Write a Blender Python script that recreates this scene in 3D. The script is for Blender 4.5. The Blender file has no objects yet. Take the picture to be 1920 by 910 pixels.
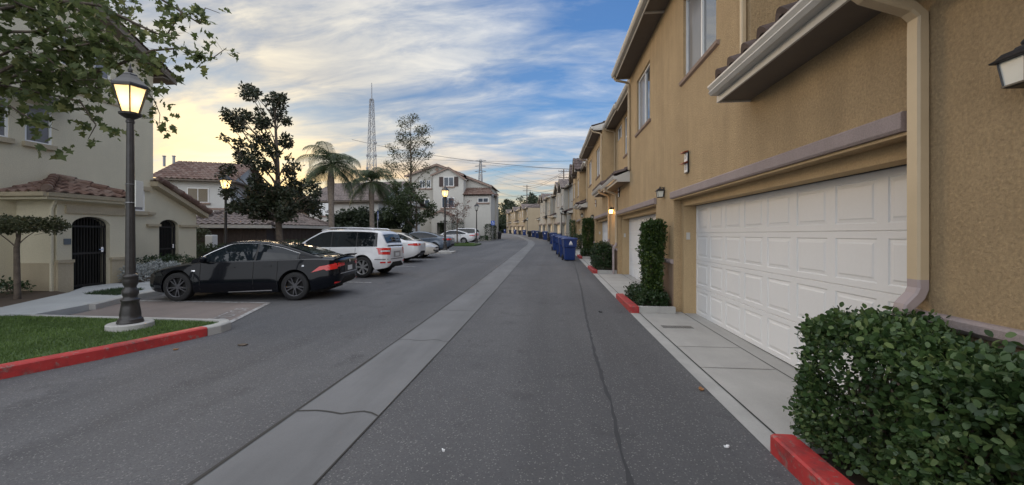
import bpy, bmesh, math, random
import numpy as np
from mathutils import Vector, Matrix
from mathutils.bvhtree import BVHTree

R = math.radians
random.seed(7)
scene = bpy.context.scene
col = scene.collection

# ------------------------------------------------------------------ camera
cam_d = bpy.data.cameras.new('camera')
cam = bpy.data.objects.new('camera', cam_d)
col.objects.link(cam)
cam.location = (0, 0, 1.6)
cam.rotation_euler = (R(90), 0, R(5.38))
cam_d.sensor_width = 36
cam_d.lens = 14.14
cam_d.shift_y = -0.0078
cam_d.clip_start = 0.05
cam_d.clip_end = 3000
scene.camera = cam

# ------------------------------------------------------------------ world
SUN_AZ = R(-39.5)          # from +Y, clockwise towards +X
SUN_EL = R(9)
SKY_STRENGTH = 0.15
world = bpy.data.worlds.new('World')
scene.world = world
world.use_nodes = True
wt = world.node_tree
wt.nodes.clear()


def wn(t, **kw):
    n = wt.nodes.new(t)
    for k, v in kw.items():
        setattr(n, k, v)
    return n


def wmath(op, a, b=None, c=None, clamp=False):
    n = wt.nodes.new('ShaderNodeMath')
    n.operation = op
    n.use_clamp = clamp
    for i, v in enumerate((a, b, c)):
        if v is None:
            continue
        if isinstance(v, (int, float)):
            n.inputs[i].default_value = v
        else:
            wt.links.new(v, n.inputs[i])
    return n.outputs[0]


def wramp(fac, stops, interp='LINEAR'):
    n = wt.nodes.new('ShaderNodeValToRGB')
    n.color_ramp.interpolation = interp
    e = n.color_ramp.elements
    while len(e) < len(stops):
        e.new(0.5)
    for i, (p, c) in enumerate(stops):
        e[i].position = p
        e[i].color = c if len(c) == 4 else (*c, 1)
    wt.links.new(fac, n.inputs[0])
    return n.outputs[0]


def wmix(fac, a, b, mode='MIX'):
    n = wt.nodes.new('ShaderNodeMix')
    n.data_type = 'RGBA'
    n.blend_type = mode
    for sock, v in ((n.inputs[0], fac), (n.inputs[6], a), (n.inputs[7], b)):
        if isinstance(v, (int, float)):
            sock.default_value = v
        elif isinstance(v, tuple):
            sock.default_value = (*v, 1)
        else:
            wt.links.new(v, sock)
    return n.outputs[2]


sky = wn('ShaderNodeTexSky', sky_type='NISHITA', sun_disc=False)
sky.sun_elevation = SUN_EL
sky.sun_rotation = SUN_AZ % (2 * math.pi)
sky.air_density = 1.3
sky.dust_density = 1.2
sky.ozone_density = 5.0
tc = wn('ShaderNodeTexCoord')
sep = wn('ShaderNodeSeparateXYZ')
wt.links.new(tc.outputs['Generated'], sep.inputs[0])
dx, dy, dz = sep.outputs
elev = wmath('MAXIMUM', dz, 0.0)
sunv = (math.sin(SUN_AZ) * math.cos(SUN_EL), math.cos(SUN_AZ) * math.cos(SUN_EL), math.sin(SUN_EL))
dotn = wn('ShaderNodeVectorMath', operation='DOT_PRODUCT')
wt.links.new(tc.outputs['Generated'], dotn.inputs[0])
dotn.inputs[1].default_value = sunv
sd = wmath('MAXIMUM', dotn.outputs['Value'], 0.0)
near_sun = wmath('POWER', sd, 9.0)
very_near = wmath('POWER', sd, 110.0)
# cloud layer: directions spread on a flat layer overhead
den = wmath('ADD', elev, 0.22)
cx = wmath('DIVIDE', dx, den)
cy = wmath('DIVIDE', dy, den)
comb = wn('ShaderNodeCombineXYZ')
wt.links.new(cx, comb.inputs[0])
wt.links.new(cy, comb.inputs[1])
mp = wn('ShaderNodeMapping')
mp.inputs['Rotation'].default_value = (0, 0, R(62))
mp.inputs['Scale'].default_value = (0.55, 1.6, 1)
mp.inputs['Location'].default_value = (3.1, 1.7, 0)
wt.links.new(comb.outputs[0], mp.inputs[0])
n1 = wn('ShaderNodeTexNoise')
n1.inputs['Scale'].default_value = 1.3
n1.inputs['Detail'].default_value = 9
n1.inputs['Roughness'].default_value = 0.56
n1.inputs['Distortion'].default_value = 0.9
wt.links.new(mp.outputs[0], n1.inputs['Vector'])
n2 = wn('ShaderNodeTexNoise')
n2.inputs['Scale'].default_value = 4.2
n2.inputs['Detail'].default_value = 7
n2.inputs['Roughness'].default_value = 0.62
n2.inputs['Distortion'].default_value = 0.5
wt.links.new(mp.outputs[0], n2.inputs['Vector'])
nn = wmath('ADD', wmath('MULTIPLY', n1.outputs[0], 0.75), wmath('MULTIPLY', n2.outputs[0], 0.25))
# clouds thicker towards the horizon; unseen cover behind and overhead is added for light
bias = wmath('MULTIPLY', wmath('SUBTRACT', 0.36, elev), 0.16)
bias2 = wmath('MULTIPLY', near_sun, 0.06)
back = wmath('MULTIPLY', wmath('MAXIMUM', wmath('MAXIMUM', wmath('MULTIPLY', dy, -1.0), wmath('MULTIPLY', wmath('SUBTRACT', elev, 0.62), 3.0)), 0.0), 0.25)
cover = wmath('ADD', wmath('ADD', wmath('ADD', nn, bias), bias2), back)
cmask = wramp(cover, [(0.43, (0.03, 0.03, 0.03)), (0.52, (0.38, 0.38, 0.38)), (0.62, (0.95, 0.95, 0.95))])
# cloud colours
ccol_far = wramp(n2.outputs[0], [(0.3, (0.26, 0.33, 0.44)), (0.7, (0.56, 0.58, 0.61))])
ccol_near = wramp(n2.outputs[0], [(0.3, (0.36, 0.375, 0.40)), (0.65, (0.66, 0.61, 0.51))])
warm = wramp(near_sun, [(0.0, (0, 0, 0)), (0.75, (1, 1, 1))])
ccol = wmix(warm, ccol_far, ccol_near)
low = wramp(elev, [(0.0, (1, 1, 1)), (0.10, (0.75, 0.75, 0.75)), (0.19, (0.15, 0.15, 0.15)), (0.26, (0, 0, 0))])
lowf = wmath('MULTIPLY', low, wmath('POWER', wmath('MULTIPLY', wmath('ADD', dotn.outputs['Value'], 1.0), 0.5), 2.0))
ccol = wmix(lowf, ccol, (0.88, 0.54, 0.18))
ccol = wmix(wmath('MULTIPLY', very_near, 0.8), ccol, (1.5, 1.1, 0.5))
# fill brightness added to the unseen sky overhead and behind the viewer
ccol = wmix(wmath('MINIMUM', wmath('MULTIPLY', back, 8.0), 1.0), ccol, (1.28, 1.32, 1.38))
skyc = wn('ShaderNodeVectorMath', operation='SCALE')
wt.links.new(sky.outputs[0], skyc.inputs[0])
skyc.inputs['Scale'].default_value = SKY_STRENGTH
deep = wmix(1.0, skyc.outputs[0], (0.78, 0.92, 1.12), 'MULTIPLY')
dim = wn('ShaderNodeVectorMath', operation='SCALE')
wt.links.new(deep, dim.inputs[0])
wt.links.new(wmath('SUBTRACT', 1.0, wmath('MULTIPLY', wmath('POWER', sd, 4.0), 0.72)), dim.inputs['Scale'])
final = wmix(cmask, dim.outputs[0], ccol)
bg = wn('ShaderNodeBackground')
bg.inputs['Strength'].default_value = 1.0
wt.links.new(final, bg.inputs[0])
out = wn('ShaderNodeOutputWorld')
wt.links.new(bg.outputs[0], out.inputs[0])

# ------------------------------------------------------------------ sun (low, behind thin cloud)
sl = bpy.data.lights.new('sun', 'SUN')
sl.energy = 1.0
sl.angle = R(22)
sl.color = (1.0, 0.74, 0.45)
so = bpy.data.objects.new('sun', sl)
col.objects.link(so)
so.rotation_euler = Vector((-sunv[0], -sunv[1], -sunv[2])).to_track_quat('-Z', 'Y').to_euler()

scene.view_settings.view_transform = 'Standard'
scene.view_settings.look = 'None'
scene.view_settings.exposure = 0.5
scene.view_settings.gamma = 1.0
scene.render.engine = 'CYCLES'
scene.cycles.use_denoising = True
scene.cycles.max_bounces = 6
scene.cycles.transparent_max_bounces = 8

CS, SN = math.cos(R(5.38)), math.sin(R(5.38))


def at(u, v, d):
    """world point seen at photo pixel (u, v), d metres ahead"""
    a = (u - 960) / 754.0
    return Vector((d * (a * CS - SN), d * (a * SN + CS), 1.6 + (440 - v) * d / 754.0))


def g(y):
    """ground height: the lane climbs gently"""
    if y < 4:
        return 0.0
    if y < 12:
        return 0.0175 * (y - 4) ** 2 / 16
    if y < 120:
        return 0.07 + 0.0175 * (y - 12)
    return 0.07 + 0.0175 * 108


def s_(y):
    """sideways bend of the lane"""
    def integ(y, a, b, k):
        if y <= a:
            return 0
        if y < b:
            return k * (y - a) ** 2 / (2 * (b - a))
        return k * (b - a) / 2 + k * (y - b)
    return integ(y, 38, 56, -0.13) + integ(y, 75, 110, -0.12)


# ------------------------------------------------------------------ materials
def newmat(name):
    m = bpy.data.materials.new(name)
    m.use_nodes = True
    nt = m.node_tree
    b = nt.nodes['Principled BSDF']
    return m, nt, b


def nz(nt, scale, detail=6, rough=0.55, coord='Object', vec=None, mscale=None):
    t = nt.nodes.new('ShaderNodeTexNoise')
    t.inputs['Scale'].default_value = scale
    t.inputs['Detail'].default_value = detail
    t.inputs['Roughness'].default_value = rough
    if vec is None:
        c = nt.nodes.new('ShaderNodeTexCoord')
        vec = c.outputs[coord]
    if mscale:
        mpn = nt.nodes.new('ShaderNodeMapping')
        mpn.inputs['Scale'].default_value = mscale
        nt.links.new(vec, mpn.inputs[0])
        vec = mpn.outputs[0]
    nt.links.new(vec, t.inputs['Vector'])
    return t.outputs[0]


def ramp(nt, fac, stops):
    n = nt.nodes.new('ShaderNodeValToRGB')
    e = n.color_ramp.elements
    while len(e) < len(stops):
        e.new(0.5)
    for i, (p, c) in enumerate(stops):
        e[i].position = p
        e[i].color = (*c, 1)
    nt.links.new(fac, n.inputs[0])
    return n.outputs[0]


def mixc(nt, fac, a, b, mode='MIX'):
    n = nt.nodes.new('ShaderNodeMix')
    n.data_type = 'RGBA'
    n.blend_type = mode
    for sock, v in ((n.inputs[0], fac), (n.inputs[6], a), (n.inputs[7], b)):
        if isinstance(v, (int, float)):
            sock.default_value = v
        elif isinstance(v, tuple):
            sock.default_value = (*v, 1)
        else:
            nt.links.new(v, sock)
    return n.outputs[2]


def bump(nt, b, height, strength, dist=0.01):
    n = nt.nodes.new('ShaderNodeBump')
    n.inputs['Strength'].default_value = strength
    n.inputs['Distance'].default_value = dist
    nt.links.new(height, n.inputs['Height'])
    nt.links.new(n.outputs[0], b.inputs['Normal'])


def mul(c, k):
    return tuple(min(1, x * k) for x in c)


def stucco(name, c, var=0.16, scale=55, bs=0.9, dist=0.012, coord='Object', sk=0.22, grain=0.3):
    m, nt, b = newmat(name)
    big = nz(nt, 0.9, 5, 0.6, coord)
    base = ramp(nt, big, [(0.25, mul(c, 1 - var)), (0.75, mul(c, 1 + var))])
    streak = nz(nt, 1.0, 4, 0.6, coord, mscale=(3, 3, 0.35))
    base = mixc(nt, ramp(nt, streak, [(0.35, (sk, sk, sk)), (0.6, (0, 0, 0))]), base, mul(c, 0.72))
    blot = nz(nt, 2.3, 7, 0.7, coord)
    base = mixc(nt, ramp(nt, blot, [(0.5, (0, 0, 0)), (0.72, (sk * .8, sk * .8, sk * .8))]), base, mul(c, 1.25))
    fine = nz(nt, scale, 6, 0.72, coord)
    base = mixc(nt, ramp(nt, fine, [(0.36, (grain, grain, grain)), (0.52, (0, 0, 0))]), base, mul(c, 0.55))
    base = mixc(nt, ramp(nt, fine, [(0.54, (0, 0, 0)), (0.68, (grain, grain, grain))]), base, mul(c, 1.35))
    nt.links.new(base, b.inputs['Base Color'])
    b.inputs['Roughness'].default_value = 0.92
    b.inputs['Specular IOR Level'].default_value = 0.2
    bump(nt, b, fine, bs, dist)
    return m


def plain(name, c, rough=0.6, metal=0.0, var=0.08, scale=6, coat=0.0, bs=0.0):
    m, nt, b = newmat(name)
    f = nz(nt, scale, 5, 0.6)
    base = ramp(nt, f, [(0.3, mul(c, 1 - var)), (0.7, mul(c, 1 + var))])
    nt.links.new(base, b.inputs['Base Color'])
    b.inputs['Roughness'].default_value = rough
    b.inputs['Metallic'].default_value = metal
    b.inputs['Coat Weight'].default_value = coat
    b.inputs['Coat Roughness'].default_value = 0.04
    if bs:
        f2 = nz(nt, scale * 8, 4, 0.6)
        bump(nt, b, f2, bs, 0.01)
    return m


def glow(name, c, strength):
    m, nt, b = newmat(name)
    b.inputs['Base Color'].default_value = (*c, 1)
    b.inputs['Emission Color'].default_value = (*c, 1)
    b.inputs['Emission Strength'].default_value = strength
    return m


def asphalt_mat():
    m, nt, b = newmat('asphalt')
    co = nt.nodes.new('ShaderNodeTexCoord').outputs['Object']
    big = nz(nt, 0.22, 6, 0.6, vec=co)
    c = ramp(nt, big, [(0.3, (0.072, 0.072, 0.077)), (0.7, (0.125, 0.123, 0.126))])
    # long wear bands along the lane
    wear = nz(nt, 1.0, 4, 0.55, vec=co, mscale=(0.9, 0.06, 1))
    c = mixc(nt, ramp(nt, wear, [(0.40, (0.75, 0.75, 0.75)), (0.6, (0, 0, 0))]), c, (0.066, 0.065, 0.068))
    # stains
    st = nz(nt, 1.7, 5, 0.6, vec=co)
    c = mixc(nt, ramp(nt, st, [(0.58, (0, 0, 0)), (0.74, (0.75, 0.75, 0.75))]), c, (0.045, 0.044, 0.047))
    dr = nz(nt, 7.0, 4, 0.5, vec=co)
    c = mixc(nt, ramp(nt, dr, [(0.70, (0, 0, 0)), (0.74, (0.7, 0.7, 0.7))]), c, (0.035, 0.034, 0.036))
    # aggregate
    v = nt.nodes.new('ShaderNodeTexVoronoi')
    v.inputs['Scale'].default_value = 110
    nt.links.new(co, v.inputs['Vector'])
    sp = nt.nodes.new('ShaderNodeSeparateColor')
    nt.links.new(v.outputs['Color'], sp.inputs[0])
    c = mixc(nt, ramp(nt, sp.outputs[0], [(0.0, (0.55, 0.55, 0.55)), (0.45, (0, 0, 0))]), c, (0.05, 0.05, 0.055))
    c = mixc(nt, ramp(nt, sp.outputs[1], [(0.93, (0, 0, 0)), (0.97, (0.6, 0.6, 0.6))]), c, (0.26, 0.25, 0.24))
    nt.links.new(c, b.inputs['Base Color'])
    b.inputs['Roughness'].default_value = 0.82
    fine = nz(nt, 130, 3, 0.6, vec=co)
    bump(nt, b, fine, 0.7, 0.006)
    return m


def concrete(name, c, scale=0.8, stain=0.4):
    m, nt, b = newmat(name)
    co = nt.nodes.new('ShaderNodeTexCoord').outputs['Object']
    big = nz(nt, scale, 7, 0.62, vec=co)
    cc = ramp(nt, big, [(0.28, mul(c, 0.80)), (0.72, mul(c, 1.14))])
    st = nz(nt, 1.0, 5, 0.6, vec=co, mscale=(2.6, 0.35, 1))
    cc = mixc(nt, ramp(nt, st, [(0.45, (0, 0, 0)), (0.75, (stain, stain, stain))]), cc, mul(c, 0.55))
    fine = nz(nt, 90, 4, 0.7, vec=co)
    cc = mixc(nt, ramp(nt, fine, [(0.3, (0.35, 0.35, 0.35)), (0.5, (0, 0, 0))]), cc, mul(c, 0.6))
    nt.links.new(cc, b.inputs['Base Color'])
    b.inputs['Roughness'].default_value = 0.85
    bump(nt, b, fine, 0.35, 0.004)
    return m


def leafmat(name, c1, c2, transl=0.25, rough=0.5, c3=None):
    m, nt, b = newmat(name)
    geo = nt.nodes.new('ShaderNodeNewGeometry')
    stops = [(0.0, c1), (0.75, c2)]
    if c3:
        stops.append((1.0, c3))
    cc = ramp(nt, geo.outputs['Random Per Island'], stops)
    patch = nz(nt, 1.6, 4, 0.6)
    cc = mixc(nt, ramp(nt, patch, [(0.4, (0.45, 0.45, 0.45)), (0.62, (0, 0, 0))]), cc, mul(c1, 0.7))
    nt.links.new(cc, b.inputs['Base Color'])
    b.inputs['Roughness'].default_value = rough
    tr = nt.nodes.new('ShaderNodeBsdfTranslucent')
    nt.links.new(cc, tr.inputs[0])
    ms = nt.nodes.new('ShaderNodeMixShader')
    ms.inputs[0].default_value = transl
    o = nt.nodes['Material Output']
    nt.links.new(b.outputs[0], ms.inputs[1])
    nt.links.new(tr.outputs[0], ms.inputs[2])
    nt.links.new(ms.outputs[0], o.inputs[0])
    return m


def glassmat(name, c=(0.03, 0.035, 0.04), rough=0.03, ior=1.7):
    m, nt, b = newmat(name)
    f = nz(nt, 0.7, 3, 0.5)
    cc = ramp(nt, f, [(0.35, mul(c, 0.7)), (0.65, mul(c, 1.3))])
    nt.links.new(cc, b.inputs['Base Color'])
    b.inputs['Roughness'].default_value = rough
    b.inputs['IOR'].default_value = ior
    w = nz(nt, 1.2, 2, 0.5)
    bump(nt, b, w, 0.05, 0.02)
    return m


M = {}
M['asphalt'] = asphalt_mat()
M['tar'] = plain('tar', (0.035, 0.035, 0.038), 0.7)
M['gutter_conc'] = concrete('gutter_concrete', (0.165, 0.165, 0.168), 0.6, 0.6)
M['drive_conc'] = concrete('drive_concrete', (0.40, 0.385, 0.36), 0.7, 0.25)
M['walk_conc'] = concrete('walk_concrete', (0.37, 0.38, 0.38), 0.7, 0.25)
M['kerb'] = concrete('kerb_concrete', (0.40, 0.39, 0.37), 1.5, 0.35)
M['soil'] = concrete('soil', (0.075, 0.052, 0.035), 2.5, 0.5)
M['earth'] = concrete('earth', (0.10, 0.09, 0.06), 0.05, 0.4)
M['paver'] = concrete('paver', (0.20, 0.165, 0.15), 0.8, 0.35)
M['joint'] = plain('joint', (0.045, 0.042, 0.038), 0.9)
M['grass_base'] = concrete('turf', (0.05, 0.09, 0.025), 2.5, 0.4)


def redpaint():
    m, nt, b = newmat('red_kerb_paint')
    f = nz(nt, 3, 6, 0.65)
    cc = ramp(nt, f, [(0.3, (0.34, 0.020, 0.022)), (0.7, (0.47, 0.038, 0.034))])
    w = nz(nt, 14, 7, 0.75)
    cc = mixc(nt, ramp(nt, w, [(0.55, (0, 0, 0)), (0.62, (0.8, 0.8, 0.8))]), cc, (0.24, 0.15, 0.13))
    sc_ = nz(nt, 5, 6, 0.7)
    cc = mixc(nt, ramp(nt, sc_, [(0.52, (0, 0, 0)), (0.70, (0.7, 0.7, 0.7))]), cc, (0.10, 0.03, 0.03))
    nt.links.new(cc, b.inputs['Base Color'])
    b.inputs['Roughness'].default_value = 0.6
    bump(nt, b, w, 0.3, 0.006)
    return m


M['red'] = redpaint()


def wornwhite():
    m, nt, b = newmat('worn_white_paint')
    w = nz(nt, 9, 7, 0.75)
    cc = ramp(nt, w, [(0.42, (0.42, 0.42, 0.42)), (0.58, (0.2, 0.18, 0.17))])
    nt.links.new(cc, b.inputs['Base Color'])
    b.inputs['Roughness'].default_value = 0.8
    return m


M['wpaint'] = wornwhite()
M['tan'] = stucco('tan_stucco', (0.500, 0.362, 0.208), 0.13, 46, 1.0, 0.024, sk=0.5, grain=0.5)
M['tan_trim'] = stucco('tan_trim_stucco', (0.48, 0.35, 0.20), 0.08, 70, 0.5)
M['tanfar'] = stucco('far_tan_stucco', (0.36, 0.29, 0.20), 0.08, sk=0.1)
M['gold'] = stucco('golden_stucco', (0.58, 0.44, 0.24), 0.12, 38, 1.0, 0.016)
M['brown'] = stucco('brown_stucco', (0.26, 0.18, 0.125), 0.1)
M['mauve'] = stucco('mauve_trim', (0.335, 0.275, 0.262), 0.12, 80, 0.5, sk=0.3)
M['sillbrown'] = plain('sill_brown', (0.26, 0.185, 0.15), 0.8, bs=0.2)
M['cream'] = stucco('cream_stucco', (0.60, 0.55, 0.42), 0.06, 45, 0.6, sk=0.12)
M['creamdado'] = stucco('cream_dado', (0.42, 0.36, 0.26), 0.08, 45, 0.6)
M['greywall'] = stucco('grey_stucco', (0.40, 0.385, 0.345), 0.08, sk=0.08)
M['whitewall'] = stucco('white_stucco', (0.50, 0.485, 0.445), 0.05, sk=0.08)
M['farwhite'] = stucco('pale_stucco', (0.56, 0.56, 0.54), 0.05, sk=0.08)
M['peach'] = stucco('peach_stucco', (0.55, 0.36, 0.22), 0.05)
M['tile'] = None
M['white_door'] = stucco('white_door_paint', (0.76, 0.745, 0.72), 0.02, 30, 0.02, 0.001, sk=0.04, grain=0.03)
M['white_door'].node_tree.nodes['Principled BSDF'].inputs['Roughness'].default_value = 0.5
M['tan_door'] = plain('tan_door_paint', (0.52, 0.45, 0.34), 0.5, var=0.03)
M['wframe'] = plain('white_vinyl', (0.75, 0.75, 0.74), 0.4, var=0.02)
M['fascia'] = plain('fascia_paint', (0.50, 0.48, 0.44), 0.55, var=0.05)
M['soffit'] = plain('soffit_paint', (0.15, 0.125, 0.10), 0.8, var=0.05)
M['gutter'] = plain('gutter_metal', (0.52, 0.50, 0.46), 0.4, var=0.05)
M['spout'] = plain('spout_tan', (0.50, 0.39, 0.25), 0.5, var=0.05)
M['spoutm'] = plain('spout_mauve', (0.36, 0.29, 0.28), 0.6, var=0.05)
M['pane'] = glassmat('window_glass', (0.05, 0.06, 0.07), 0.03, 3.2)
M['blind'] = glassmat('window_screen', (0.16, 0.16, 0.17), 0.2, 1.6)
M['black'] = plain('black_metal', (0.018, 0.018, 0.02), 0.45, var=0.2)
M['iron'] = plain('iron_gate', (0.020, 0.019, 0.018), 0.6, var=0.2)
M['postmetal'] = plain('lamp_post_paint', (0.030, 0.027, 0.026), 0.38, var=0.3, scale=14)
M['frost'] = plain('frosted_glass', (0.66, 0.66, 0.6), 0.25, var=0.03)
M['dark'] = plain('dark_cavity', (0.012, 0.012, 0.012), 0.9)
M['bark'] = plain('bark', (0.11, 0.085, 0.065), 0.9, var=0.35, scale=12, bs=0.8)
M['palmbark'] = plain('palm_bark', (0.22, 0.18, 0.145), 0.9, var=0.3, scale=9, bs=0.8)
M['fence'] = plain('brown_fence', (0.055, 0.040, 0.033), 0.8, var=0.2)
M['plaque'] = plain('plaque', (0.10, 0.12, 0.14), 0.5)
M['bin'] = plain('blue_bin_plastic', (0.008, 0.030, 0.14), 0.42, var=0.1)
M['binblack'] = plain('black_bin_plastic', (0.012, 0.013, 0.016), 0.45, var=0.1)
M['rubber'] = plain('rubber', (0.014, 0.014, 0.015), 0.8)
M['alloy'] = plain('alloy', (0.55, 0.55, 0.57), 0.3, metal=0.8, var=0.04)
M['alloydark'] = plain('dark_alloy', (0.10, 0.10, 0.11), 0.35, metal=0.7, var=0.04)
M['chrome'] = plain('chrome', (0.75, 0.75, 0.77), 0.12, metal=1.0, var=0.02)
M['carglass'] = glassmat('car_glass', (0.010, 0.014, 0.018), 0.02, 1.5)
M['tail'] = plain('red_lens', (0.55, 0.012, 0.012), 0.15, coat=0.6)
M['lens'] = plain('clear_lens', (0.55, 0.57, 0.6), 0.12, coat=0.6)
M['plate'] = plain('licence_plate', (0.62, 0.63, 0.64), 0.5)
M['paint_black'] = plain('black_car_paint', (0.004, 0.005, 0.008), 0.2, coat=0.5)
M['paint_black'].node_tree.nodes['Principled BSDF'].inputs['Specular IOR Level'].default_value = 0.08
M['paint_black'].node_tree.nodes['Principled BSDF'].inputs['Coat IOR'].default_value = 1.38
M['paint_white'] = plain('white_car_paint', (0.66, 0.66, 0.67), 0.3, coat=0.8, var=0.01)
M['paint_gray'] = plain('grey_car_paint', (0.075, 0.10, 0.14), 0.28, metal=0.3, coat=0.8, var=0.02)
M['paint_beige'] = plain('beige_car_paint', (0.50, 0.47, 0.42), 0.3, coat=0.8, var=0.02)
M['blue'] = plain('sign_blue', (0.03, 0.10, 0.42), 0.5)
M['signwhite'] = plain('sign_white', (0.8, 0.8, 0.8), 0.5)
M['shutter'] = plain('shutter_brown', (0.06, 0.04, 0.035), 0.7)
M['copper'] = plain('copper_trim', (0.22, 0.05, 0.03), 0.35, metal=0.6)
M['steel'] = plain('galvanised_steel', (0.30, 0.30, 0.31), 0.5, metal=0.4)
M['wood'] = plain('utility_pole_wood', (0.11, 0.085, 0.07), 0.9)
M['farpane'] = glassmat('far_window_glass', (0.05, 0.065, 0.085), 0.1, 1.5)
M['lampglow'] = None


def tilemat(name, ca, cb, cc_):
    m, nt, b = newmat(name)
    v = nt.nodes.new('ShaderNodeTexVoronoi')
    v.inputs['Scale'].default_value = 3.0
    co = nt.nodes.new('ShaderNodeTexCoord').outputs['Object']
    nt.links.new(co, v.inputs['Vector'])
    sp = nt.nodes.new('ShaderNodeSeparateColor')
    nt.links.new(v.outputs['Color'], sp.inputs[0])
    c = ramp(nt, sp.outputs[0], [(0.1, ca), (0.5, cb), (0.9, cc_)])
    f = nz(nt, 9, 6, 0.7, vec=co)
    c = mixc(nt, ramp(nt, f, [(0.35, (0.5, 0.5, 0.5)), (0.6, (0, 0, 0))]), c, mul(ca, 0.55))
    nt.links.new(c, b.inputs['Base Color'])
    b.inputs['Roughness'].default_value = 0.85
    bump(nt, b, f, 0.4, 0.01)
    return m


M['tile'] = tilemat('terracotta_tile', (0.115, 0.066, 0.050), (0.17, 0.098, 0.073), (0.21, 0.15, 0.12))
M['tilegrey'] = tilemat('weathered_tile', (0.135, 0.11, 0.10), (0.185, 0.145, 0.13), (0.23, 0.185, 0.165))
M['tiledark'] = tilemat('dark_tile', (0.06, 0.04, 0.035), (0.10, 0.065, 0.055), (0.13, 0.095, 0.085))
M['leaf_hedge'] = leafmat('hedge_leaf', (0.028, 0.062, 0.020), (0.085, 0.150, 0.045), 0.25, 0.48, (0.18, 0.24, 0.08))
M['leaf_col'] = leafmat('column_shrub_leaf', (0.022, 0.05, 0.012), (0.06, 0.105, 0.022), 0.25, 0.5, (0.14, 0.19, 0.03))
M['leaf_low'] = leafmat('low_shrub_leaf', (0.018, 0.042, 0.014), (0.045, 0.08, 0.026), 0.2, 0.45)
M['leaf_mag'] = leafmat('magnolia_leaf', (0.022, 0.032, 0.015), (0.050, 0.062, 0.028), 0.15, 0.5, (0.08, 0.055, 0.03))
M['leaf_syc'] = leafmat('sycamore_leaf', (0.075, 0.105, 0.035), (0.16, 0.20, 0.07), 0.5, 0.6, (0.26, 0.27, 0.10))
M['leaf_dark'] = leafmat('dark_leaf', (0.020, 0.032, 0.016), (0.045, 0.062, 0.026), 0.2, 0.6)
M['leaf_olive'] = leafmat('olive_leaf', (0.045, 0.055, 0.025), (0.085, 0.095, 0.04), 0.3, 0.6, (0.13, 0.11, 0.05))
M['leaf_bush'] = leafmat('bushy_tree_leaf', (0.030, 0.048, 0.018), (0.065, 0.090, 0.030), 0.25, 0.6)
M['leaf_pink'] = leafmat('reddish_leaf', (0.15, 0.085, 0.07), (0.26, 0.16, 0.13), 0.3, 0.6)
M['leaf_silver'] = leafmat('silver_leaf', (0.24, 0.26, 0.26), (0.42, 0.44, 0.43), 0.1, 0.8)
M['leaf_palm'] = leafmat('palm_frond', (0.030, 0.048, 0.016), (0.075, 0.105, 0.035), 0.3, 0.5)
M['leaf_grass'] = leafmat('grass_blade', (0.075, 0.13, 0.03), (0.15, 0.23, 0.06), 0.35, 0.6)
M['leaf_dry'] = plain('dry_leaf', (0.28, 0.13, 0.05), 0.8)


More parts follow.
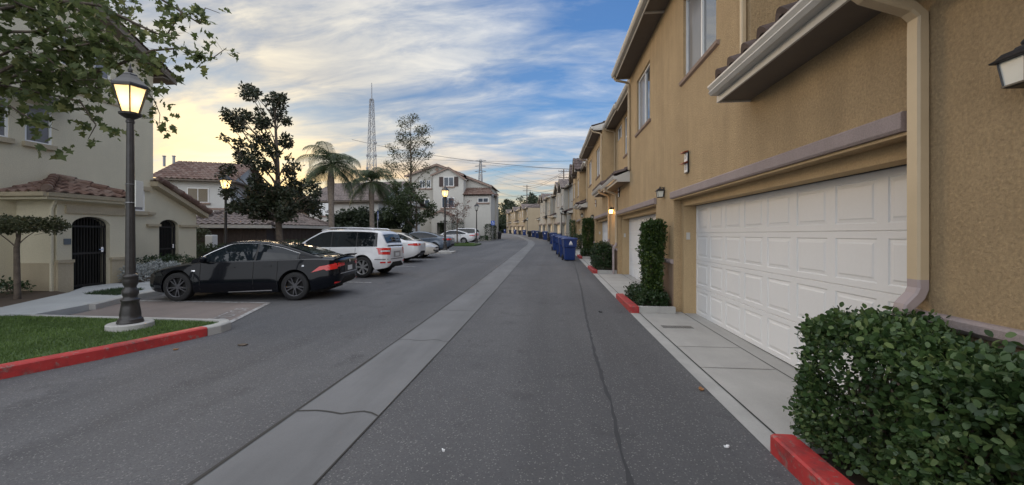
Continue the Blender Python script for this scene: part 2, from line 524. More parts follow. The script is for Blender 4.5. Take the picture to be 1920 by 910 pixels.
# ------------------------------------------------------------------ mesh helpers
class MB:
    def __init__(s):
        s.v, s.f, s.m = [], [], []
        s.mats = []
        s.cur = 0

    def mat(s, name):
        mm = M[name]
        if mm not in s.mats:
            s.mats.append(mm)
        s.cur = s.mats.index(mm)
        return s

    def poly(s, pts):
        i = len(s.v)
        s.v += [tuple(p) for p in pts]
        s.f.append(tuple(range(i, i + len(pts))))
        s.m.append(s.cur)

    def box(s, a, b):
        x0, y0, z0 = a
        x1, y1, z1 = b
        if x0 > x1: x0, x1 = x1, x0
        if y0 > y1: y0, y1 = y1, y0
        if z0 > z1: z0, z1 = z1, z0
        i = len(s.v)
        s.v += [(x0, y0, z0), (x1, y0, z0), (x1, y1, z0), (x0, y1, z0), (x0, y0, z1), (x1, y0, z1), (x1, y1, z1), (x0, y1, z1)]
        for f in ((0, 3, 2, 1), (4, 5, 6, 7), (0, 1, 5, 4), (1, 2, 6, 5), (2, 3, 7, 6), (3, 0, 4, 7)):
            s.f.append(tuple(i + k for k in f))
            s.m.append(s.cur)
        return s

    def bbox(s, a, b, bev=0.01):
        """box with a chamfered outline (upright edges and top)"""
        x0, y0, z0 = a
        x1, y1, z1 = b
        rings = []
        for z, i in ((z0, 0), (z1 - bev, 0), (z1, bev)):
            k = bev
            rings.append([(x0 + i + k, y0 + i, z), (x1 - i - k, y0 + i, z), (x1 - i, y0 + i + k, z), (x1 - i, y1 - i - k, z),
                          (x1 - i - k, y1 - i, z), (x0 + i + k, y1 - i, z), (x0 + i, y1 - i - k, z), (x0 + i, y0 + i + k, z)])
        s.loft(rings, True, True, True)
        return s

    def loft(s, rings, closed=True, cap0=False, cap1=False, mats=None):
        n = len(rings[0])
        i = len(s.v)
        for r in rings:
            s.v += [tuple(p) for p in r]
        for a in range(len(rings) - 1):
            for b in range(n if closed else n - 1):
                c = (b + 1) % n
                s.f.append((i + a * n + b, i + a * n + c, i + (a + 1) * n + c, i + (a + 1) * n + b))
                s.m.append(s.cur if mats is None else mats(a, b))
        if cap0:
            s.f.append(tuple(i + b for b in range(n))[::-1])
            s.m.append(s.cur)
        if cap1:
            k = i + (len(rings) - 1) * n
            s.f.append(tuple(k + b for b in range(n)))
            s.m.append(s.cur)
        return s

    def tube(s, pts, rad, n=8, caps=True):
        pts = [Vector(p) for p in pts]
        if not isinstance(rad, (list, tuple)):
            rad = [rad] * len(pts)
        rings = []
        up = Vector((0, 0, 1))
        prev = None
        for k, p in enumerate(pts):
            d = (pts[min(k + 1, len(pts) - 1)] - pts[max(k - 1, 0)])
            if d.length < 1e-9:
                d = Vector((0, 0, 1))
            d.normalize()
            if prev is None:
                a = d.cross(up)
                if a.length < 0.1:
                    a = d.cross(Vector((1, 0, 0)))
            else:
                a = prev - d * prev.dot(d)
            a.normalize()
            prev = a
            b = d.cross(a)
            rings.append([p + (a * math.cos(2 * math.pi * j / n) + b * math.sin(2 * math.pi * j / n)) * rad[k] for j in range(n)])
        s.loft(rings, True, caps, caps)
        return s

    def lathe(s, prof, c=(0, 0, 0), n=20, axis='z', caps=True):
        rings = []
        for r, z in prof:
            ring = []
            for j in range(n):
                a = 2 * math.pi * j / n
                if axis == 'z':
                    ring.append((c[0] + r * math.cos(a), c[1] + r * math.sin(a), c[2] + z))
                elif axis == 'y':
                    ring.append((c[0] + r * math.cos(a), c[1] + z, c[2] + r * math.sin(a)))
                else:
                    ring.append((c[0] + z, c[1] + r * math.cos(a), c[2] + r * math.sin(a)))
            rings.append(ring)
        s.loft(rings, True, caps, caps)
        return s

    def extr(s, prof, p0, p1, ax, ay):
        """profile [(a, b)] in axes ax, ay swept from p0 to p1, capped"""
        p0, p1, ax, ay = Vector(p0), Vector(p1), Vector(ax), Vector(ay)
        s.loft([[p0 + ax * a + ay * b for a, b in prof], [p1 + ax * a + ay * b for a, b in prof]], True, True, True)
        return s

    def wall(s, o, d, s0, s1, z0, z1, holes=(), n=(0, 0, 0), depth=0.0):
        """flat wall through o along d, between s0..s1 and z0..z1, with rectangular holes; reveals go along n by depth"""
        o, d, n = Vector(o), Vector(d), Vector(n)
        ss = sorted({s0, s1, *[h[0] for h in holes], *[h[1] for h in holes]})
        zz = sorted({z0, z1, *[h[2] for h in holes], *[h[3] for h in holes]})
        ss = [a for a in ss if s0 <= a <= s1]
        zz = [a for a in zz if z0 <= a <= z1]
        P = lambda a, z: o + d * a + Vector((0, 0, z))
        for a, b in zip(ss, ss[1:]):
            for e, f in zip(zz, zz[1:]):
                ca, cz = (a + b) / 2, (e + f) / 2
                if any(h[0] < ca < h[1] and h[2] < cz < h[3] for h in holes):
                    continue
                s.poly([P(a, e), P(b, e), P(b, f), P(a, f)])
        if depth:
            q = n * depth
            for h in holes:
                a, b, e, f = h[:4]
                for p, r in ((P(a, e), P(a, f)), (P(b, f), P(b, e)), (P(a, f), P(b, f)), (P(b, e), P(a, e))):
                    s.poly([p, r, r + q, p + q])
        return s

    def tiles(s, o, along, up, wid, ln, pitch=0.30, course=0.38, amp=0.045, seg=6, lo=None):
        """barrel tiles: o eave corner, along the eave, up the slope; lo(s)->(t0,t1) fraction clip for hips"""
        o, along, up = Vector(o), Vector(along).normalized(), Vector(up).normalized()
        nrm = along.cross(up).normalized()
        if nrm.z < 0:
            nrm = -nrm
        nc = max(1, int(round(wid / pitch)))
        nr = max(1, int(round(ln / course)))
        cols = nc * seg
        for r in range(nr):
            t0, t1 = r * ln / nr, (r + 1) * ln / nr + 0.02
            i = len(s.v)
            for (t, hgt) in ((t0, 0.0), (t0, 0.035), (t1, 0.0)):
                for c in range(cols + 1):
                    a = wid * c / cols
                    ph = (c % seg) / seg
                    w = amp * math.sin(math.pi * ph / 0.62) if ph < 0.62 else -amp * 0.35 * math.sin(math.pi * (ph - 0.62) / 0.38)
                    tt = t
                    aa = a
                    if lo:
                        l0, l1 = lo(t / ln)
                        aa = min(max(a, l0 * wid), l1 * wid)
                    s.v.append(tuple(o + along * aa + up * tt + nrm * (hgt + (w if hgt or t == t1 else w * 0.6))))
            for k in range(2):
                for c in range(cols):
                    q = i + k * (cols + 1) + c
                    s.f.append((q, q + 1, q + cols + 2, q + cols + 1))
                    s.m.append(s.cur)
        return s

    def build(s, name, mat=None, parent=None, smooth=False, loc=None):
        me = bpy.data.meshes.new(name)
        me.from_pydata(s.v, [], s.f)
        if mat:
            me.materials.append(M[mat] if isinstance(mat, str) else mat)
        else:
            for mm in s.mats:
                me.materials.append(mm)
            me.polygons.foreach_set('material_index', s.m)
        if smooth:
            me.polygons.foreach_set('use_smooth', [True] * len(me.polygons))
        me.update()
        o = bpy.data.objects.new(name, me)
        col.objects.link(o)
        if parent:
            o.parent = parent
        if loc:
            o.location = loc
        return o


def fixn(o):
    bm = bmesh.new()
    bm.from_mesh(o.data)
    bmesh.ops.recalc_face_normals(bm, faces=bm.faces)
    bm.to_mesh(o.data)
    bm.free()
    return o


def tag(o, label=None, cat=None, group=None, kind=None):
    if label: o['label'] = label
    if cat: o['category'] = cat
    if group: o['group'] = group
    if kind: o['kind'] = kind
    return o


def thing(name, label, cat, loc=(0, 0, 0), rz=0, group=None):
    o = bpy.data.objects.new(name, None)
    o.empty_display_size = 0.2
    col.objects.link(o)
    o.location = loc
    o.rotation_euler = (0, 0, rz)
    return tag(o, label, cat, group)


def kids(o):
    return [c for c in bpy.data.objects if c.parent == o]


def dup(root, loc, rz=0, label=None, group=None, scale=None):
    r = root.copy()
    col.objects.link(r)
    r.location = loc
    r.rotation_euler = (0, 0, rz)
    if label: r['label'] = label
    if group: r['group'] = group
    if scale: r.scale = (scale,) * 3 if isinstance(scale, (int, float)) else scale
    for ch in kids(root):
        c = ch.copy()
        col.objects.link(c)
        c.parent = r
        for q in kids(ch):
            d = q.copy()
            col.objects.link(d)
            d.parent = c
    return r


def npmesh(name, V, F, mat, parent=None, nper=4, smooth=False):
    """V (n,3), F (m,nper)"""
    me = bpy.data.meshes.new(name)
    me.vertices.add(len(V))
    me.vertices.foreach_set('co', np.asarray(V, dtype=np.float32).ravel())
    m = len(F)
    me.loops.add(m * nper)
    me.loops.foreach_set('vertex_index', np.asarray(F, dtype=np.int32).ravel())
    me.polygons.add(m)
    me.polygons.foreach_set('loop_start', np.arange(m, dtype=np.int32) * nper)
    if smooth:
        me.polygons.foreach_set('use_smooth', [True] * m)
    me.materials.append(M[mat])
    me.update(calc_edges=True)
    o = bpy.data.objects.new(name, me)
    col.objects.link(o)
    if parent:
        o.parent = parent
    return o


rng = np.random.default_rng(11)
OVAL = np.array([(0, 0, 0), (0.5, 0.30, 0.06), (1, 0, 0), (0.5, -0.30, 0.06)])
OVAL6 = np.array([(0, 0, 0), (0.22, 0.24, 0.07), (0.55, 0.35, 0.07), (0.85, 0.22, 0.02), (1, 0, -0.06), (0.85, -0.22, 0.02), (0.55, -0.35, 0.07), (0.22, -0.24, 0.07)])
PALM7 = np.array([(0, 0, 0), (0.12, 0.42, 0.04), (0.38, 0.22, 0.03), (0.52, 0.52, 0.02), (0.66, 0.2, 0.0), (1.0, 0.0, -0.06), (0.66, -0.2, 0.0), (0.52, -0.52, 0.02), (0.38, -0.22, 0.03), (0.12, -0.42, 0.04)])


def leaves(P, size, shape=OVAL, D=None, up=0.35, spread=1.0):
    """leaf polygons at points P; D optional main directions"""
    n = len(P)
    d = rng.normal(size=(n, 3))
    if D is not None:
        d = D + d * spread * 0.6
    d /= np.linalg.norm(d, axis=1)[:, None] + 1e-9
    u = rng.normal(size=(n, 3)) + np.array([0, 0, up * 3])
    b = np.cross(u, d)
    b /= np.linalg.norm(b, axis=1)[:, None] + 1e-9
    c = np.cross(d, b)
    sz = size * rng.uniform(0.5, 1.45, n)
    k = len(shape)
    V = P[:, None, :] + sz[:, None, None] * (shape[None, :, 0, None] * d[:, None, :] + shape[None, :, 1, None] * b[:, None, :] + shape[None, :, 2, None] * c[:, None, :])
    F = np.arange(n * k).reshape(n, k)
    return V.reshape(-1, 3), F


def blob_points(c, r, n, shell=0.55):
    d = rng.normal(size=(n, 3))
    d /= np.linalg.norm(d, axis=1)[:, None]
    rad = (shell + (1 - shell) * rng.random(n) ** 0.7)
    lump = 1 + 0.18 * np.sin(d[:, 0] * 5 + c[0] * 3) * np.cos(d[:, 2] * 4 + c[1])
    return np.array(c) + d * rad[:, None] * lump[:, None] * np.array(r), d


def clumpy(c, r, n, k=9, sub=0.42, shell=0.3):
    """points gathered in k sub-clumps inside the ellipsoid c, r"""
    cs, _ = blob_points(c, np.array(r) * 0.8, k, 0.35)
    P, D = [], []
    for q in cs:
        p, d = blob_points(q, np.array(r) * sub * rng.uniform(0.7, 1.2), n // k, shell)
        P.append(p)
        D.append(d)
    return np.vstack(P), np.vstack(D)


def limb(mb, a, b, r0, r1, bend=0.12, n=6):
    a, b = Vector(a), Vector(b)
    L = (b - a).length
    off = Vector((random.uniform(-1, 1), random.uniform(-1, 1), random.uniform(-0.2, 0.6))) * L * bend
    pts = [a.lerp(b, t) + off * math.sin(math.pi * t) for t in [i / n for i in range(n + 1)]]
    mb.tube(pts, [r0 + (r1 - r0) * i / n for i in range(n + 1)], 6)


def tree(name, label, cat, loc, trunk, clumps, leaf, lsize, nleaf, bark='bark', group=None, shape=OVAL, twigs=1, k=9, sub=0.42, lean=(0, 0)):
    """trunk (height to fork, top height, r); clumps [(x, y, z, rx, ry, rz)] relative to the base"""
    t = thing(name, label, cat, loc, 0, group)
    h0, h1, r = trunk
    mb = MB()
    top = Vector((lean[0], lean[1], h1))
    pts = [Vector((0, 0, -0.1)), Vector((0.02, 0, 0.15)), Vector((lean[0] * 0.3, lean[1] * 0.3, h0)), Vector((lean[0] * 0.6, lean[1] * 0.6 + 0.05, (h0 + h1) / 2)), top]
    mb.tube(pts, [r * 1.35, r * 1.05, r * 0.9, r * 0.55, r * 0.15], 9)
    for (x, y, z, rx, ry, rz) in clumps:
        zz = max(h0, min(h1, z - 0.9 * math.hypot(x, y) - 0.3))
        f = 0 if h1 == 0 else zz / h1
        a = (lean[0] * f, lean[1] * f, zz)
        limb(mb, a, (x, y, z), r * 0.35 * (1.1 - f * 0.6), r * 0.07)
        for q in range(twigs):
            e = (x + random.uniform(-1, 1) * rx * 0.8, y + random.uniform(-1, 1) * ry * 0.8, z + random.uniform(-0.6, 1) * rz * 0.8)
            limb(mb, Vector(a).lerp(Vector((x, y, z)), random.uniform(0.5, 0.9)), e, r * 0.09, r * 0.02, n=4)
    mb.build('trunk', bark, t, smooth=True)
    tot = sum(c[3] * c[4] + c[3] * c[5] for c in clumps)
    VV, FF, o = [], [], 0
    for (x, y, z, rx, ry, rz) in clumps:
        n = max(20, int(nleaf * (rx * ry + rx * rz) / tot))
        P, D = clumpy((x, y, z), (rx, ry, rz), n, k, sub)
        V, F = leaves(P, lsize, shape, D)
        VV.append(V)
        FF.append(F + o)
        o += len(V)
    npmesh('crown', np.vstack(VV), np.vstack(FF), leaf, t, len(shape))
    return t


# ================================================================== SETTING
def ribbon(name, xa, xb, y0, y1, dz, mat, step=1.0, bend=True, nx=1, kind='structure', parent=None):
    mb = MB()
    n = max(1, int(math.ceil((y1 - y0) / step)))
    for i in range(n):
        a, b = y0 + (y1 - y0) * i / n, y0 + (y1 - y0) * (i + 1) / n
        sa, sb = (s_(a), s_(b)) if bend else (0, 0)
        for j in range(nx):
            f0, f1 = j / nx, (j + 1) / nx
            X = lambda y, f, s: (xa(y) if callable(xa) else xa) * (1 - f) + (xb(y) if callable(xb) else xb) * f + s
            mb.poly([(X(a, f0, sa), a, g(a) + dz), (X(a, f1, sa), a, g(a) + dz), (X(b, f1, sb), b, g(b) + dz), (X(b, f0, sb), b, g(b) + dz)])
    o = mb.build(name, mat, parent)
    if kind and not parent:
        o['kind'] = kind
    return o


def flat(name, pts, dz, mat, parent=None, kind='structure', thick=0.0):
    """sheet through ground points following the lane's climb"""
    mb = MB()
    top = [(x, y, g(y) + dz) for x, y in pts]
    a = sum((p[0] * q[1] - q[0] * p[1]) for p, q in zip(pts, pts[1:] + pts[:1]))
    if a < 0:
        top = top[::-1]
    mb.poly(top)
    if thick:
        for p, q in zip(top, top[1:] + top[:1]):
            mb.poly([(p[0], p[1], p[2] - thick), (q[0], q[1], q[2] - thick), q, p])
    o = mb.build(name, mat, parent)
    if kind and not parent:
        o['kind'] = kind
    return o


# terrain
ys = [-700, -100, -30, -10] + list(range(0, 134, 4)) + [160, 240, 400, 800, 1500]
xs = [-1500, -500, -150, -60, -20, 0, 20, 60, 150, 500, 1500]
mb = MB()
for a, b in zip(ys, ys[1:]):
    for c, d in zip(xs, xs[1:]):
        mb.poly([(c, a, g(a) - 0.05), (d, a, g(a) - 0.05), (d, b, g(b) - 0.05), (c, b, g(b) - 0.05)])
mb.build('ground', 'earth')['kind'] = 'structure'
ribbon('road', lambda y: -11.0 if y < 52 else -7.0, 1.61, -24, 170, 0.0, 'asphalt', 1.0, nx=4)
gs = ribbon('concrete_gutter', -2.28, -1.50, -10, 150, 0.004, 'gutter_conc', 1.0)
jm = MB()
yy = 3.45 - 2.35 * 5
k = 0
while yy < 90:
    a = yy + random.uniform(-0.15, 0.15)
    n = 9
    w = 0.007 if k % 3 else 0.005
    if abs(yy - 3.45) < 0.1:
        w = 0.011
    P = [(-2.28 + 0.78 * i / n + s_(a), a + 0.05 * math.sin(i * 1.3 + k) * (i / n) + random.uniform(-0.012, 0.012)) for i in range(n + 1)]
    for p, q in zip(P, P[1:]):
        jm.poly([(p[0], p[1] - w, g(p[1]) + 0.008), (q[0], q[1] - w, g(q[1]) + 0.008), (q[0], q[1] + w, g(q[1]) + 0.008), (p[0], p[1] + w, g(p[1]) + 0.008)])
    yy += 2.35
    k += 1
jm.build('joint', 'joint', gs)
for x, w in ((-2.285, 0.011), (-1.497, 0.005)):
    e = MB()
    y = -8.0
    r2 = random.Random(3)
    wa = w
    while y < 80:
        wb = w * r2.uniform(0.5, 1.6)
        y2 = y + 0.35
        e.poly([(x - wa + s_(y), y, g(y) + 0.0085), (x + wa + s_(y), y, g(y) + 0.0085), (x + wb + s_(y2), y2, g(y2) + 0.0085), (x - wb + s_(y2), y2, g(y2) + 0.0085)])
        wa = wb
        y = y2
    e.build('joint', 'joint', gs)
# wandering crack on the right of the lane
cp = [(0.42, 0.2), (0.47, 1.2), (0.50, 2.0), (0.515, 2.8), (0.57, 3.8), (0.60, 5.4), (0.70, 8.0), (0.86, 11.0), (1.02, 15), (1.18, 20), (1.22, 26)]
cm = MB()
r2 = random.Random(5)
pp = []
for (x0, y0), (x1, y1) in zip(cp, cp[1:]):
    n = max(2, int((y1 - y0) / 0.12))
    for i in range(n):
        f = i / n
        pp.append((x0 + (x1 - x0) * f + r2.uniform(-0.010, 0.010), y0 + (y1 - y0) * f, r2.uniform(0.006, 0.024)))
for p, q in zip(pp, pp[1:]):
    cm.poly([(p[0] - p[2], p[1], g(p[1]) + 0.004), (p[0] + p[2], p[1], g(p[1]) + 0.004), (q[0] + q[2], q[1], g(q[1]) + 0.004), (q[0] - q[2], q[1], g(q[1]) + 0.004)])
o = cm.build('road_crack', 'tar')
o['kind'] = 'structure'

band = ribbon('drain_band', 1.61, 1.785, -8, 120, 0.004, 'kerb', 1.0)
drive = ribbon('driveway', 1.785, 3.2, -8, 120, 0.008, 'drive_conc', 1.0)
jj = MB()
for x, w in ((1.787, 0.007), (2.66, 0.006)):
    for y in range(-6, 60):
        jj.poly([(x - w + s_(y), y, g(y) + 0.012), (x + w + s_(y), y, g(y) + 0.012), (x + w + s_(y + 1), y + 1, g(y + 1) + 0.012), (x - w + s_(y + 1), y + 1, g(y + 1) + 0.012)])
for y in (1.0, 3.15, 5.0, 5.9, 10.1, 12.6, 14.0, 17.9, 20.2, 22.4):
    jj.poly([(1.79, y - .005, g(y) + 0.0125), (2.64, y - .005, g(y) + 0.0125), (2.64, y + .005, g(y) + 0.0125), (1.79, y + .005, g(y) + 0.0125)])
jj.build('joint', 'joint', drive)

# ---- left lawn, sidewalk, parking pad
front = [(-9.2, -6.0), (-8.2, -2.5), (-7.35, 0.2), (-6.62, 2.3), (-6.03, 3.88), (-5.70, 4.70), (-5.36, 5.85)]


def kerb_run(name, pts, w, h, mat, label=None, side=-1, nose=0.02):
    """kerb whose road face runs along pts; body lies to the left (-1) of travel"""
    mb = MB()
    rings = []
    for i, p in enumerate(pts):
        a, b = pts[max(0, i - 1)], pts[min(len(pts) - 1, i + 1)]
        d = Vector((b[0] - a[0], b[1] - a[1], 0)).normalized()
        n = Vector((-d.y, d.x, 0)) * (-side)
        P = Vector((p[0], p[1], g(p[1])))
        up = Vector((0, 0, 1))
        rings.append([P - up * 0.1, P + n * 0.008 + up * (h - nose), P + n * (0.008 + nose * 0.7) + up * (h - nose * .25), P + n * (nose + 0.02) + up * h, P + n * w + up * h, P + n * w - up * 0.1])
    mb.loft(rings, True, True, True)
    o = fixn(mb.build(name, mat))
    if label:
        tag(o, label, 'kerb')
    else:
        o['kind'] = 'structure'
    return o


def fine(pts, st=0.5):
    out = []
    for a, b in zip(pts, pts[1:]):
        n = max(1, int(math.hypot(b[0] - a[0], b[1] - a[1]) / st))
        out += [(a[0] + (b[0] - a[0]) * i / n, a[1] + (b[1] - a[1]) * i / n) for i in range(n)]
    return out + [pts[-1]]


tag(kerb_run('red_kerb', fine(front), 0.16, 0.14, 'red', side=-1), 'long red painted kerb along the front of the green lawn', 'kerb')
tag(kerb_run('concrete_kerb', [(-5.36, 5.86), (-5.30, 6.05), (-5.34, 6.30), (-5.52, 6.47), (-5.9, 6.50)], 0.17, 0.135, 'kerb', side=-1),
    'bare concrete kerb corner at the end of the red lawn kerb', 'kerb')
tag(kerb_run('concrete_kerb', fine([(-5.9, 6.50), (-9.45, 6.56)]), 0.13, 0.13, 'kerb', side=-1), 'pale concrete kerb between the lawn and the parking pad', 'kerb')
tag(kerb_run('concrete_kerb', fine([(-9.5, 7.6), (-9.95, 8.7), (-10.6, 13.0), (-10.9, 26), (-11.1, 50)], 1.5), 0.15, 0.13, 'kerb', side=-1), 'concrete kerb in front of the noses of the parked cars', 'kerb')

lawn_pts = [(x - 0.13, y) for x, y in front] + [(-5.5, 6.30), (-5.95, 6.40), (-9.45, 6.44), (-9.9, 6.42), (-12.5, 5.4), (-16, 3.5), (-16, -6)]
flat('lawn', lawn_pts, 0.115, 'grass_base')
flat('sidewalk', [(-9.45, 6.56), (-9.62, 7.6), (-10.1, 8.7), (-10.75, 13.0), (-11.05, 26), (-11.25, 50), (-12.2, 50), (-12.2, 26), (-12.1, 13.2), (-12.75, 12.9), (-12.75, 9.9), (-12.0, 9.0), (-11.0, 7.1), (-13, 6.3), (-16, 5.2), (-16, 3.6), (-12.5, 5.5), (-9.9, 6.5)], 0.125, 'walk_conc', thick=0.15)
pad = flat('parking_pad', [(-5.65, 6.52), (-6.38, 8.62), (-9.95, 8.60), (-9.45, 7.4), (-9.3, 6.56)], 0.006, 'paver')


def stripe(name, a, b, w, parent=None, dz=0.011):
    a, b = Vector((*a, 0)), Vector((*b, 0))
    d = (b - a).normalized()
    n = Vector((-d.y, d.x, 0)) * w / 2
    mb = MB()
    N = max(1, int((b - a).length / 0.5))
    for i in range(N):
        p, q = a.lerp(b, i / N), a.lerp(b, (i + 1) / N)
        pts = [p - n, q - n, q + n, p + n]
        mb.poly([(t.x, t.y, g(t.y) + dz) for t in pts])
    return mb.build(name, 'wpaint', parent)


pm = thing('parking_marking', 'worn white outline and faded lettering painted on the brownish parking pad', 'road marking')
stripe('line', (-5.70, 6.60), (-6.42, 8.66), 0.10, pm)
stripe('line', (-6.42, 8.66), (-9.9, 8.66), 0.09, pm)
for k, (y, x0) in enumerate(((12.2, -5.6), (17.3, -5.9), (21.1, -6.1), (25.0, -6.4), (30.9, -6.8))):
    o = stripe('parking_line', (x0, y), (x0 - 4.6, y + 0.5), 0.10)
    tag(o, ['white stripe between black sedan and white estate', 'white stripe between the white estate and the white sedan', 'white stripe between the white sedan and the beige coupe', 'white stripe behind the beige coupe, before the lamp post', 'white stripe beyond the grey sedan'][k], 'road marking', 'parking bay stripes')


def text_mesh(name, s, size, mat, parent=None, extrude=0.0):
    cu = bpy.data.curves.new(name, 'FONT')
    cu.body = s
    cu.size = size
    cu.extrude = extrude
    cu.align_x = 'CENTER'
    cu.align_y = 'CENTER'
    tmp = bpy.data.objects.new('tmp', cu)
    col.objects.link(tmp)
    me = bpy.data.meshes.new_from_object(tmp.evaluated_get(bpy.context.evaluated_depsgraph_get()))
    bpy.data.objects.remove(tmp)
    me.materials.clear()
    me.materials.append(M[mat])
    o = bpy.data.objects.new(name, me)
    col.objects.link(o)
    if parent:
        o.parent = parent
    return o


tx = text_mesh('lettering', 'VISITOR', 0.42, 'wpaint', pm)
tx.location = (-6.32, 7.5, g(7.5) + 0.012)
tx.rotation_euler = (0, 0, R(90 + 19))
tx.scale = (0.85, 1.0, 1)

# grass blades on the near lawn
def in_poly(x, y, pts):
    c = False
    j = len(pts) - 1
    for i in range(len(pts)):
        xi, yi = pts[i]
        xj, yj = pts[j]
        if (yi > y) != (yj > y) and x < (xj - xi) * (y - yi) / (yj - yi) + xi:
            c = not c
        j = i
    return c


def grass(name, pts, n, h, z, mat='leaf_grass'):
    xsn = [p[0] for p in pts]
    ysn = [p[1] for p in pts]
    P = []
    while len(P) < n:
        x, y = random.uniform(min(xsn), max(xsn)), random.uniform(min(ysn), max(ysn))
        if in_poly(x, y, pts):
            P.append((x, y, g(y) + z))
    P = np.array(P)
    n = len(P)
    a = rng.uniform(0, 6.28, n)
    hh = h * rng.uniform(0.5, 1.3, n)
    w = 0.006 + 0.002 * rng.random(n)
    dx_ = np.stack([np.cos(a) * w, np.sin(a) * w, 0 * a], 1)
    tip = P + np.stack([rng.normal(0, 0.4, n) * hh, rng.normal(0, 0.4, n) * hh, hh], 1)
    V = np.stack([P - dx_, P + dx_, tip], 1).reshape(-1, 3)
    F = np.arange(3 * n).reshape(n, 3)
    o = npmesh(name, V, F, mat, None, 3)
    return o


tag(grass('grass', [(-5.55, 5.85), (-5.6, 6.25), (-9.6, 6.4), (-11.5, 5.8), (-10.5, 3.0), (-7.3, 2.0), (-6.25, 3.9)], 52000, 0.042, 0.11), kind='stuff')
flat('grass_island', [(-7.0, 37.0), (-7.0, 40.8), (-10.6, 40.8), (-10.6, 37.0)], 0.13, 'grass_base', thick=0.2)
tag(grass('grass', [(-7.1, 37.1), (-7.1, 40.7), (-10.5, 40.7), (-10.5, 37.1)], 5000, 0.09, 0.13), kind='stuff')
tag(grass('grass', [(-10.2, 8.6), (-10.5, 9.5), (-11.3, 9.6), (-11.2, 8.7)], 2500, 0.08, 0.12, 'leaf_low'), kind='stuff')
flat('lamp_island', [(-6.5, 26.2), (-6.5, 27.6), (-10.6, 27.6), (-10.6, 26.2)], 0.12, 'kerb', thick=0.2)
flat('planting_bed', [(-12.2, 13.2), (-12.2, 50), (-19, 50), (-19, 13.2)], 0.10, 'soil')
flat('planting_bed', [(-11.05, 7.2), (-12.0, 9.0), (-12.75, 9.3), (-15, 9.3), (-16, 5.4), (-13, 6.45)], 0.10, 'soil')
flat('planting_bed', [(-12.12, 10.7), (-12.12, 13.2), (-12.85, 13.2), (-14.1, 13.2), (-14.1, 12), (-12.85, 10.7)], 0.135, 'soil')
# white stop bar and speed marks far down the lane
for (x, y, w) in ((-0.8, 38, 1.6), (-3.2, 60, 2.2)):
    pass
tag(stripe('stop_line', (-2.9, 66), (-0.2, 66), 0.45), 'short white bar painted across the lane far ahead', 'road marking')

# litter on the asphalt
for i, (x, y, r, mt, lb) in enumerate((
        (1.32, 3.15, 0.020, 'signwhite', 'small white scrap lying right of the long asphalt crack'),
        (1.55, 4.30, 0.045, 'leaf_dry', 'curled brown leaf lying at the driveway edge'),
        (-0.78, 2.90, 0.014, 'signwhite', 'pale pebble beside the concrete gutter'),
        (-5.15, 5.1, 0.03, 'leaf_dry', 'dry leaf beside the red lawn kerb'),
        (1.02, 8.3, 0.05, 'tar', 'dark scrap on the asphalt between crack and red kerb'),
        (-4.4, 5.4, 0.07, 'bark', 'thin twig lying on the asphalt near the lawn kerb'))):
    lm = MB()
    n = 9
    ring = [(r * (1 + 0.25 * math.sin(3 * a + i)) * math.cos(a), r * 0.6 * math.sin(a), 0.006 + 0.012 * abs(math.sin(a * 1.5 + i))) for a in [2 * math.pi * k / n for k in range(n)]]
    lm.loft([[(p[0] * 0.8, p[1] * 0.8, 0.0) for p in ring], ring], True, True, False)
    lm.loft([ring, [(0, 0, 0.012)] * n], True)
    o = lm.build('leaf_litter', mt, None, loc=(x, y, g(y) + 0.005))
    o.rotation_euler.z = i * 1.3
    tag(o, lb, 'litter')

# ================================================================== TOWNHOUSES (right row)
LU = 7.15          # unit length
WALLX = 2.51
GUT = [(0, 0), (-0.085, 0.0), (-0.115, 0.035), (-0.10, 0.06), (-0.125, 0.10), (-0.125, 0.12), (-0.105, 0.12), (-0.105, 0.11), (0, 0.11)]


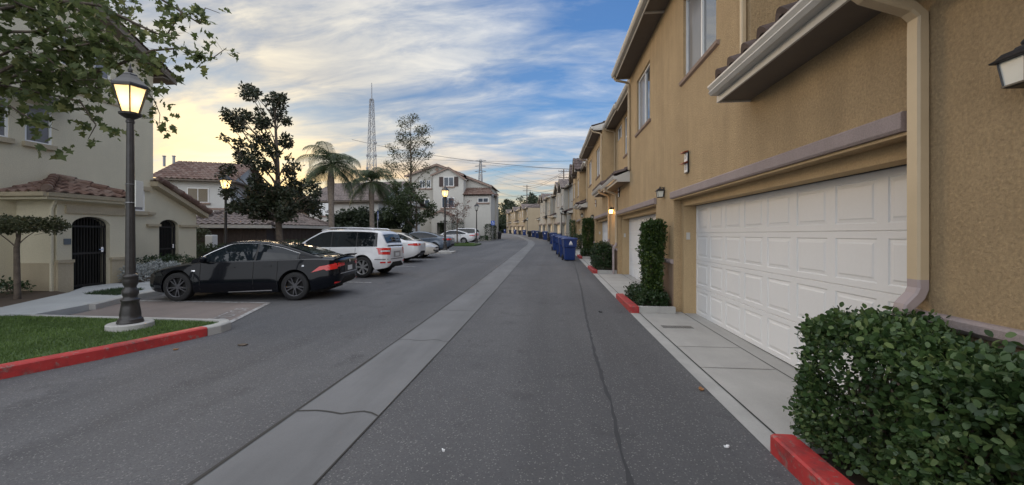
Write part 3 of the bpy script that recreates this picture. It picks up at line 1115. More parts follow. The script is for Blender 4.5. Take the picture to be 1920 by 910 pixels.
def window(root, y0, y1, z0, z1, x=0.0, n=-1, frame='wframe', split='v', sill=True, hood=True, sillmat='sillbrown', axis='y'):
    """window in a wall facing -x (axis y) recessed 5 cm; frame > pane, blind, sill"""
    def P(a, o, z):      # a along wall, o outwards
        return (x - o, a, z) if axis == 'y' else (a, x - o, z)
    def bx(mb, a0, a1, o0, o1, b0, b1):
        mb.box(P(a0, o0, b0), P(a1, o1, b1))
    f = MB()
    t = 0.045
    for a0, a1, b0, b1 in ((y0, y0 + t, z0, z1), (y1 - t, y1, z0, z1), (y0 + t, y1 - t, z0, z0 + t), (y0 + t, y1 - t, z1 - t, z1)):
        bx(f, a0, a1, -0.06, 0.012, b0, b1)
    ym = (y0 + y1) / 2
    if split == 'v':
        bx(f, ym - 0.022, ym + 0.022, -0.05, 0.0, z0 + t, z1 - t)
    elif split == 'h':
        zm = (z0 + z1) / 2
        bx(f, y0 + t, y1 - t, -0.05, 0.0, zm - 0.02, zm + 0.02)
    fo = f.build('window', frame, root)
    p = MB()
    if split == 'v':
        bx(p, ym + 0.022, y1 - t, -0.045, -0.02, z0 + t, z1 - t)
        q = MB()
        bx(q, y0 + t, ym - 0.022, -0.055, -0.035, z0 + t, z1 - t)
        if n > 0:
            p, q = q, p
        p.build('pane', 'pane', fo)
        q.build('pane', 'blind', fo)
    else:
        bx(p, y0 + t, y1 - t, -0.045, -0.02, z0 + t, z1 - t)
        p.build('pane', 'pane', fo)
    if sill:
        sb = MB()
        pr = [(0, -0.12), (0.045, -0.12), (0.06, -0.075), (0.10, -0.05), (0.11, 0.0), (0.0, 0.0)]
        A, B = P(y0 - 0.12, 0, z0), P(y1 + 0.12, 0, z0)
        ax = Vector(P(0, 1, 0)) - Vector(P(0, 0, 0))
        sb.extr(pr, A, B, ax, (0, 0, 1))
        fixn(sb.build('sill', sillmat, fo))
    if hood:
        sb = MB()
        bx(sb, y0 - 0.10, y1 + 0.10, 0.0, 0.05, z1 + 0.001, z1 + 0.11)
        sb.build('hood', sillmat, fo)
    return fo


def garage_door(root, x, y0, y1, z0, z1, cols=8, mat='white_door', detail=True):
    mb = MB()
    rows = 4
    dz = (z1 - z0) / rows
    dy = (y1 - y0) / cols
    P = lambda a, z, o: (x - o, a, z)
    def ring(r0, r1):
        for k in range(4):
            l = (k + 1) % 4
            mb.poly([r0[k], r0[l], r1[l], r1[k]])
    for r in range(rows):
        zb, zt = z0 + r * dz, z0 + (r + 1) * dz
        g_ = 0.007
        # section groove
        mb.poly([P(y0, zt - g_, 0), P(y1, zt - g_, 0), P(y1, zt, -0.012), P(y0, zt, -0.012)])
        mb.poly([P(y0, zb, -0.012), P(y1, zb, -0.012), P(y1, zb + g_, 0), P(y0, zb + g_, 0)])
        zb += g_
        zt -= g_
        for c in range(cols):
            a, b = y0 + c * dy, y0 + (c + 1) * dy
            R0 = [P(a, zb, 0), P(b, zb, 0), P(b, zt, 0), P(a, zt, 0)]
            m1, m2, m3, m4 = 0.060, 0.072, 0.100, 0.115
            mk = lambda m, o: [P(a + m, zb + m, o), P(b - m, zb + m, o), P(b - m, zt - m, o), P(a + m, zt - m, o)]
            ring(R0, mk(m1, 0)); ring(mk(m1, 0), mk(m2, -0.010)); ring(mk(m2, -0.010), mk(m3, -0.007)); ring(mk(m3, -0.007), mk(m4, 0.0))
            mb.poly(mk(m4, 0.0))
    d = mb.build('garage_door', mat, root)
    s = MB()
    s.box((x - 0.03, y0, z1 - 0.002), (x + 0.02, y1, z1 + 0.06))
    s.build('seal', 'dark', d)
    return d


def downspout(root, pts, w=0.10, d=0.075, mat='spout', name='downspout', parent=None):
    """rectangular pipe through pts (x, z) at fixed y range: pts = [(x, y, z)]"""
    mb = MB()
    P = [Vector(p) for p in pts]
    rings = []
    for i, p in enumerate(P):
        t = (P[min(i + 1, len(P) - 1)] - P[max(i - 1, 0)]).normalized()
        ydir = Vector((0, 1, 0)) if abs(t.y) < 0.9 else Vector((1, 0, 0))
        a = (ydir - t * ydir.dot(t)).normalized()
        b = t.cross(a).normalized()
        c = 0.012
        ring = []
        for sx, sy in ((-1, -1), (1, -1), (1, 1), (-1, 1)):
            ring.append(p + a * (w / 2 * sx) + b * ((d / 2 - c) * sy) if sx * sy > 0 else p + a * ((w / 2 - c) * sx) + b * (d / 2 * sy))
            ring.append(p + a * ((w / 2 - c) * sx) + b * (d / 2 * sy) if sx * sy > 0 else p + a * (w / 2 * sx) + b * ((d / 2 - c) * sy))
        rings.append(ring)
    mb.loft(rings, True, True, True)
    return fixn(mb.build(name, mat, root))


def townhouse(label, mirror=False, wall='tan', trim='tan_trim', dado='brown', lint='mauve', gable=False, door='white_door', near=False, roofm='tiledark', group='row of attached townhouses'):
    root = thing('townhouse', label, 'house', group=group)
    L = LU
    F = (lambda a: L - a) if mirror else (lambda a: a)
    def Y(a, b):
        p, q = F(a), F(b)
        return (p, q) if p < q else (q, p)
    g0, g1 = Y(1.17, 6.32)
    r0, r1 = Y(0.0, 3.30)
    p0, p1 = Y(3.30, L)
    RX = 0.60
    ZT = 6.62
    # --- wall
    mb = MB()
    w0, w1 = Y(4.36, 5.87)
    wz0, wz1 = 4.50, 6.02
    m_ = 0.14
    mb.wall((0, 0, 0), (0, 1, 0), 0, L, -0.8, 3.40, [(g0 - m_, g1 + m_, -1, 2.30)], (1, 0, 0), 0.15)
    mb.wall((0, 0, 0), (0, 1, 0), p0, p1, 3.40, ZT, [(w0, w1, wz0, wz1)], (1, 0, 0), 0.12)
    v0, v1 = Y(1.55, 2.75)
    u0, u1 = Y(0.35, 0.95)
    mb.wall((RX, 0, 0), (0, 1, 0), r0, r1, 3.30, ZT + 0.1, [(v0, v1, 5.75, 6.35), (u0, u1, 4.75, 6.35)], (1, 0, 0), 0.12)
    yr = F(3.30)
    mb.poly([(0, yr, 3.3), (RX, yr, 3.3), (RX, yr, ZT + .1), (0, yr, ZT + .1)])
    if gable:
        pm_ = (p0 + p1) / 2
        mb.poly([(0, p0, ZT), (0, p1, ZT), (0, pm_, ZT + 1.15)])
    mb.poly([(9, 0, -0.8), (9, L, -0.8), (9, L, ZT), (9, 0, ZT)])
    for yy_ in (0.004, L - 0.004):
        mb.poly([(RX + .01, yy_, -0.8), (9, yy_, -0.8), (9, yy_, ZT), (RX + .01, yy_, ZT)])
        mb.poly([(0.004, yy_, -0.8), (RX + .01, yy_, -0.8), (RX + .01, yy_, 3.4), (0.004, yy_, 3.4)])
    yo = F(L)
    yo = yo + (0.004 if yo == 0 else -0.004)
    mb.poly([(0.004, yo, 3.4), (RX + .01, yo, 3.4), (RX + .01, yo, ZT), (0.004, yo, ZT)])
    wl = mb.build('wall', wall, root)
    # --- opening trim
    t = MB()
    t.wall((0.15, 0, 0), (0, 1, 0), g0 - m_, g1 + m_, -0.8, 2.30, [(g0, g1, -1, 2.17)], (1, 0, 0), 0.24)
    t.build('opening_trim', trim, root)
    b = MB()
    b.extr([(0, 0), (0.05, 0), (0.065, 0.02), (0.065, 0.125), (0.05, 0.14), (0, 0.14)], (0, g0 - m_ + (0.03 if not mirror else -0.05), 2.325), (0, g1 + m_ + (0.05 if not mirror else -0.03), 2.325), (-1, 0, 0), (0, 0, 1))
    fixn(b.build('lintel', lint, root))
    b = MB()
    b.extr([(0, 0), (0.03, 0), (0.02, 0.028), (0, 0.028)], (0, g0 - m_, 2.296), (0, g1 + m_, 2.296), (-1, 0, 0), (0, 0, 1))
    fixn(b.build('lintel_bead', trim, root))
    # --- dado and water-table cap on the piers
    for a, c in ((0.0, g0 - m_ - 0.012), (g1 + m_ + 0.012, L)):
        if c - a < 0.1:
            continue
        b = MB()
        b.box((-0.018, a, -0.8), (0.0, c, 1.0))
        dd = b.build('dado', dado, root)
        b = MB()
        b.extr([(0, 0), (0.04, 0), (0.07, 0.03), (0.07, 0.075), (0.05, 0.09), (0, 0.09)], (0, a, 1.0), (0, c + (0.0 if c == L else 0.0), 1.0), (-1, 0, 0), (0, 0, 1))
        fixn(b.build('water_table', lint, dd))
    garage_door(root, 0.39, g0, g1, 0.02, 2.17, mat=door)
    # --- keypad on the far jamb
    k = MB()
    k.bbox((0.20, g1 - 0.022, 1.50), (0.27, g1, 1.64), 0.004)
    k.box((0.21, g1 - 0.026, 1.56), (0.26, g1 - 0.021, 1.62))
    k.build('keypad', 'fascia', root)
    # --- windows
    window(root, w0, w1, wz0, wz1, 0.06, n=1)
    window(root, v0, v1, 5.75, 6.35, RX + 0.06, sill=False, hood=False)
    window(root, u0, u1, 4.75, 6.35, RX + 0.06, split='h')
    # --- skirt roof over the garage
    e0, e1 = (r0 if not mirror else r0 + 0.0), r1
    ez = 3.42
    ex = -0.40
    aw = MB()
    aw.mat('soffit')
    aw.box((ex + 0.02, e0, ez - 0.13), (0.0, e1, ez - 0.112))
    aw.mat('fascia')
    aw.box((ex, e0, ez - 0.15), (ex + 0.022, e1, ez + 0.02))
    # end board facing the lane
    ends = (F(3.30),)
    for y in ends:
        yd = 0.03 if y > (r0 + r1) / 2 else -0.03
        aw.loft([[(ex, y, ez - .15), (0, y, ez - .15), (0, y, ez + .20), (ex, y, ez + .04)], [(ex, y + yd, ez - .15), (0, y + yd, ez - .15), (0, y + yd, ez + .20), (ex, y + yd, ez + .04)]], True, True, True)
    sk = fixn(aw.build('skirt_roof', None, root))
    ti = MB()
    ti.mat('tiledark')
    rise = 0.38
    up = Vector((RX - ex, 0, (RX - ex) * rise))
    yy0 = e0 - (0.02 if F(3.3) == e0 else 0)
    ti.tiles((ex - 0.06, yy0, ez + 0.075), (0, 1, 0), up, (e1 - e0) + 0.02, up.length + 0.03, pitch=0.34, amp=0.085, seg=8)
    ti.build('tile', None, sk, smooth=False)
    gu = MB()
    gu.extr([(-a, b - 0.07) for a, b in GUT], (ex, e0 - 0.0, ez), (ex, e1, ez), (-1, 0, 0), (0, 0, 1))
    fixn(gu.build('gutter', 'gutter', sk))
    # --- main roof, eaves and gutters
    ro = MB()
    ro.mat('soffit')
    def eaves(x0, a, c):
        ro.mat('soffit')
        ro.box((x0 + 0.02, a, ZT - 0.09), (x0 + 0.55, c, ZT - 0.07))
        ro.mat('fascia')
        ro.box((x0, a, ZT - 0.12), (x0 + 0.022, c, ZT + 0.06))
    eaves(RX - 0.45, r0, r1)
    if not gable:
        eaves(-0.45, p0, p1)
        for y in (p0, p1):
            yd = 0.03 if y > (p0 + p1) / 2 else -0.03
            ro.loft([[(-.45, y, ZT - .12), (0.7, y, ZT - .12), (0.7, y, ZT + .38), (-.45, y, ZT + .06)], [(-.45, y - yd, ZT - .12), (0.7, y - yd, ZT - .12), (0.7, y - yd, ZT + .38), (-.45, y - yd, ZT + .06)]], True, True, True)
    else:
        pm_ = (p0 + p1) / 2
        hw = (p1 - p0) / 2 + 0.30
        sl_ = 1.15 / ((p1 - p0) / 2)
        zp = ZT + 1.15 + 0.08
        for sgn in (-1, 1):
            ye = pm_ + sgn * hw
            ze = zp - sl_ * hw
            ro.mat('fascia')
            ro.loft([[(-.42, pm_, zp - .16), (-.42, pm_, zp), (-.42, ye, ze), (-.42, ye, ze - .16)], [(-.39, pm_, zp - .16), (-.39, pm_, zp), (-.39, ye, ze), (-.39, ye, ze - .16)]], True, True, True)
            ro.mat('soffit')
            ro.poly([(-.39, pm_, zp - .14), (0.3, pm_, zp - .14), (0.3, ye, ze - .14), (-.39, ye, ze - .14)])
    ro_o = fixn(ro.build('roof', None, root))
    tl = MB()
    tl.mat(roofm)
    upv = Vector((1, 0, 0.32))
    tl.tiles((RX - 0.5, r0, ZT + 0.06), (0, 1, 0), upv, r1 - r0, 4.2 * upv.length, amp=0.05, pitch=0.33, course=0.6, seg=4)
    if not gable:
        tl.tiles((-0.5, p0, ZT + 0.06), (0, 1, 0), upv, p1 - p0, 5.0 * upv.length, amp=0.05, pitch=0.33, course=0.6, seg=4)
    else:
        for sgn in (-1, 1):
            ye = pm_ + sgn * hw
            upv2 = Vector((0, -sgn, sl_))
            tl.tiles((-0.45, ye, ze + .03), (1, 0, 0), upv2, 6.0, hw * math.sqrt(1 + sl_ * sl_), amp=0.05, pitch=0.33, course=0.6, seg=4)
    tl.poly([(4.4, 0, ZT + 1.45), (4.4, L, ZT + 1.45), (9.3, L, ZT), (9.3, 0, ZT)])
    tl.build('roof_tile', None, ro_o)
    gu = MB()
    gu.extr([(-a, b - 0.06) for a, b in GUT], (RX - 0.45, r0, ZT), (RX - 0.45, r1, ZT), (-1, 0, 0), (0, 0, 1))
    if not gable:
        gu.extr([(-a, b - 0.06) for a, b in GUT], (-0.45, p0 - (.03 if p0 > 0 else 0), ZT), (-0.45, p1 + (.03 if p1 < L else 0), ZT), (-1, 0, 0), (0, 0, 1))
    fixn(gu.build('gutter', 'gutter', ro_o))
    # --- downspouts
    ys_ = F(1.05 - 0.10) if not mirror else F(1.05 - 0.10)
    a = 0.0
    sx = -0.045
    downspout(root, [(ex - 0.06, ys_, ez - 0.05), (ex - 0.055, ys_, ez - 0.14), (ex + 0.02, ys_, ez - 0.20), (sx - 0.06, ys_, ez - 0.30), (sx, ys_, ez - 0.36), (sx, ys_, ez - 0.44), (sx, ys_, 1.30)])
    downspout(root, [(sx, ys_, 1.30), (sx, ys_, 1.24), (sx - 0.02, ys_, 1.19), (sx - 0.085, ys_, 1.12), (sx - 0.10, ys_, 1.05), (sx - 0.10, ys_, 0.15), (sx - 0.16, ys_, 0.09)], mat='spoutm')
    yq = F(3.30 + 0.11)
    yk = F(3.30 - 0.14)
    if not gable:
        downspout(root, [(-0.49, yq, ZT - 0.03), (-0.49, yq, ZT - 0.12), (-0.44, yq, ZT - 0.18), (-0.10, yq, ZT - 0.26), (-0.045, yq, ZT - 0.32), (-0.045, yq, 3.62)], w=0.075, d=0.06)
    downspout(root, [(RX - 0.49, yk, ZT - 0.03), (RX - 0.49, yk, ZT - 0.12), (RX - 0.44, yk, ZT - 0.18), (RX - .1, yk, ZT - 0.26), (RX - .045, yk, ZT - 0.32), (RX - .045, yk, 3.9), (RX - .12, yk, 3.83), (RX - .30, yk, 3.78)], w=0.075, d=0.06)
    return root


house_z = lambda y: g(y) - 0.06 if y > 9 else 0.0
T = []
words_tan = ['tan townhouse nearest the camera with large white garage door beside the leafy hedge',
             'tan townhouse with garage behind the tall square column shrub',
             'third tan townhouse, its skirt roof above the rounded green bush',
             'fourth tan townhouse, beside the front blue bin',
             'fifth tan townhouse with gabled front, next to last before the grey row',
             'last tan townhouse of the near row, touching the grey row']
A = townhouse(words_tan[0], mirror=False)
A.location = (WALLX, 2.0, 0)
B = townhouse(words_tan[1], mirror=True)
B.location = (WALLX, 2.0 + LU, 0)
C3 = dup(A, (WALLX, 2.0 + 2 * LU, 0.12), 0, words_tan[2])
D4 = dup(B, (WALLX, 2.0 + 3 * LU, 0.16), 0, words_tan[3])
G1 = townhouse(words_tan[4], mirror=False, gable=True)
G1.location = (WALLX - 0.05, 2.0 + 4 * LU, 0.42)
G2 = townhouse(words_tan[5], mirror=True, gable=True)
G2.location = (WALLX - 0.15, 2.0 + 5 * LU, 0.55)
E0 = dup(B, (WALLX, 2.0 - LU, -0.0), 0, 'tan townhouse behind the camera, its wall rising over the leafy hedge')

# ---- grey row and far tan row follow the bend
def place_row(protos, y0, n, labels, x_off, dz, group, step=LU):
    y = y0
    x = WALLX + s_(y0) + x_off
    for i in range(n):
        sl = (s_(y + step) - s_(y)) / step
        ang = math.atan(-sl)
        loc = (x, y, g(y + 3) + dz)
        p = protos[i % len(protos)]
        if i < len(protos):
            p.location = loc
            p.rotation_euler.z = ang
            o = p
        else:
            o = dup(p, loc, ang)
        o['label'] = labels[i]
        o['group'] = group
        x += -math.sin(ang) * step
        y += math.cos(ang) * step
    return x, y


gA = townhouse('x', False, 'greywall', 'greywall', 'greywall', 'mauve', gable=True, door='tan_door', roofm='tilegrey')
gB = townhouse('x', True, 'greywall', 'greywall', 'greywall', 'mauve', gable=True, door='tan_door', roofm='tilegrey')
gC = townhouse('x', False, 'greywall', 'greywall', 'greywall', 'mauve', gable=False, door='tan_door', roofm='tilegrey')
gn = ['nearest grey townhouse of the grey row, with the tallest gable', 'second grey townhouse beyond the tan row', 'third grey townhouse with a flat eave', 'fourth grey townhouse along the bend', 'fifth grey townhouse with paired gables', 'last grey townhouse before the far tan row']
ex_, ey_ = place_row([gA, gB, gC], 45.6, 5, gn, -0.35, -0.05, 'row of grey townhouses')
fA = townhouse('x', False, 'tanfar', 'tanfar', 'tanfar', 'mauve', gable=True, door='tan_door', roofm='tilegrey')
fB = townhouse('x', True, 'tanfar', 'tanfar', 'tanfar', 'mauve', gable=False, door='tan_door', roofm='tilegrey')
fn_ = ['far tan townhouse with its end wall towards the camera', 'second house of the far tan row', 'third house of the far tan row', 'fourth house of the far tan row', 'last house of the far tan row before the dark trees']
place_row([fA, fB], 96.0, 5, fn_, -1.2, -0.2, 'row of far tan townhouses')

# ---- planters between the garages
def planter(y0, y1, label, i, x1=WALLX - 0.02):
    dz = g(y0)
    t = thing('planter', label, 'planter', (0, y0, dz), 0, 'kerbed planters between the garages')
    Ln = y1 - y0
    m = MB()
    m.bbox((1.61, 0, -0.1), (1.785, Ln, 0.14), 0.014)
    m.build('red_kerb', 'red', t)
    m = MB()
    m.box((1.786, 0.004, -0.1), (x1, 0.13, 0.13))
    m.build('side_kerb', 'kerb', t)
    m = MB()
    m.box((1.786, Ln - 0.13, -0.1), (x1, Ln - 0.004, 0.13))
    m.build('side_kerb', 'kerb', t)
    m = MB()
    m.box((1.786, 0.131, -0.1), (x1, Ln - 0.131, 0.07))
    m.build('soil', 'soil', t)
    return t


planter(8.26, 10.05, 'planter with the tall square column shrub and red kerb', 0)
planter(15.35, 17.5, 'planter with the rounded green bush, second red kerb up the lane', 1)
planter(22.5, 24.4, 'third planter up the lane, beside the front blue bin', 2)
planter(29.7, 31.6, 'fourth planter up the lane, hidden behind the bins', 3)
planter(37.0, 38.6, 'farthest planter of the tan row', 4)
planter(-2.6, 3.13, 'red kerbed planter holding the big leafy hedge', 5)


# ================================================================== PLANTS BY THE GARAGES
def hedge(name, label, loc, box, n, lsize, leaf, shape=OVAL6, branches=14, depth=0.16, cat='hedge', rnd=0.25, group=None, inner=0.35, holes=()):
    """clipped shrub: leaves in a skin over a rounded box, thinner inside, branching stems"""
    t = thing(name, label, cat, loc, 0, group)
    (x0, y0, z0), (x1, y1, z1) = box
    mb = MB()
    cx_, cy_ = (x0 + x1) / 2, (y0 + y1) / 2
    for k in range(branches):
        a = (random.uniform(x0, x1) * .4 + cx_ * .6, random.uniform(y0, y1) * 0.85 + cy_ * .15, 0)
        b = (min(x1 - .12, max(x0 + .16, a[0] + random.uniform(-.2, .2))), min(y1 - .15, max(y0 + .15, a[1] + random.uniform(-.35, .35))), z1 * random.uniform(0.6, 0.85))
        limb(mb, a, b, 0.014, 0.004, 0.1, 5)
        limb(mb, Vector(a).lerp(Vector(b), 0.4), (b[0] + random.uniform(-.06, .12), b[1] + random.uniform(-.15, .15), b[2] * 0.9), 0.008, 0.003, 0.1, 4)
    mb.build('stem', 'bark', t)
    c = np.array([(x0 + x1) / 2, (y0 + y1) / 2, (z0 + z1) / 2])
    h = np.array([(x1 - x0) / 2, (y1 - y0) / 2, (z1 - z0) / 2])
    # surface sampling of the box sides and top
    areas = np.array([h[1] * h[2], h[1] * h[2], h[0] * h[2], h[0] * h[2], h[0] * h[1]])
    pick = rng.choice(5, n, p=areas / areas.sum())
    q = rng.uniform(-1, 1, (n, 3))
    nr = np.zeros((n, 3))
    for k, (ax, sg) in enumerate(((0, -1), (0, 1), (1, -1), (1, 1), (2, 1))):
        m = pick == k
        q[m, ax] = sg
        nr[m, ax] = sg
    # round the edges
    P = q * h
    rr = rnd
    core = np.clip(P, -(h - rr), h - rr)
    dlt = P - core
    ln = np.linalg.norm(dlt, axis=1)[:, None] + 1e-9
    P = np.where(ln > rr, core + dlt / ln * rr, P)
    nr = dlt / ln
    wob = 0.045 * np.sin(P[:, 1] * 6 + P[:, 2] * 3) + 0.03 * np.sin(P[:, 0] * 11 + P[:, 1] * 9 + 1) + 0.035 * np.sin(P[:, 1] * 23 + P[:, 2] * 17) * np.sin(P[:, 2] * 26 - P[:, 1] * 9 + P[:, 0] * 20) + 0.022 * rng.normal(size=n)
    deep = rng.random(n)
    dd = np.where(deep < inner, rng.random(n) * h.min() * 0.9, depth * deep ** 1.5)
    P = P + nr * (wob - dd)[:, None] + c
    P[:, 2] = np.maximum(P[:, 2], 0.04)
    D = nr + np.array([0, 0, 0.6])
    keep = np.ones(n, bool)
    for (hx, hy, hz, hr) in holes:
        dist = np.linalg.norm(P - np.array([hx, hy, hz]), axis=1)
        keep &= ~((dist < hr) & (rng.random(n) < 0.9))
    P, D = P[keep], D[keep]
    V, F = leaves(P, lsize, shape, D * 0.55, up=0.35, spread=1.6)
    npmesh('foliage', V, F, leaf, t, len(shape), smooth=False)
    return t


hedge('hedge', 'big leafy green hedge in the red kerbed planter under the tan wall', (0, 0, 0.05), ((1.80, 0.1, 0.02), (2.44, 3.24, 0.985)), 56000, 0.035, 'leaf_hedge', OVAL6, 46, 0.12, rnd=0.15,
      inner=0.25, holes=((1.85, 2.80, 0.58, 0.12), (2.0, 3.15, 0.62, 0.12), (2.2, 3.0, 0.60, 0.24)))
GRP = 'shrubs in the garage planters'
hedge('column_shrub', 'tall square clipped column shrub between the first two garages', (0, 0, 0), ((1.99, 8.62, 0.2), (2.34, 8.98, 1.83)), 22000, 0.045, 'leaf_col', OVAL, 8, 0.07, 'shrub', rnd=0.03, inner=0.35)
hedge('low_shrub', 'low dark shrubs at the foot of the tall column shrub', (0, 0, 0.0), ((1.82, 8.45, 0.05), (2.47, 9.95, 0.42)), 5500, 0.05, 'leaf_low', OVAL, 14, 0.12, 'shrub', rnd=0.15)
zz = g(16.2)
hedge('round_shrub', 'rounded dark green bush behind the second red kerb', (0, 0, zz), ((1.70, 15.5, 0.06), (2.42, 16.9, 1.12)), 9000, 0.06, 'leaf_low', OVAL, 12, 0.1, 'shrub', rnd=0.33)
zz = g(23)
hedge('column_shrub', 'second column shrub, beside the front blue bin', (0, 0, zz), ((1.92, 23.1, 0.15), (2.42, 23.7, 2.2)), 7500, 0.08, 'leaf_col', OVAL, 5, 0.06, 'shrub', rnd=0.1, inner=0.1)
hedge('low_shrub', 'low dark shrub at the foot of the second column shrub', (0, 0, zz), ((1.8, 22.7, 0.05), (2.45, 24.2, 0.5)), 1500, 0.08, 'leaf_low', OVAL, 5, 0.12, 'shrub', rnd=0.15)
hedge('round_shrub', 'small round bush in the fourth planter behind the bins', (0, 0, g(30)), ((1.75, 29.9, 0.05), (2.42, 31.3, 1.2)), 1500, 0.09, 'leaf_low', OVAL, 5, 0.12, 'shrub', rnd=0.25)
hedge('column_shrub', 'farthest dark column shrub before the grey row', (0, 0, g(37)), ((1.85, 37.2, 0.1), (2.3, 37.9, 2.4)), 1500, 0.1, 'leaf_col', OVAL, 5, 0.06, 'shrub', rnd=0.1)

# ================================================================== WALL FITTINGS
M['lit'] = glow('lit_amber', (1.0, 0.55, 0.14), 9.0)
M['litfar'] = glow('lit_far', (1.0, 0.75, 0.4), 6.0)


def lantern(loc, label, lit=False, rz=0, s=1.0, group='wall lanterns on the tan row'):
    t = thing('wall_lantern', label, 'wall lamp', loc, rz, group)
    m = MB()
    m.lathe([(0.05, -0.0), (0.055, 0.012), (0.03, 0.03), (0.0, 0.032)], (0, 0, 0.20), 12, 'x')
    m2 = MB()
    # back plate on wall (at x=0, facing -x)
    m2.bbox((-0.02, -0.045, 0.02), (0.0, 0.045, 0.30), 0.006)
    m2.tube([(-0.01, 0, 0.26), (-0.06, 0, 0.30), (-0.11, 0, 0.30), (-0.12, 0, 0.27)], 0.010, 7)
    fixn(m2.build('bracket', 'black', t))
    f = MB()
    cx_ = -0.12
    def sq(h, z):
        return [(cx_ - h, -h, z), (cx_ + h, -h, z), (cx_ + h, h, z), (cx_ - h, h, z)]
    f.loft([sq(0.115, 0.185), sq(0.12, 0.195), sq(0.095, 0.215), sq(0.075, 0.245), sq(0.035, 0.262), sq(0.03, 0.275), sq(0.010, 0.285)], True, True, True)
    f.lathe([(0.0, 0), (0.016, 0.006), (0.02, 0.02), (0.01, 0.035), (0.0, 0.045)], (cx_, 0, 0.283), 8)
    f.loft([sq(0.055, -0.01), sq(0.075, 0.0), sq(0.075, 0.012)], True, True, True)
    for sx in (-1, 1):
        for sy in (-1, 1):
            f.tube([(cx_ + sx * 0.068, sy * 0.068, 0.01), (cx_ + sx * 0.088, sy * 0.088, 0.19)], 0.0065, 5)
    fixn(f.build('frame', 'black', t))
    gm = MB()
    gm.loft([sq(0.064, 0.012), sq(0.083, 0.186)], True)
    gm.build('glass', 'lit' if lit else 'frost', t)
    if lit:
        ld = bpy.data.lights.new('bulb', 'POINT')
        ld.energy = 9
        ld.color = (1, 0.55, 0.2)
        ld.shadow_soft_size = 0.04
        lo = bpy.data.objects.new('bulb', ld)
        col.objects.link(lo)
        lo.parent = t
        lo.location = (cx_ - 0.13, 0, 0.06)
    t.scale = (s,) * 3
    return t


lantern((WALLX, 2.30, 2.37), 'black wall lantern with frosted glass high on the wall over the leafy hedge', s=0.72)
lantern((WALLX, 9.15, 2.42), 'unlit black wall lantern between the first two garages', s=0.75)
lantern((WALLX, 16.2, 2.42), 'lit amber wall lantern under the skirt roof', True, s=0.85)
lantern((WALLX, 23.45, 2.5), 'unlit wall lantern between the third and fourth garages', s=0.8)
lantern((WALLX, 30.6, 2.9), 'small unlit wall lantern before the gabled tan house')


def numberplate(loc, a, b, label):
    t = thing('number_sign', label, 'house number', loc, 0, 'house number signs')
    m = MB()
    m.box((-0.03, -0.085, 0.0), (-0.012, 0.085, 0.40))
    m.box((-0.012, -0.07, 0.02), (0.0, 0.07, 0.38))
    m.build('backplate', 'black', t)
    for i, (z, s) in enumerate(((0.215, a), (0.02, b))):
        m = MB()
        m.box((-0.042, -0.070, z), (-0.030, 0.070, z + 0.15))
        p = m.build('plate', 'signwhite', t)
        m = MB()
        m.extr([(0, 0), (0.09, -0.012), (0.09, 0.0), (0.0, 0.03)], (-0.03, -0.085, z + 0.158), (-0.03, 0.085, z + 0.158), (-1, 0, 0), (0, 0, 1))
        fixn(m.build('rail', 'copper', p))
        tx_ = text_mesh('digits', s, 0.12, 'black', p)
        tx_.location = (-0.044, 0, z + 0.075)
        tx_.rotation_euler = (R(90), 0, R(-90))
    return t


numberplate((WALLX, 7.62, 2.72), '17', '18', 'white double house number plate over the first garage')
numberplate((WALLX, 14.9, 2.95), '19', '20', 'white double house number plate beside the lit lantern')
numberplate((WALLX, 22.2, 3.1), '21', '22', 'small house number plate up the lane past the skirt roof')

dg = thing('drain_grate', 'dark rectangular grate in the driveway by the first garage', 'drain', (2.17, 7.12, 0.010))
m = MB()
m.box((-0.30, -0.14, 0), (0.30, 0.14, 0.006))
m.build('frame', 'kerb', dg)
m = MB()
for i in range(22):
    m.box((-0.25 + i * 0.023, -0.10, 0.006), (-0.238 + i * 0.023, 0.10, 0.010))
m.box((-0.255, -0.105, 0.0055), (0.255, 0.105, 0.0075))
m.build('grate', 'black', dg)

# garden tap by the column shrub
t = thing('garden_tap', 'small metal tap and pipe on the brown dado beside the column shrub', 'tap', (WALLX - 0.02, 9.25, 0.45))
m = MB()
m.tube([(0, 0, -0.3), (-0.09, 0, -0.3), (-0.09, 0, 0.12), (-0.02, 0, 0.12)], 0.012, 7)
m.build('pipe', 'steel', t)
m = MB()
m.lathe([(0.035, 0), (0.035, 0.012)], (-0.09, 0, 0.15), 10)
m.tube([(-0.09, 0, 0.12), (-0.16, 0, 0.10), (-0.17, 0, 0.06)], 0.012, 6)
m.build('valve', 'steel', t)


# ================================================================== STREET LAMPS
M['lampglow'] = glow('lamp_lit_glass', (1.0, 0.80, 0.48), 1.25)
M['lampbulb'] = glow('lamp_bulb', (1.0, 0.86, 0.6), 7.0)


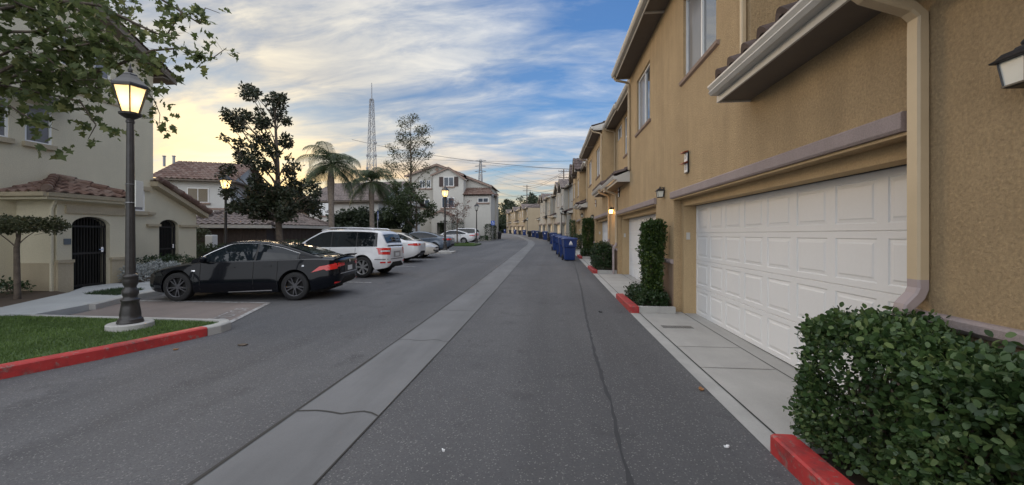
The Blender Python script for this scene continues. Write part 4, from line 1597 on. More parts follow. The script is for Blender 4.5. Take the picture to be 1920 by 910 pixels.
def street_lamp(label, loc, lit=True, rz=0.3):
    t = thing('street_lamp', label, 'street lamp', loc, rz, 'post lamps along the lane')
    m = MB()
    m.lathe([(0.29, -0.15), (0.29, 0.075), (0.275, 0.09), (0, 0.075)], (0, 0, 0), 28)
    fixn(m.build('plinth', 'kerb', t, smooth=False))
    m = MB()
    m.lathe([(0.165, 0.075), (0.165, 0.11), (0.152, 0.125), (0.157, 0.14), (0.145, 0.155), (0.13, 0.17), (0.132, 0.22), (0.115, 0.34), (0.106, 0.42), (0.12, 0.435), (0.12, 0.455), (0.095, 0.47),
             (0.085, 0.50), (0.102, 0.54), (0.102, 0.60), (0.078, 0.63), (0.074, 0.66), (0.092, 0.70), (0.098, 0.76), (0.092, 0.80), (0.102, 0.815), (0.088, 0.84), (0.064, 0.86)], (0, 0, 0), 24)
    fixn(m.build('base', 'postmetal', t, smooth=True))
    m = MB()
    m.lathe([(0.068, 0.85), (0.062, 1.2), (0.046, 3.24), (0.056, 3.25), (0.056, 3.28), (0.046, 3.29)], (0, 0, 0), 10)
    fixn(m.build('pole', 'postmetal', t))
    m = MB()
    m.lathe([(0.045, 3.28), (0.05, 3.31), (0.10, 3.34), (0.14, 3.37), (0.145, 3.40), (0.11, 3.41)], (0, 0, 0), 12)
    n = 6
    def ring(r, z):
        return [(r * math.cos(2 * math.pi * k / n), r * math.sin(2 * math.pi * k / n), z) for k in range(n)]
    for k in range(n):
        a = 2 * math.pi * k / n
        m.tube([(0.115 * math.cos(a), 0.115 * math.sin(a), 3.40), (0.225 * math.cos(a), 0.225 * math.sin(a), 3.80)], 0.011, 5)
    m.loft([ring(0.225, 3.785), ring(0.245, 3.795), ring(0.245, 3.815), ring(0.22, 3.83)], True, False, False)
    m.loft([ring(0.25, 3.815), ring(0.24, 3.84), ring(0.16, 3.92), ring(0.10, 3.99), ring(0.095, 4.01), ring(0.05, 4.04), ring(0.0, 4.05)], True, True, True)
    m.lathe([(0.0, 4.03), (0.03, 4.06), (0.035, 4.09), (0.015, 4.12), (0.012, 4.16), (0.0, 4.20)], (0, 0, 0), 8)
    h = fixn(m.build('lantern', 'postmetal', t))
    m = MB()
    m.loft([ring(0.108, 3.405), ring(0.218, 3.79)], True)
    gl = m.build('glass', 'lampglow' if lit else 'frost', h)
    if lit:
        nt = M['lampglow'].node_tree
    m = MB()
    m.lathe([(0.0, 3.66), (0.04, 3.68), (0.05, 3.74), (0.0, 3.78)], (0, 0, 0), 8)
    m.build('bulb', 'lampbulb' if lit else 'frost', h)
    if lit:
        ld = bpy.data.lights.new('lamp_light', 'POINT')
        ld.energy = 2.6
        ld.color = (1, 0.72, 0.38)
        ld.shadow_soft_size = 0.05
        lo = bpy.data.objects.new('lamp_light', ld)
        col.objects.link(lo)
        lo.parent = t
        lo.location = (0, 0, 3.60)
    return t


# lit glass: translucent shade, brighter near the bulb because the bulb lights it
gm_ = bpy.data.materials.new('lit_shade')
gm_.use_nodes = True
nt = gm_.node_tree
b = nt.nodes['Principled BSDF']
b.inputs['Base Color'].default_value = (0.9, 0.84, 0.66, 1)
b.inputs['Roughness'].default_value = 0.4
tr = nt.nodes.new('ShaderNodeBsdfTranslucent')
tr.inputs[0].default_value = (0.9, 0.8, 0.55, 1)
em = nt.nodes.new('ShaderNodeEmission')
em.inputs[0].default_value = (1, 0.74, 0.36, 1)
em.inputs[1].default_value = 0.22
ms = nt.nodes.new('ShaderNodeMixShader')
ms.inputs[0].default_value = 0.6
nt.links.new(b.outputs[0], ms.inputs[1])
nt.links.new(tr.outputs[0], ms.inputs[2])
ad = nt.nodes.new('ShaderNodeAddShader')
nt.links.new(ms.outputs[0], ad.inputs[0])
nt.links.new(em.outputs[0], ad.inputs[1])
nt.links.new(ad.outputs[0], nt.nodes['Material Output'].inputs[0])
M['lampglow'] = gm_

L1 = street_lamp('lit street lamp with round concrete plinth standing on the near lawn', (-6.62, 5.78, 0.12))
L2 = dup(L1, (-14.6, 16.9, g(17) + 0.1), 0.6, 'lit street lamp behind the black sedan, before the carport roof')
L3 = dup(L1, (-7.15, 27.0, g(27) + 0.1), 0.1, 'lit street lamp standing before the tail of the grey sedan')
L3.scale = (1.1, 1.1, 1.1)
L4 = street_lamp('unlit street lamp on the grass island before the white house', (-7.35, 40.0, g(40) + 0.10), False)
L5 = dup(L4, (1.35, 46.5, g(46) - 0.0), 0.4, 'unlit street lamp before the nearest grey townhouse')
L6 = dup(L4, (s_(92) + 1.2, 92, g(92)), 0.4, 'distant unlit street lamp before the far tan row')
# banner bands and small box on the first lamp
m = MB()
m.lathe([(0.050, 0), (0.060, 0.0), (0.066, 0.012), (0.064, 0.012)], (0, 0, 2.27), 10)
m.lathe([(0.065, 0), (0.067, 0.0), (0.067, 0.012), (0.065, 0.012)], (0, 0, 1.98), 10)
bb = m.build('strap', 'steel', L1)
m = MB()
m.bbox((0.07, -0.02, 1.92), (0.085, 0.16, 2.34), 0.003)
sgn = m.build('sign_plate', 'frost', L1)


# ================================================================== WHEELED BINS
def bin_(label, loc, rz, mat='bin', emblem=True):
    t = thing('wheeled_bin', label, 'bin', loc, rz, 'wheeled bins left along the kerb')
    m = MB()
    def rr(w, d, z, yo=0.0, k=0.06):
        return [(-w + k, -d + yo, z), (w - k, -d + yo, z), (w, -d + k + yo, z), (w, d - k + yo, z), (w - k, d + yo, z), (-w + k, d + yo, z), (-w, d - k + yo, z), (-w, -d + k + yo, z)]
    m.loft([rr(0.24, 0.26, 0.03, 0.03), rr(0.25, 0.27, 0.06, 0.03), rr(0.275, 0.31, 0.62, 0.01), rr(0.305, 0.36, 0.66, -0.01), rr(0.32, 0.39, 0.98), rr(0.34, 0.41, 0.985), rr(0.34, 0.41, 1.01)], True, True, True)
    fixn(m.build('body', mat, t, smooth=False))
    m = MB()
    m.loft([rr(0.35, 0.42, 1.012), rr(0.35, 0.42, 1.04), rr(0.30, 0.37, 1.085), rr(0.18, 0.2, 1.10)], True, True, True)
    m.tube([(-0.25, 0.42, 1.03), (-0.25, 0.47, 1.03), (0.25, 0.47, 1.03), (0.25, 0.42, 1.03)], 0.014, 6)
    fixn(m.build('lid', mat, t))
    for sx in (-1, 1):
        m = MB()
        m.lathe([(0.0, -0.03), (0.13, -0.03), (0.14, -0.015), (0.14, 0.015), (0.13, 0.03), (0.0, 0.03)], (sx * 0.29, 0.28, 0.14), 16, 'x')
        m.build('wheel', 'rubber', t)
    if emblem:
        m = MB()
        y = -0.372
        m.poly([(-0.085, y - .012, 0.80), (0.085, y - .012, 0.80), (0.07, y - .014, 0.84), (0.0, y - .022, 0.95), (-0.07, y - .014, 0.84)])
        m.poly([(-0.09, y - .004, 0.75), (0.09, y - .004, 0.75), (0.09, y - .006, 0.775), (-0.09, y - .006, 0.775)])
        m.build('emblem', 'signwhite', t)
    return t


bl = ['front blue wheeled bin with white triangle emblem', 'second blue bin, tucked behind the front one', 'third blue bin behind the front two', 'blue bin standing a gap behind the front three']
b0 = bin_(bl[0], (1.02, 21.4, g(21.4)), R(8))
b0.scale = (1.08, 1.05, 1.1)
dup(b0, (0.86, 23.6, g(23.6)), R(2), bl[1])
dup(b0, (0.72, 25.9, g(25.9)), R(-5), bl[2])
dup(b0, (0.50, 30.5, g(30.5)), R(5), bl[3])
bk = bin_('black wheeled bin behind the blue bin group', (1.05, 32.0, g(32)), R(4), 'binblack', False)
farb = [(42.0, 0.15, 'bin', 'blue bin by the grey row, left of a black one'), (43.5, 0.8, 'binblack', 'black bin by the grey row, right of a blue one'), (50, 0.3, 'binblack', 'black bin before the second grey house'),
        (56, 0.3, 'bin', 'blue bin before the third grey house'), (61, 0.2, 'binblack', 'black bin halfway along the grey row'), (66, 0.2, 'bin', 'blue bin halfway along the grey row'),
        (72, 0.1, 'bin', 'blue bin near the end of the grey row'), (73.2, -0.5, 'binblack', 'black bin near the end of the grey row'), (80, 0.0, 'binblack', 'black bin at the end of the grey row'),
        (88, -0.2, 'bin', 'blue bin at the start of the far tan row'), (96, -0.3, 'binblack', 'black bin before the far tan end wall'), (104, -0.4, 'bin', 'blue bin in the middle of the far tan row'), (112, -0.5, 'binblack', 'black bin in the middle of the far tan row'),
        (122, -0.6, 'bin', 'last blue bin at the far end of the lane')]
for y, x, c, lb in farb:
    dup(b0 if c == 'bin' else bk, (x + s_(y) + 0.25, y, g(y)), R(-10 if y > 50 else 3), lb)
dup(bk, (-7.6, 60, g(60)), R(20), 'black bin alone on the left kerb by the white house')


# ================================================================== CARS
def cat_interp(pts, x):
    xs_ = [p[0] for p in pts]
    ys2 = [p[1] for p in pts]
    return float(np.interp(x, xs_, ys2))


def smooth_prof(pts, k=0.08):
    def f(x):
        return (cat_interp(pts, x - k) + 2 * cat_interp(pts, x - k / 2) + 2 * cat_interp(pts, x) + 2 * cat_interp(pts, x + k / 2) + cat_interp(pts, x + k)) / 8
    return f


def car(label, S, loc, rz, paint, name='parked_car', cat='car', spokes=10, rim='alloy', group='cars parked on the left of the lane'):
    """S: spec; x forward, origin on the ground midway between the axles"""
    t = thing(name, label, cat, loc, rz, group)
    W, wr = S['w'] / 2, S['wr']
    xf, xr = S['wb'] / 2, -S['wb'] / 2
    x0, x1 = xr - S['ro'], xf + S['fo']
    belt, top = smooth_prof(S['belt']), smooth_prof(S['top'], 0.05)
    roof = smooth_prof(S['roof'], 0.10)
    bot = smooth_prof(S['bot'], 0.06)
    plan = smooth_prof([(x0, W * 0.80), (x0 + 0.12, W * 0.90), (x0 + 0.45, W * 0.975), (x0 + 1.0, W), (x1 - 1.1, W), (x1 - 0.55, W * 0.965), (x1 - 0.2, W * 0.87), (x1, W * 0.70)], 0.06)
    ar = wr + 0.055
    xs_ = set(np.linspace(x0, x1, 70).tolist())
    for xc in (xf, xr):
        xs_ |= set((xc + ar * np.cos(np.linspace(0, math.pi, 17))).tolist())
    xs_ = sorted(xs_)
    xs2 = [xs_[0]]
    for x in xs_[1:]:
        if x - xs2[-1] > 0.004:
            xs2.append(x)
    xs_ = xs2
    NZ = 9
    def arch(x):
        zb = bot(x)
        for xc in (xf, xr):
            d = abs(x - xc)
            if d < ar:
                zb = max(zb, wr + math.sqrt(ar * ar - d * d))
        return zb
    def bodyy(x, z):
        """half width at height z"""
        zb, zs = bot(x), belt(x)
        f = (z - zb) / max(0.05, zs - zb)
        tum = 1 - 0.055 * max(0, (f - 0.45) / 0.55) ** 2 - 0.05 * max(0, (0.28 - f) / 0.28) ** 1.5 - 0.006 * math.cos(f * 9)
        fl = 0
        for xc in (xf, xr):
            d = math.hypot(x - xc, z - wr)
            if ar - 0.02 < d < ar + 0.16:
                fl = max(fl, 0.022 * (1 - (d - ar) / 0.16))
        return plan(x) * tum + fl
    rings = []
    for x in xs_:
        zb, zs, zt = arch(x), belt(x), top(x)
        e = min((x - x0), (x1 - x))
        ring = [(x, 0, min(zb, bot(x) + 0.0) if False else zb), (x, bodyy(x, zb) - 0.05, zb)]
        for k in range(NZ + 1):
            z = zb + 0.012 + (zs - zb - 0.012) * k / NZ
            ring.append((x, bodyy(x, z), z))
        yb = bodyy(x, zs)
        ring.append((x, yb - 0.035, zs + min(0.022, (zt - zs) * 0.4 + 0.008)))
        ring.append((x, yb * 0.72, zs + (zt - zs) * 0.72 + 0.01))
        ring.append((x, yb * 0.38, zs + (zt - zs) * 0.95 + 0.01))
        ring.append((x, 0, zt + 0.012))
        full = ring + [(p[0], -p[1], p[2]) for p in ring[1:-1]][::-1]
        rings.append(full)
    # round the ends
    m = MB()
    m.mat(paint)
    pi_ = m.cur
    m.mat('dark')
    di = m.cur
    nfull = len(rings[0])
    m.cur = pi_
    def mt(a, b):
        return di if b in (0, nfull - 1) else pi_
    def shrink(r, k, dxx):
        zc = sum(p[2] for p in r) / len(r)
        return [(p[0] + dxx, p[1] * k, zc + (p[2] - zc) * k) for p in r]
    seq = [shrink(rings[0], 0.55, -0.075), shrink(rings[0], 0.86, -0.055), shrink(rings[0], 0.96, -0.025)] + rings + [shrink(rings[-1], 0.96, 0.03), shrink(rings[-1], 0.86, 0.06), shrink(rings[-1], 0.5, 0.085)]
    m.loft(seq, True, True, True, mt)
    body = fixn(m.build('body', None, t, smooth=True))
    try:
        body.data.set_sharp_from_angle(angle=R(42))
    except Exception:
        pass
    # ---- greenhouse
    xc0, xd0 = S['deck'], S['cowl']          # rear base, front base
    gx = [xc0 + (xd0 - xc0) * i / 48 for i in range(49)]
    zmax = max(roof(x) for x in gx)
    wroof = S.get('wroof', 0.70) * W
    def gh(x):
        zs = belt(x)
        zt = max(roof(x), zs + 0.005)
        f = min(1.0, (zt - zs) / (zmax - belt(0)))
        wbs = bodyy(x, zs) - 0.05
        wtp = wbs + (wroof - wbs) * f ** 0.9
        return zs, zt, wbs, wtp
    gr = []
    for x in gx:
        zs, zt, wbs, wtp = gh(x)
        hh = zt - zs
        ring = [(x, wbs, zs - 0.02), (x, wbs + (wtp - wbs) * 0.5, zs + hh * 0.46), (x, wtp, zs + hh * 0.88), (x, wtp - 0.035, zs + hh * 0.955), (x, wtp * 0.72, zt - 0.012 * min(1, hh * 3)), (x, wtp * 0.36, zt), (x, 0, zt + 0.003)]
        gr.append(ring + [(p[0], -p[1], p[2]) for p in ring[:-1]][::-1])
    m = MB()
    m.loft(gr, False)
    cab = fixn(m.build('roof', paint, t, smooth=True))
    try:
        cab.data.set_sharp_from_angle(angle=R(50))
    except Exception:
        pass
    def side(x, f, sg, off=0.006):
        zs, zt, wbs, wtp = gh(x)
        hh = zt - zs
        z = zs + hh * f
        if f < 0.46:
            y = wbs + (wtp - wbs) * 0.5 * f / 0.46
        else:
            y = wbs + (wtp - wbs) * (0.5 + 0.5 * (f - 0.46) / 0.42)
        return (x, sg * (y + off), z)
    def glass_strip(nm, xa, xb, sg, mat='carglass', off=0.006, lo=0.03, hi=0.84, n=16, zline=None):
        m = MB()
        R0 = []
        for i in range(n + 1):
            x = xa + (xb - xa) * i / n
            zs, zt, _, _ = gh(x)
            hh = max(0.01, zt - zs)
            l = lo + 0.015 / hh * 0.3
            h = min(hi, max(l + 0.001, 1 - (0.075 / hh)))
            if S.get('win_top'):
                h = min(h, max(l + 0.001, (S['win_top'](x) - zs) / hh))
            R0.append((side(x, l, sg, off), side(x, (l + h) / 2 if (l - .46) * (h - .46) > 0 else 0.46, sg, off), side(x, h, sg, off)))
        for p, q in zip(R0, R0[1:]):
            m.poly([p[0], q[0], q[1], p[1]])
            m.poly([p[1], q[1], q[2], p[2]])
        return m.build(nm, mat, t, smooth=True)
    for sg in (1, -1):
        ws = S['wins']
        glass_strip('window_trim', ws[0][0] - 0.035, ws[-1][1] + 0.035, sg, 'black', 0.003, 0.0, 0.885, 26)
        if S.get('chrome'):
            cm_ = MB()
            lw = []
            hg_ = []
            for i in range(27):
                x = ws[0][0] - 0.05 + (ws[-1][1] - ws[0][0] + 0.1) * i / 26
                zs, zt, _, _ = gh(x)
                h_ = min(0.86, max(0.03, 1 - 0.07 / max(0.01, zt - zs)))
                lw.append(side(x, 0.0, sg, 0.009))
                hg_.append(side(x, h_, sg, 0.009))
            cm_.tube(lw, 0.009, 5)
            cm_.tube(hg_, 0.006, 5)
            cm_.build('chrome_trim', 'chrome', t)
        for a, b_ in ws:
            glass_strip('side_window', a, b_, sg)
    def top_strip(nm, xa, xb, win=0.86, taper=0.0):
        m = MB()
        n = 10
        R0 = []
        for i in range(n + 1):
            x = xa + (xb - xa) * i / n
            zs, zt, wbs, wtp = gh(x)
            hh = zt - zs
            w_ = wtp - 0.05
            row = []
            for j in range(9):
                y = (-1 + j / 4) * w_
                ay = abs(y)
                if ay > wtp * 0.72:
                    f = (ay - wtp * 0.72) / (wtp - 0.035 - wtp * 0.72)
                    z = (zt - 0.012 * min(1, hh * 3)) * (1 - f) + (zs + hh * 0.955) * f
                elif ay > wtp * 0.36:
                    f = (ay - wtp * 0.36) / (wtp * 0.36)
                    z = zt - 0.012 * min(1, hh * 3) * f
                else:
                    z = zt + 0.003
                row.append((x, y, z))
            R0.append(row)
        for p, q in zip(R0, R0[1:]):
            for j in range(8):
                m.poly([p[j], p[j + 1], q[j + 1], q[j]])
        o = m.build(nm, 'carglass', t, smooth=True)
        o.location = (0.008 if xa > 0 else -0.008, 0, 0.010)
        return o
    top_strip('windscreen', S['ws'][0], S['ws'][1])
    top_strip('rear_window', S['rw'][0], S['rw'][1])
    # ---- decals projected onto the body
    bm = bmesh.new()
    bm.from_mesh(body.data)
    tree_ = BVHTree.FromBMesh(bm)
    bm.free()
    def decal(nm, quads, kind, mat, off=0.008, nn=5, parent=t, both=True):
        """quads: 4 corners (a, z); kind 'side' a=x, 'rear'/'front' a=y"""
        out_ = []
        for sg in ((1, -1) if both else (1,)):
            m = MB()
            for q in quads:
                G = []
                for i in range(nn + 1):
                    row = []
                    for j in range(nn + 1):
                        u, v = i / nn, j / nn
                        a = (q[0][0] * (1 - u) + q[1][0] * u) * (1 - v) + (q[3][0] * (1 - u) + q[2][0] * u) * v
                        z = (q[0][1] * (1 - u) + q[1][1] * u) * (1 - v) + (q[3][1] * (1 - u) + q[2][1] * u) * v
                        if kind == 'side':
                            hit = tree_.ray_cast(Vector((a, sg * 3, z)), Vector((0, -sg, 0)))
                        elif kind == 'rear':
                            hit = tree_.ray_cast(Vector((-5, sg * a, z)), Vector((1, 0, 0)))
                        else:
                            hit = tree_.ray_cast(Vector((5, sg * a, z)), Vector((-1, 0, 0)))
                        if hit[0] is None:
                            row.append(None)
                        else:
                            nrm = hit[1]
                            dv = Vector((0, sg, 0)) if kind == 'side' else (Vector((-1, 0, 0)) if kind == 'rear' else Vector((1, 0, 0)))
                            if nrm.dot(dv) < 0:
                                nrm = -nrm
                            row.append(hit[0] + nrm * off)
                    G.append(row)
                for i in range(nn):
                    for j in range(nn):
                        c4 = [G[i][j], G[i + 1][j], G[i + 1][j + 1], G[i][j + 1]]
                        if all(c is not None for c in c4):
                            m.poly(c4)
            if m.f:
                out_.append(m.build(nm, mat, parent, smooth=True))
        return out_
    for key in S['decals']:
        decal(*key[:4], off=key[4] if len(key) > 4 else 0.008, both=key[5] if len(key) > 5 else True)
    # door seams
    zs = belt(0)
    for x in S['seams']:
        decal('door_seam', [[(x - 0.006, bot(x) + 0.08), (x + 0.006, bot(x) + 0.08), (x + 0.006, belt(x) - 0.01), (x - 0.006, belt(x) - 0.01)]], 'side', 'dark', 0.003)
    for x in S['handles']:
        decal('door_handle', [[(x - 0.11, belt(x) - 0.13), (x + 0.09, belt(x) - 0.125), (x + 0.09, belt(x) - 0.10), (x - 0.11, belt(x) - 0.105)]], 'side', paint, 0.022)
    # mirrors
    for sg in (1, -1):
        m = MB()
        xm = S['mirror']
        y0_ = bodyy(xm, belt(xm))
        m.lathe([(0.0, -0.10), (0.05, -0.095), (0.075, -0.05), (0.08, 0.03), (0.06, 0.09), (0.0, 0.10)], (xm, sg * (y0_ + 0.12), belt(xm) + 0.09), 10, 'y')
        m.box((xm - 0.03, sg * (y0_ - 0.04), belt(xm) + 0.0), (xm + 0.03, sg * (y0_ + 0.09), belt(xm) + 0.05))
        m.build('mirror', paint, t, smooth=True)
    # wheels
    for xc in (xf, xr):
        for sg in (1, -1):
            yw = sg * (W - 0.115)
            m = MB()
            rr_ = wr * 0.69
            m.lathe([(0.05, -0.02), (rr_ * 0.96, -0.02), (rr_ * 0.96, 0.0)], (0, 0, 0), 28, 'y')
            m.build_mats = None
            o = MB()
            o.mat('dark')
            o.lathe([(0.0, sg * 0.03), (rr_ * 0.97, sg * 0.03), (rr_ * 0.97, sg * 0.08)], (0, 0, 0), 30, 'y', caps=False)
            o.mat(rim)
            o.lathe([(rr_ * 0.93, sg * 0.07), (rr_ * 0.96, sg * 0.105), (rr_ * 1.0, sg * 0.108), (rr_ * 1.02, sg * 0.09)], (0, 0, 0), 30, 'y', caps=False)
            o.lathe([(0.0, sg * 0.088), (0.05, sg * 0.088), (0.065, sg * 0.075), (0.065, sg * 0.04)], (0, 0, 0), 14, 'y', caps=False)
            ns = spokes
            for k in range(ns):
                a = 2 * math.pi * k / ns + (0.12 * (1 if k % 2 else -1) if ns == 10 else 0)
                ca, sa = math.cos(a), math.sin(a)
                w0_, w1_ = (0.020, 0.016) if ns == 10 else (0.030, 0.042)
                pts = []
                for (rr2, ww) in ((0.045, w0_), (rr_ * 0.95, w1_)):
                    for (dw, dy_) in ((-ww, 0.060), (ww, 0.060), (ww * 0.7, 0.090), (-ww * 0.7, 0.090)):
                        pts.append((rr2 * ca - dw * sa, sg * dy_, rr2 * sa + dw * ca))
                o.loft([pts[:4], pts[4:]], True, True, True)
            wh = fixn(o.build('wheel', None, t))
            wh.location = (xc, yw, wr)
            m = MB()
            m.lathe([(rr_ * 0.99, -0.11), (wr * 0.93, -0.112), (wr * 0.99, -0.09), (wr, -0.05), (wr, 0.05), (wr * 0.99, 0.09), (wr * 0.93, 0.112), (rr_ * 0.99, 0.105)], (0, 0, 0), 36, 'y', caps=False)
            ty = fixn(m.build('tyre', 'rubber', wh, smooth=True))
    # underbody
    m = MB()
    m.box((x0 + 0.35, -W * 0.72, bot(0) - 0.02), (xr - ar - 0.02, W * 0.72, bot(0) + 0.22))
    m.box((xr + ar + .02, -W * 0.8, bot(0) - 0.02), (xf - ar - .02, W * 0.8, bot(0) + 0.22))
    m.box((xr - ar, -W * 0.5, bot(0) + 0.0), (xf + ar, W * 0.5, bot(0) + 0.22))
    m.build('underbody', 'dark', t)
    return t


sedan = dict(
    w=1.82, wr=0.335, wb=2.80, ro=0.95, fo=0.83,
    belt=[(-2.4, 0.93), (-1.9, 0.965), (-1.2, 0.955), (0, 0.915), (0.9, 0.885), (1.4, 0.80), (1.95, 0.70), (2.3, 0.60)],
    top=[(-2.4, 0.985), (-2.2, 1.02), (-1.7, 1.04), (-1.2, 1.03), (0, 0.96), (0.85, 0.97), (1.3, 0.91), (1.9, 0.79), (2.15, 0.70), (2.3, 0.62)],
    roof=[(-1.95, 1.02), (-1.5, 1.17), (-1.0, 1.315), (-0.5, 1.405), (-0.1, 1.43), (0.3, 1.405), (0.75, 1.20), (1.10, 0.98)],
    bot=[(-2.4, 0.42), (-2.25, 0.30), (-1.9, 0.22), (-1.0, 0.19), (1.0, 0.19), (1.9, 0.19), (2.2, 0.24), (2.3, 0.32)],
    deck=-1.98, cowl=1.15, wroof=0.64, ws=(0.36, 1.02), rw=(-1.78, -0.92),
    wins=[(-1.42, -0.42), (-0.37, 0.86)], chrome=True, mirror=0.72, seams=(-0.98, -0.40, 0.86), handles=(-0.72, 0.15),
    decals=[
        ('tail_light', [[(-2.36, 0.80), (-1.80, 0.66), (-1.98, 0.80), (-2.36, 0.87)], [(-2.37, 0.74), (-2.15, 0.70), (-1.98, 0.79), (-2.37, 0.82)]], 'side', 'tail'),
        ('tail_light', [[(0.38, 0.80), (0.72, 0.78), (0.74, 0.88), (0.38, 0.86)]], 'rear', 'tail'),
        ('licence_plate', [[(-0.17, 0.66), (0.17, 0.66), (0.17, 0.78), (-0.17, 0.78)]], 'rear', 'plate', 0.012, False),
        ('plate_recess', [[(-0.36, 0.62), (0.36, 0.62), (0.40, 0.82), (-0.40, 0.82)]], 'rear', 'black', 0.006, False),
        ('chrome_strip', [[(-0.62, 0.60), (0.62, 0.60), (0.62, 0.625), (-0.62, 0.625)]], 'rear', 'chrome', 0.014, False),
        ('badge', [[(-0.055, 0.86), (0.055, 0.86), (0.055, 0.93), (-0.055, 0.93)]], 'rear', 'chrome', 0.012, False),
        ('reflector', [[(0.52, 0.38), (0.74, 0.38), (0.74, 0.42), (0.52, 0.42)]], 'rear', 'tail'),
        ('diffuser', [[(-0.55, 0.24), (0.55, 0.24), (0.5, 0.34), (-0.5, 0.34)]], 'rear', 'black', 0.01, False),
        ('sill_trim', [[(-0.85, 0.235), (0.2, 0.205), (0.2, 0.22), (-0.85, 0.262)]], 'side', 'steel', 0.012),
        ('fuel_cap', [[(-1.62, 0.80), (-1.57, 0.80), (-1.57, 0.84), (-1.62, 0.84)]], 'side', 'lens', 0.006),
        ('head_light', [[(1.75, 0.60), (2.15, 0.55), (2.2, 0.62), (1.85, 0.68)]], 'side', 'carglass'),
        ('fender_badge', [[(0.98, 0.70), (1.06, 0.70), (1.06, 0.725), (0.98, 0.725)]], 'side', 'chrome', 0.008)])
c1 = car('black sedan parked nose-in by the parking pad, red tail lights towards the lane', sedan, (-7.50, 9.72, g(9.5)), R(180 + 8.6), 'paint_black', cat='car', rim='alloydark')
c1.scale = (0.955, 1, 1)
# spoiler lip and antenna of the black sedan
m = MB()
m.loft([[(-2.28, y, 1.045 - 0.03 * (y / 0.7) ** 2), (-2.40, y, 1.075 - 0.03 * (y / 0.7) ** 2), (-2.30, y, 1.02 - 0.03 * (y / 0.7) ** 2)] for y in [-0.72 + 0.16 * i for i in range(10)]], True, True, True)
fixn(m.build('spoiler', 'paint_black', c1))

suv = dict(
    w=1.84, wr=0.365, wb=2.76, ro=0.86, fo=0.80,
    belt=[(-2.35, 1.04), (-1.9, 1.06), (0, 1.03), (1.0, 1.0), (1.5, 0.95), (2.0, 0.90), (2.3, 0.80)],
    top=[(-2.35, 1.06), (-1.9, 1.08), (0, 1.05), (0.95, 1.10), (1.5, 1.06), (2.0, 0.98), (2.2, 0.88), (2.3, 0.82)],
    roof=[(-2.24, 1.06), (-2.12, 1.40), (-2.03, 1.60), (-1.7, 1.655), (-1.0, 1.68), (0.0, 1.68), (0.35, 1.63), (0.8, 1.40), (1.3, 1.10)],
    bot=[(-2.35, 0.40), (-2.2, 0.32), (-1.8, 0.26), (1.0, 0.25), (1.9, 0.25), (2.3, 0.35)],
    deck=-2.25, cowl=1.30, wroof=0.76, ws=(0.45, 1.18), rw=(-2.205, -2.06),
    wins=[(-1.86, -1.12), (-1.08, -0.12), (-0.07, 0.92)], mirror=0.80, seams=(-1.10, -0.10, 0.88), handles=(-0.80, 0.15),
    decals=[
        ('tail_light', [[(-2.32, 0.82), (-1.99, 0.80), (-1.92, 1.03), (-2.32, 1.02)]], 'side', 'tail'),
        ('indicator', [[(-2.28, 0.90), (-2.06, 0.89), (-2.05, 0.94), (-2.28, 0.945)]], 'side', 'lens', 0.014),
        ('tail_light', [[(0.56, 0.78), (0.82, 0.80), (0.84, 1.03), (0.50, 1.03)]], 'rear', 'tail'),
        ('indicator', [[(0.60, 0.89), (0.78, 0.90), (0.78, 0.945), (0.58, 0.945)]], 'rear', 'lens', 0.013),
        ('licence_plate', [[(-0.17, 0.72), (0.17, 0.72), (0.17, 0.84), (-0.17, 0.84)]], 'rear', 'plate', 0.012, False),
        ('plate_recess', [[(-0.30, 0.69), (0.30, 0.69), (0.30, 0.90), (-0.30, 0.90)]], 'rear', 'steel', 0.005, False),
        ('bumper_strip', [[(-0.80, 0.62), (0.80, 0.62), (0.80, 0.645), (-0.80, 0.645)]], 'rear', 'black', 0.012, False),
        ('bumper_strip', [[(-2.28, 0.62), (-1.85, 0.62), (-1.85, 0.64), (-2.28, 0.645)]], 'side', 'black', 0.012),
        ('reflector', [[(0.52, 0.50), (0.72, 0.50), (0.72, 0.55), (0.52, 0.55)]], 'rear', 'tail', 0.012),
        ('reflector', [[(-2.22, 0.50), (-2.05, 0.50), (-2.05, 0.55), (-2.22, 0.55)]], 'side', 'tail', 0.012),
        ('sill_trim', [[(-0.95, 0.28), (0.9, 0.28), (0.9, 0.33), (-0.95, 0.33)]], 'side', 'black', 0.012),
        ('head_light', [[(1.85, 0.76), (2.18, 0.74), (2.18, 0.88), (1.85, 0.90)]], 'side', 'lens')])
c2 = car('white estate car with roof rails parked beside the black sedan', suv, (-7.74, 14.33, g(14)), R(180 - 2), 'paint_white', name='parked_car', cat='car', spokes=7)
c2.scale = (0.94, 1, 1)
for sg in (1, -1):
    m = MB()
    m.tube([(-1.75, sg * 0.63, 1.645), (-1.62, sg * 0.63, 1.70), (-0.8, sg * 0.64, 1.735), (0.0, sg * 0.64, 1.73), (0.35, sg * 0.635, 1.67), (0.42, sg * 0.635, 1.63)], [0.02, 0.024, 0.024, 0.024, 0.02, 0.015], 7)
    m.build('roof_rail', 'alloy', c2, smooth=True)

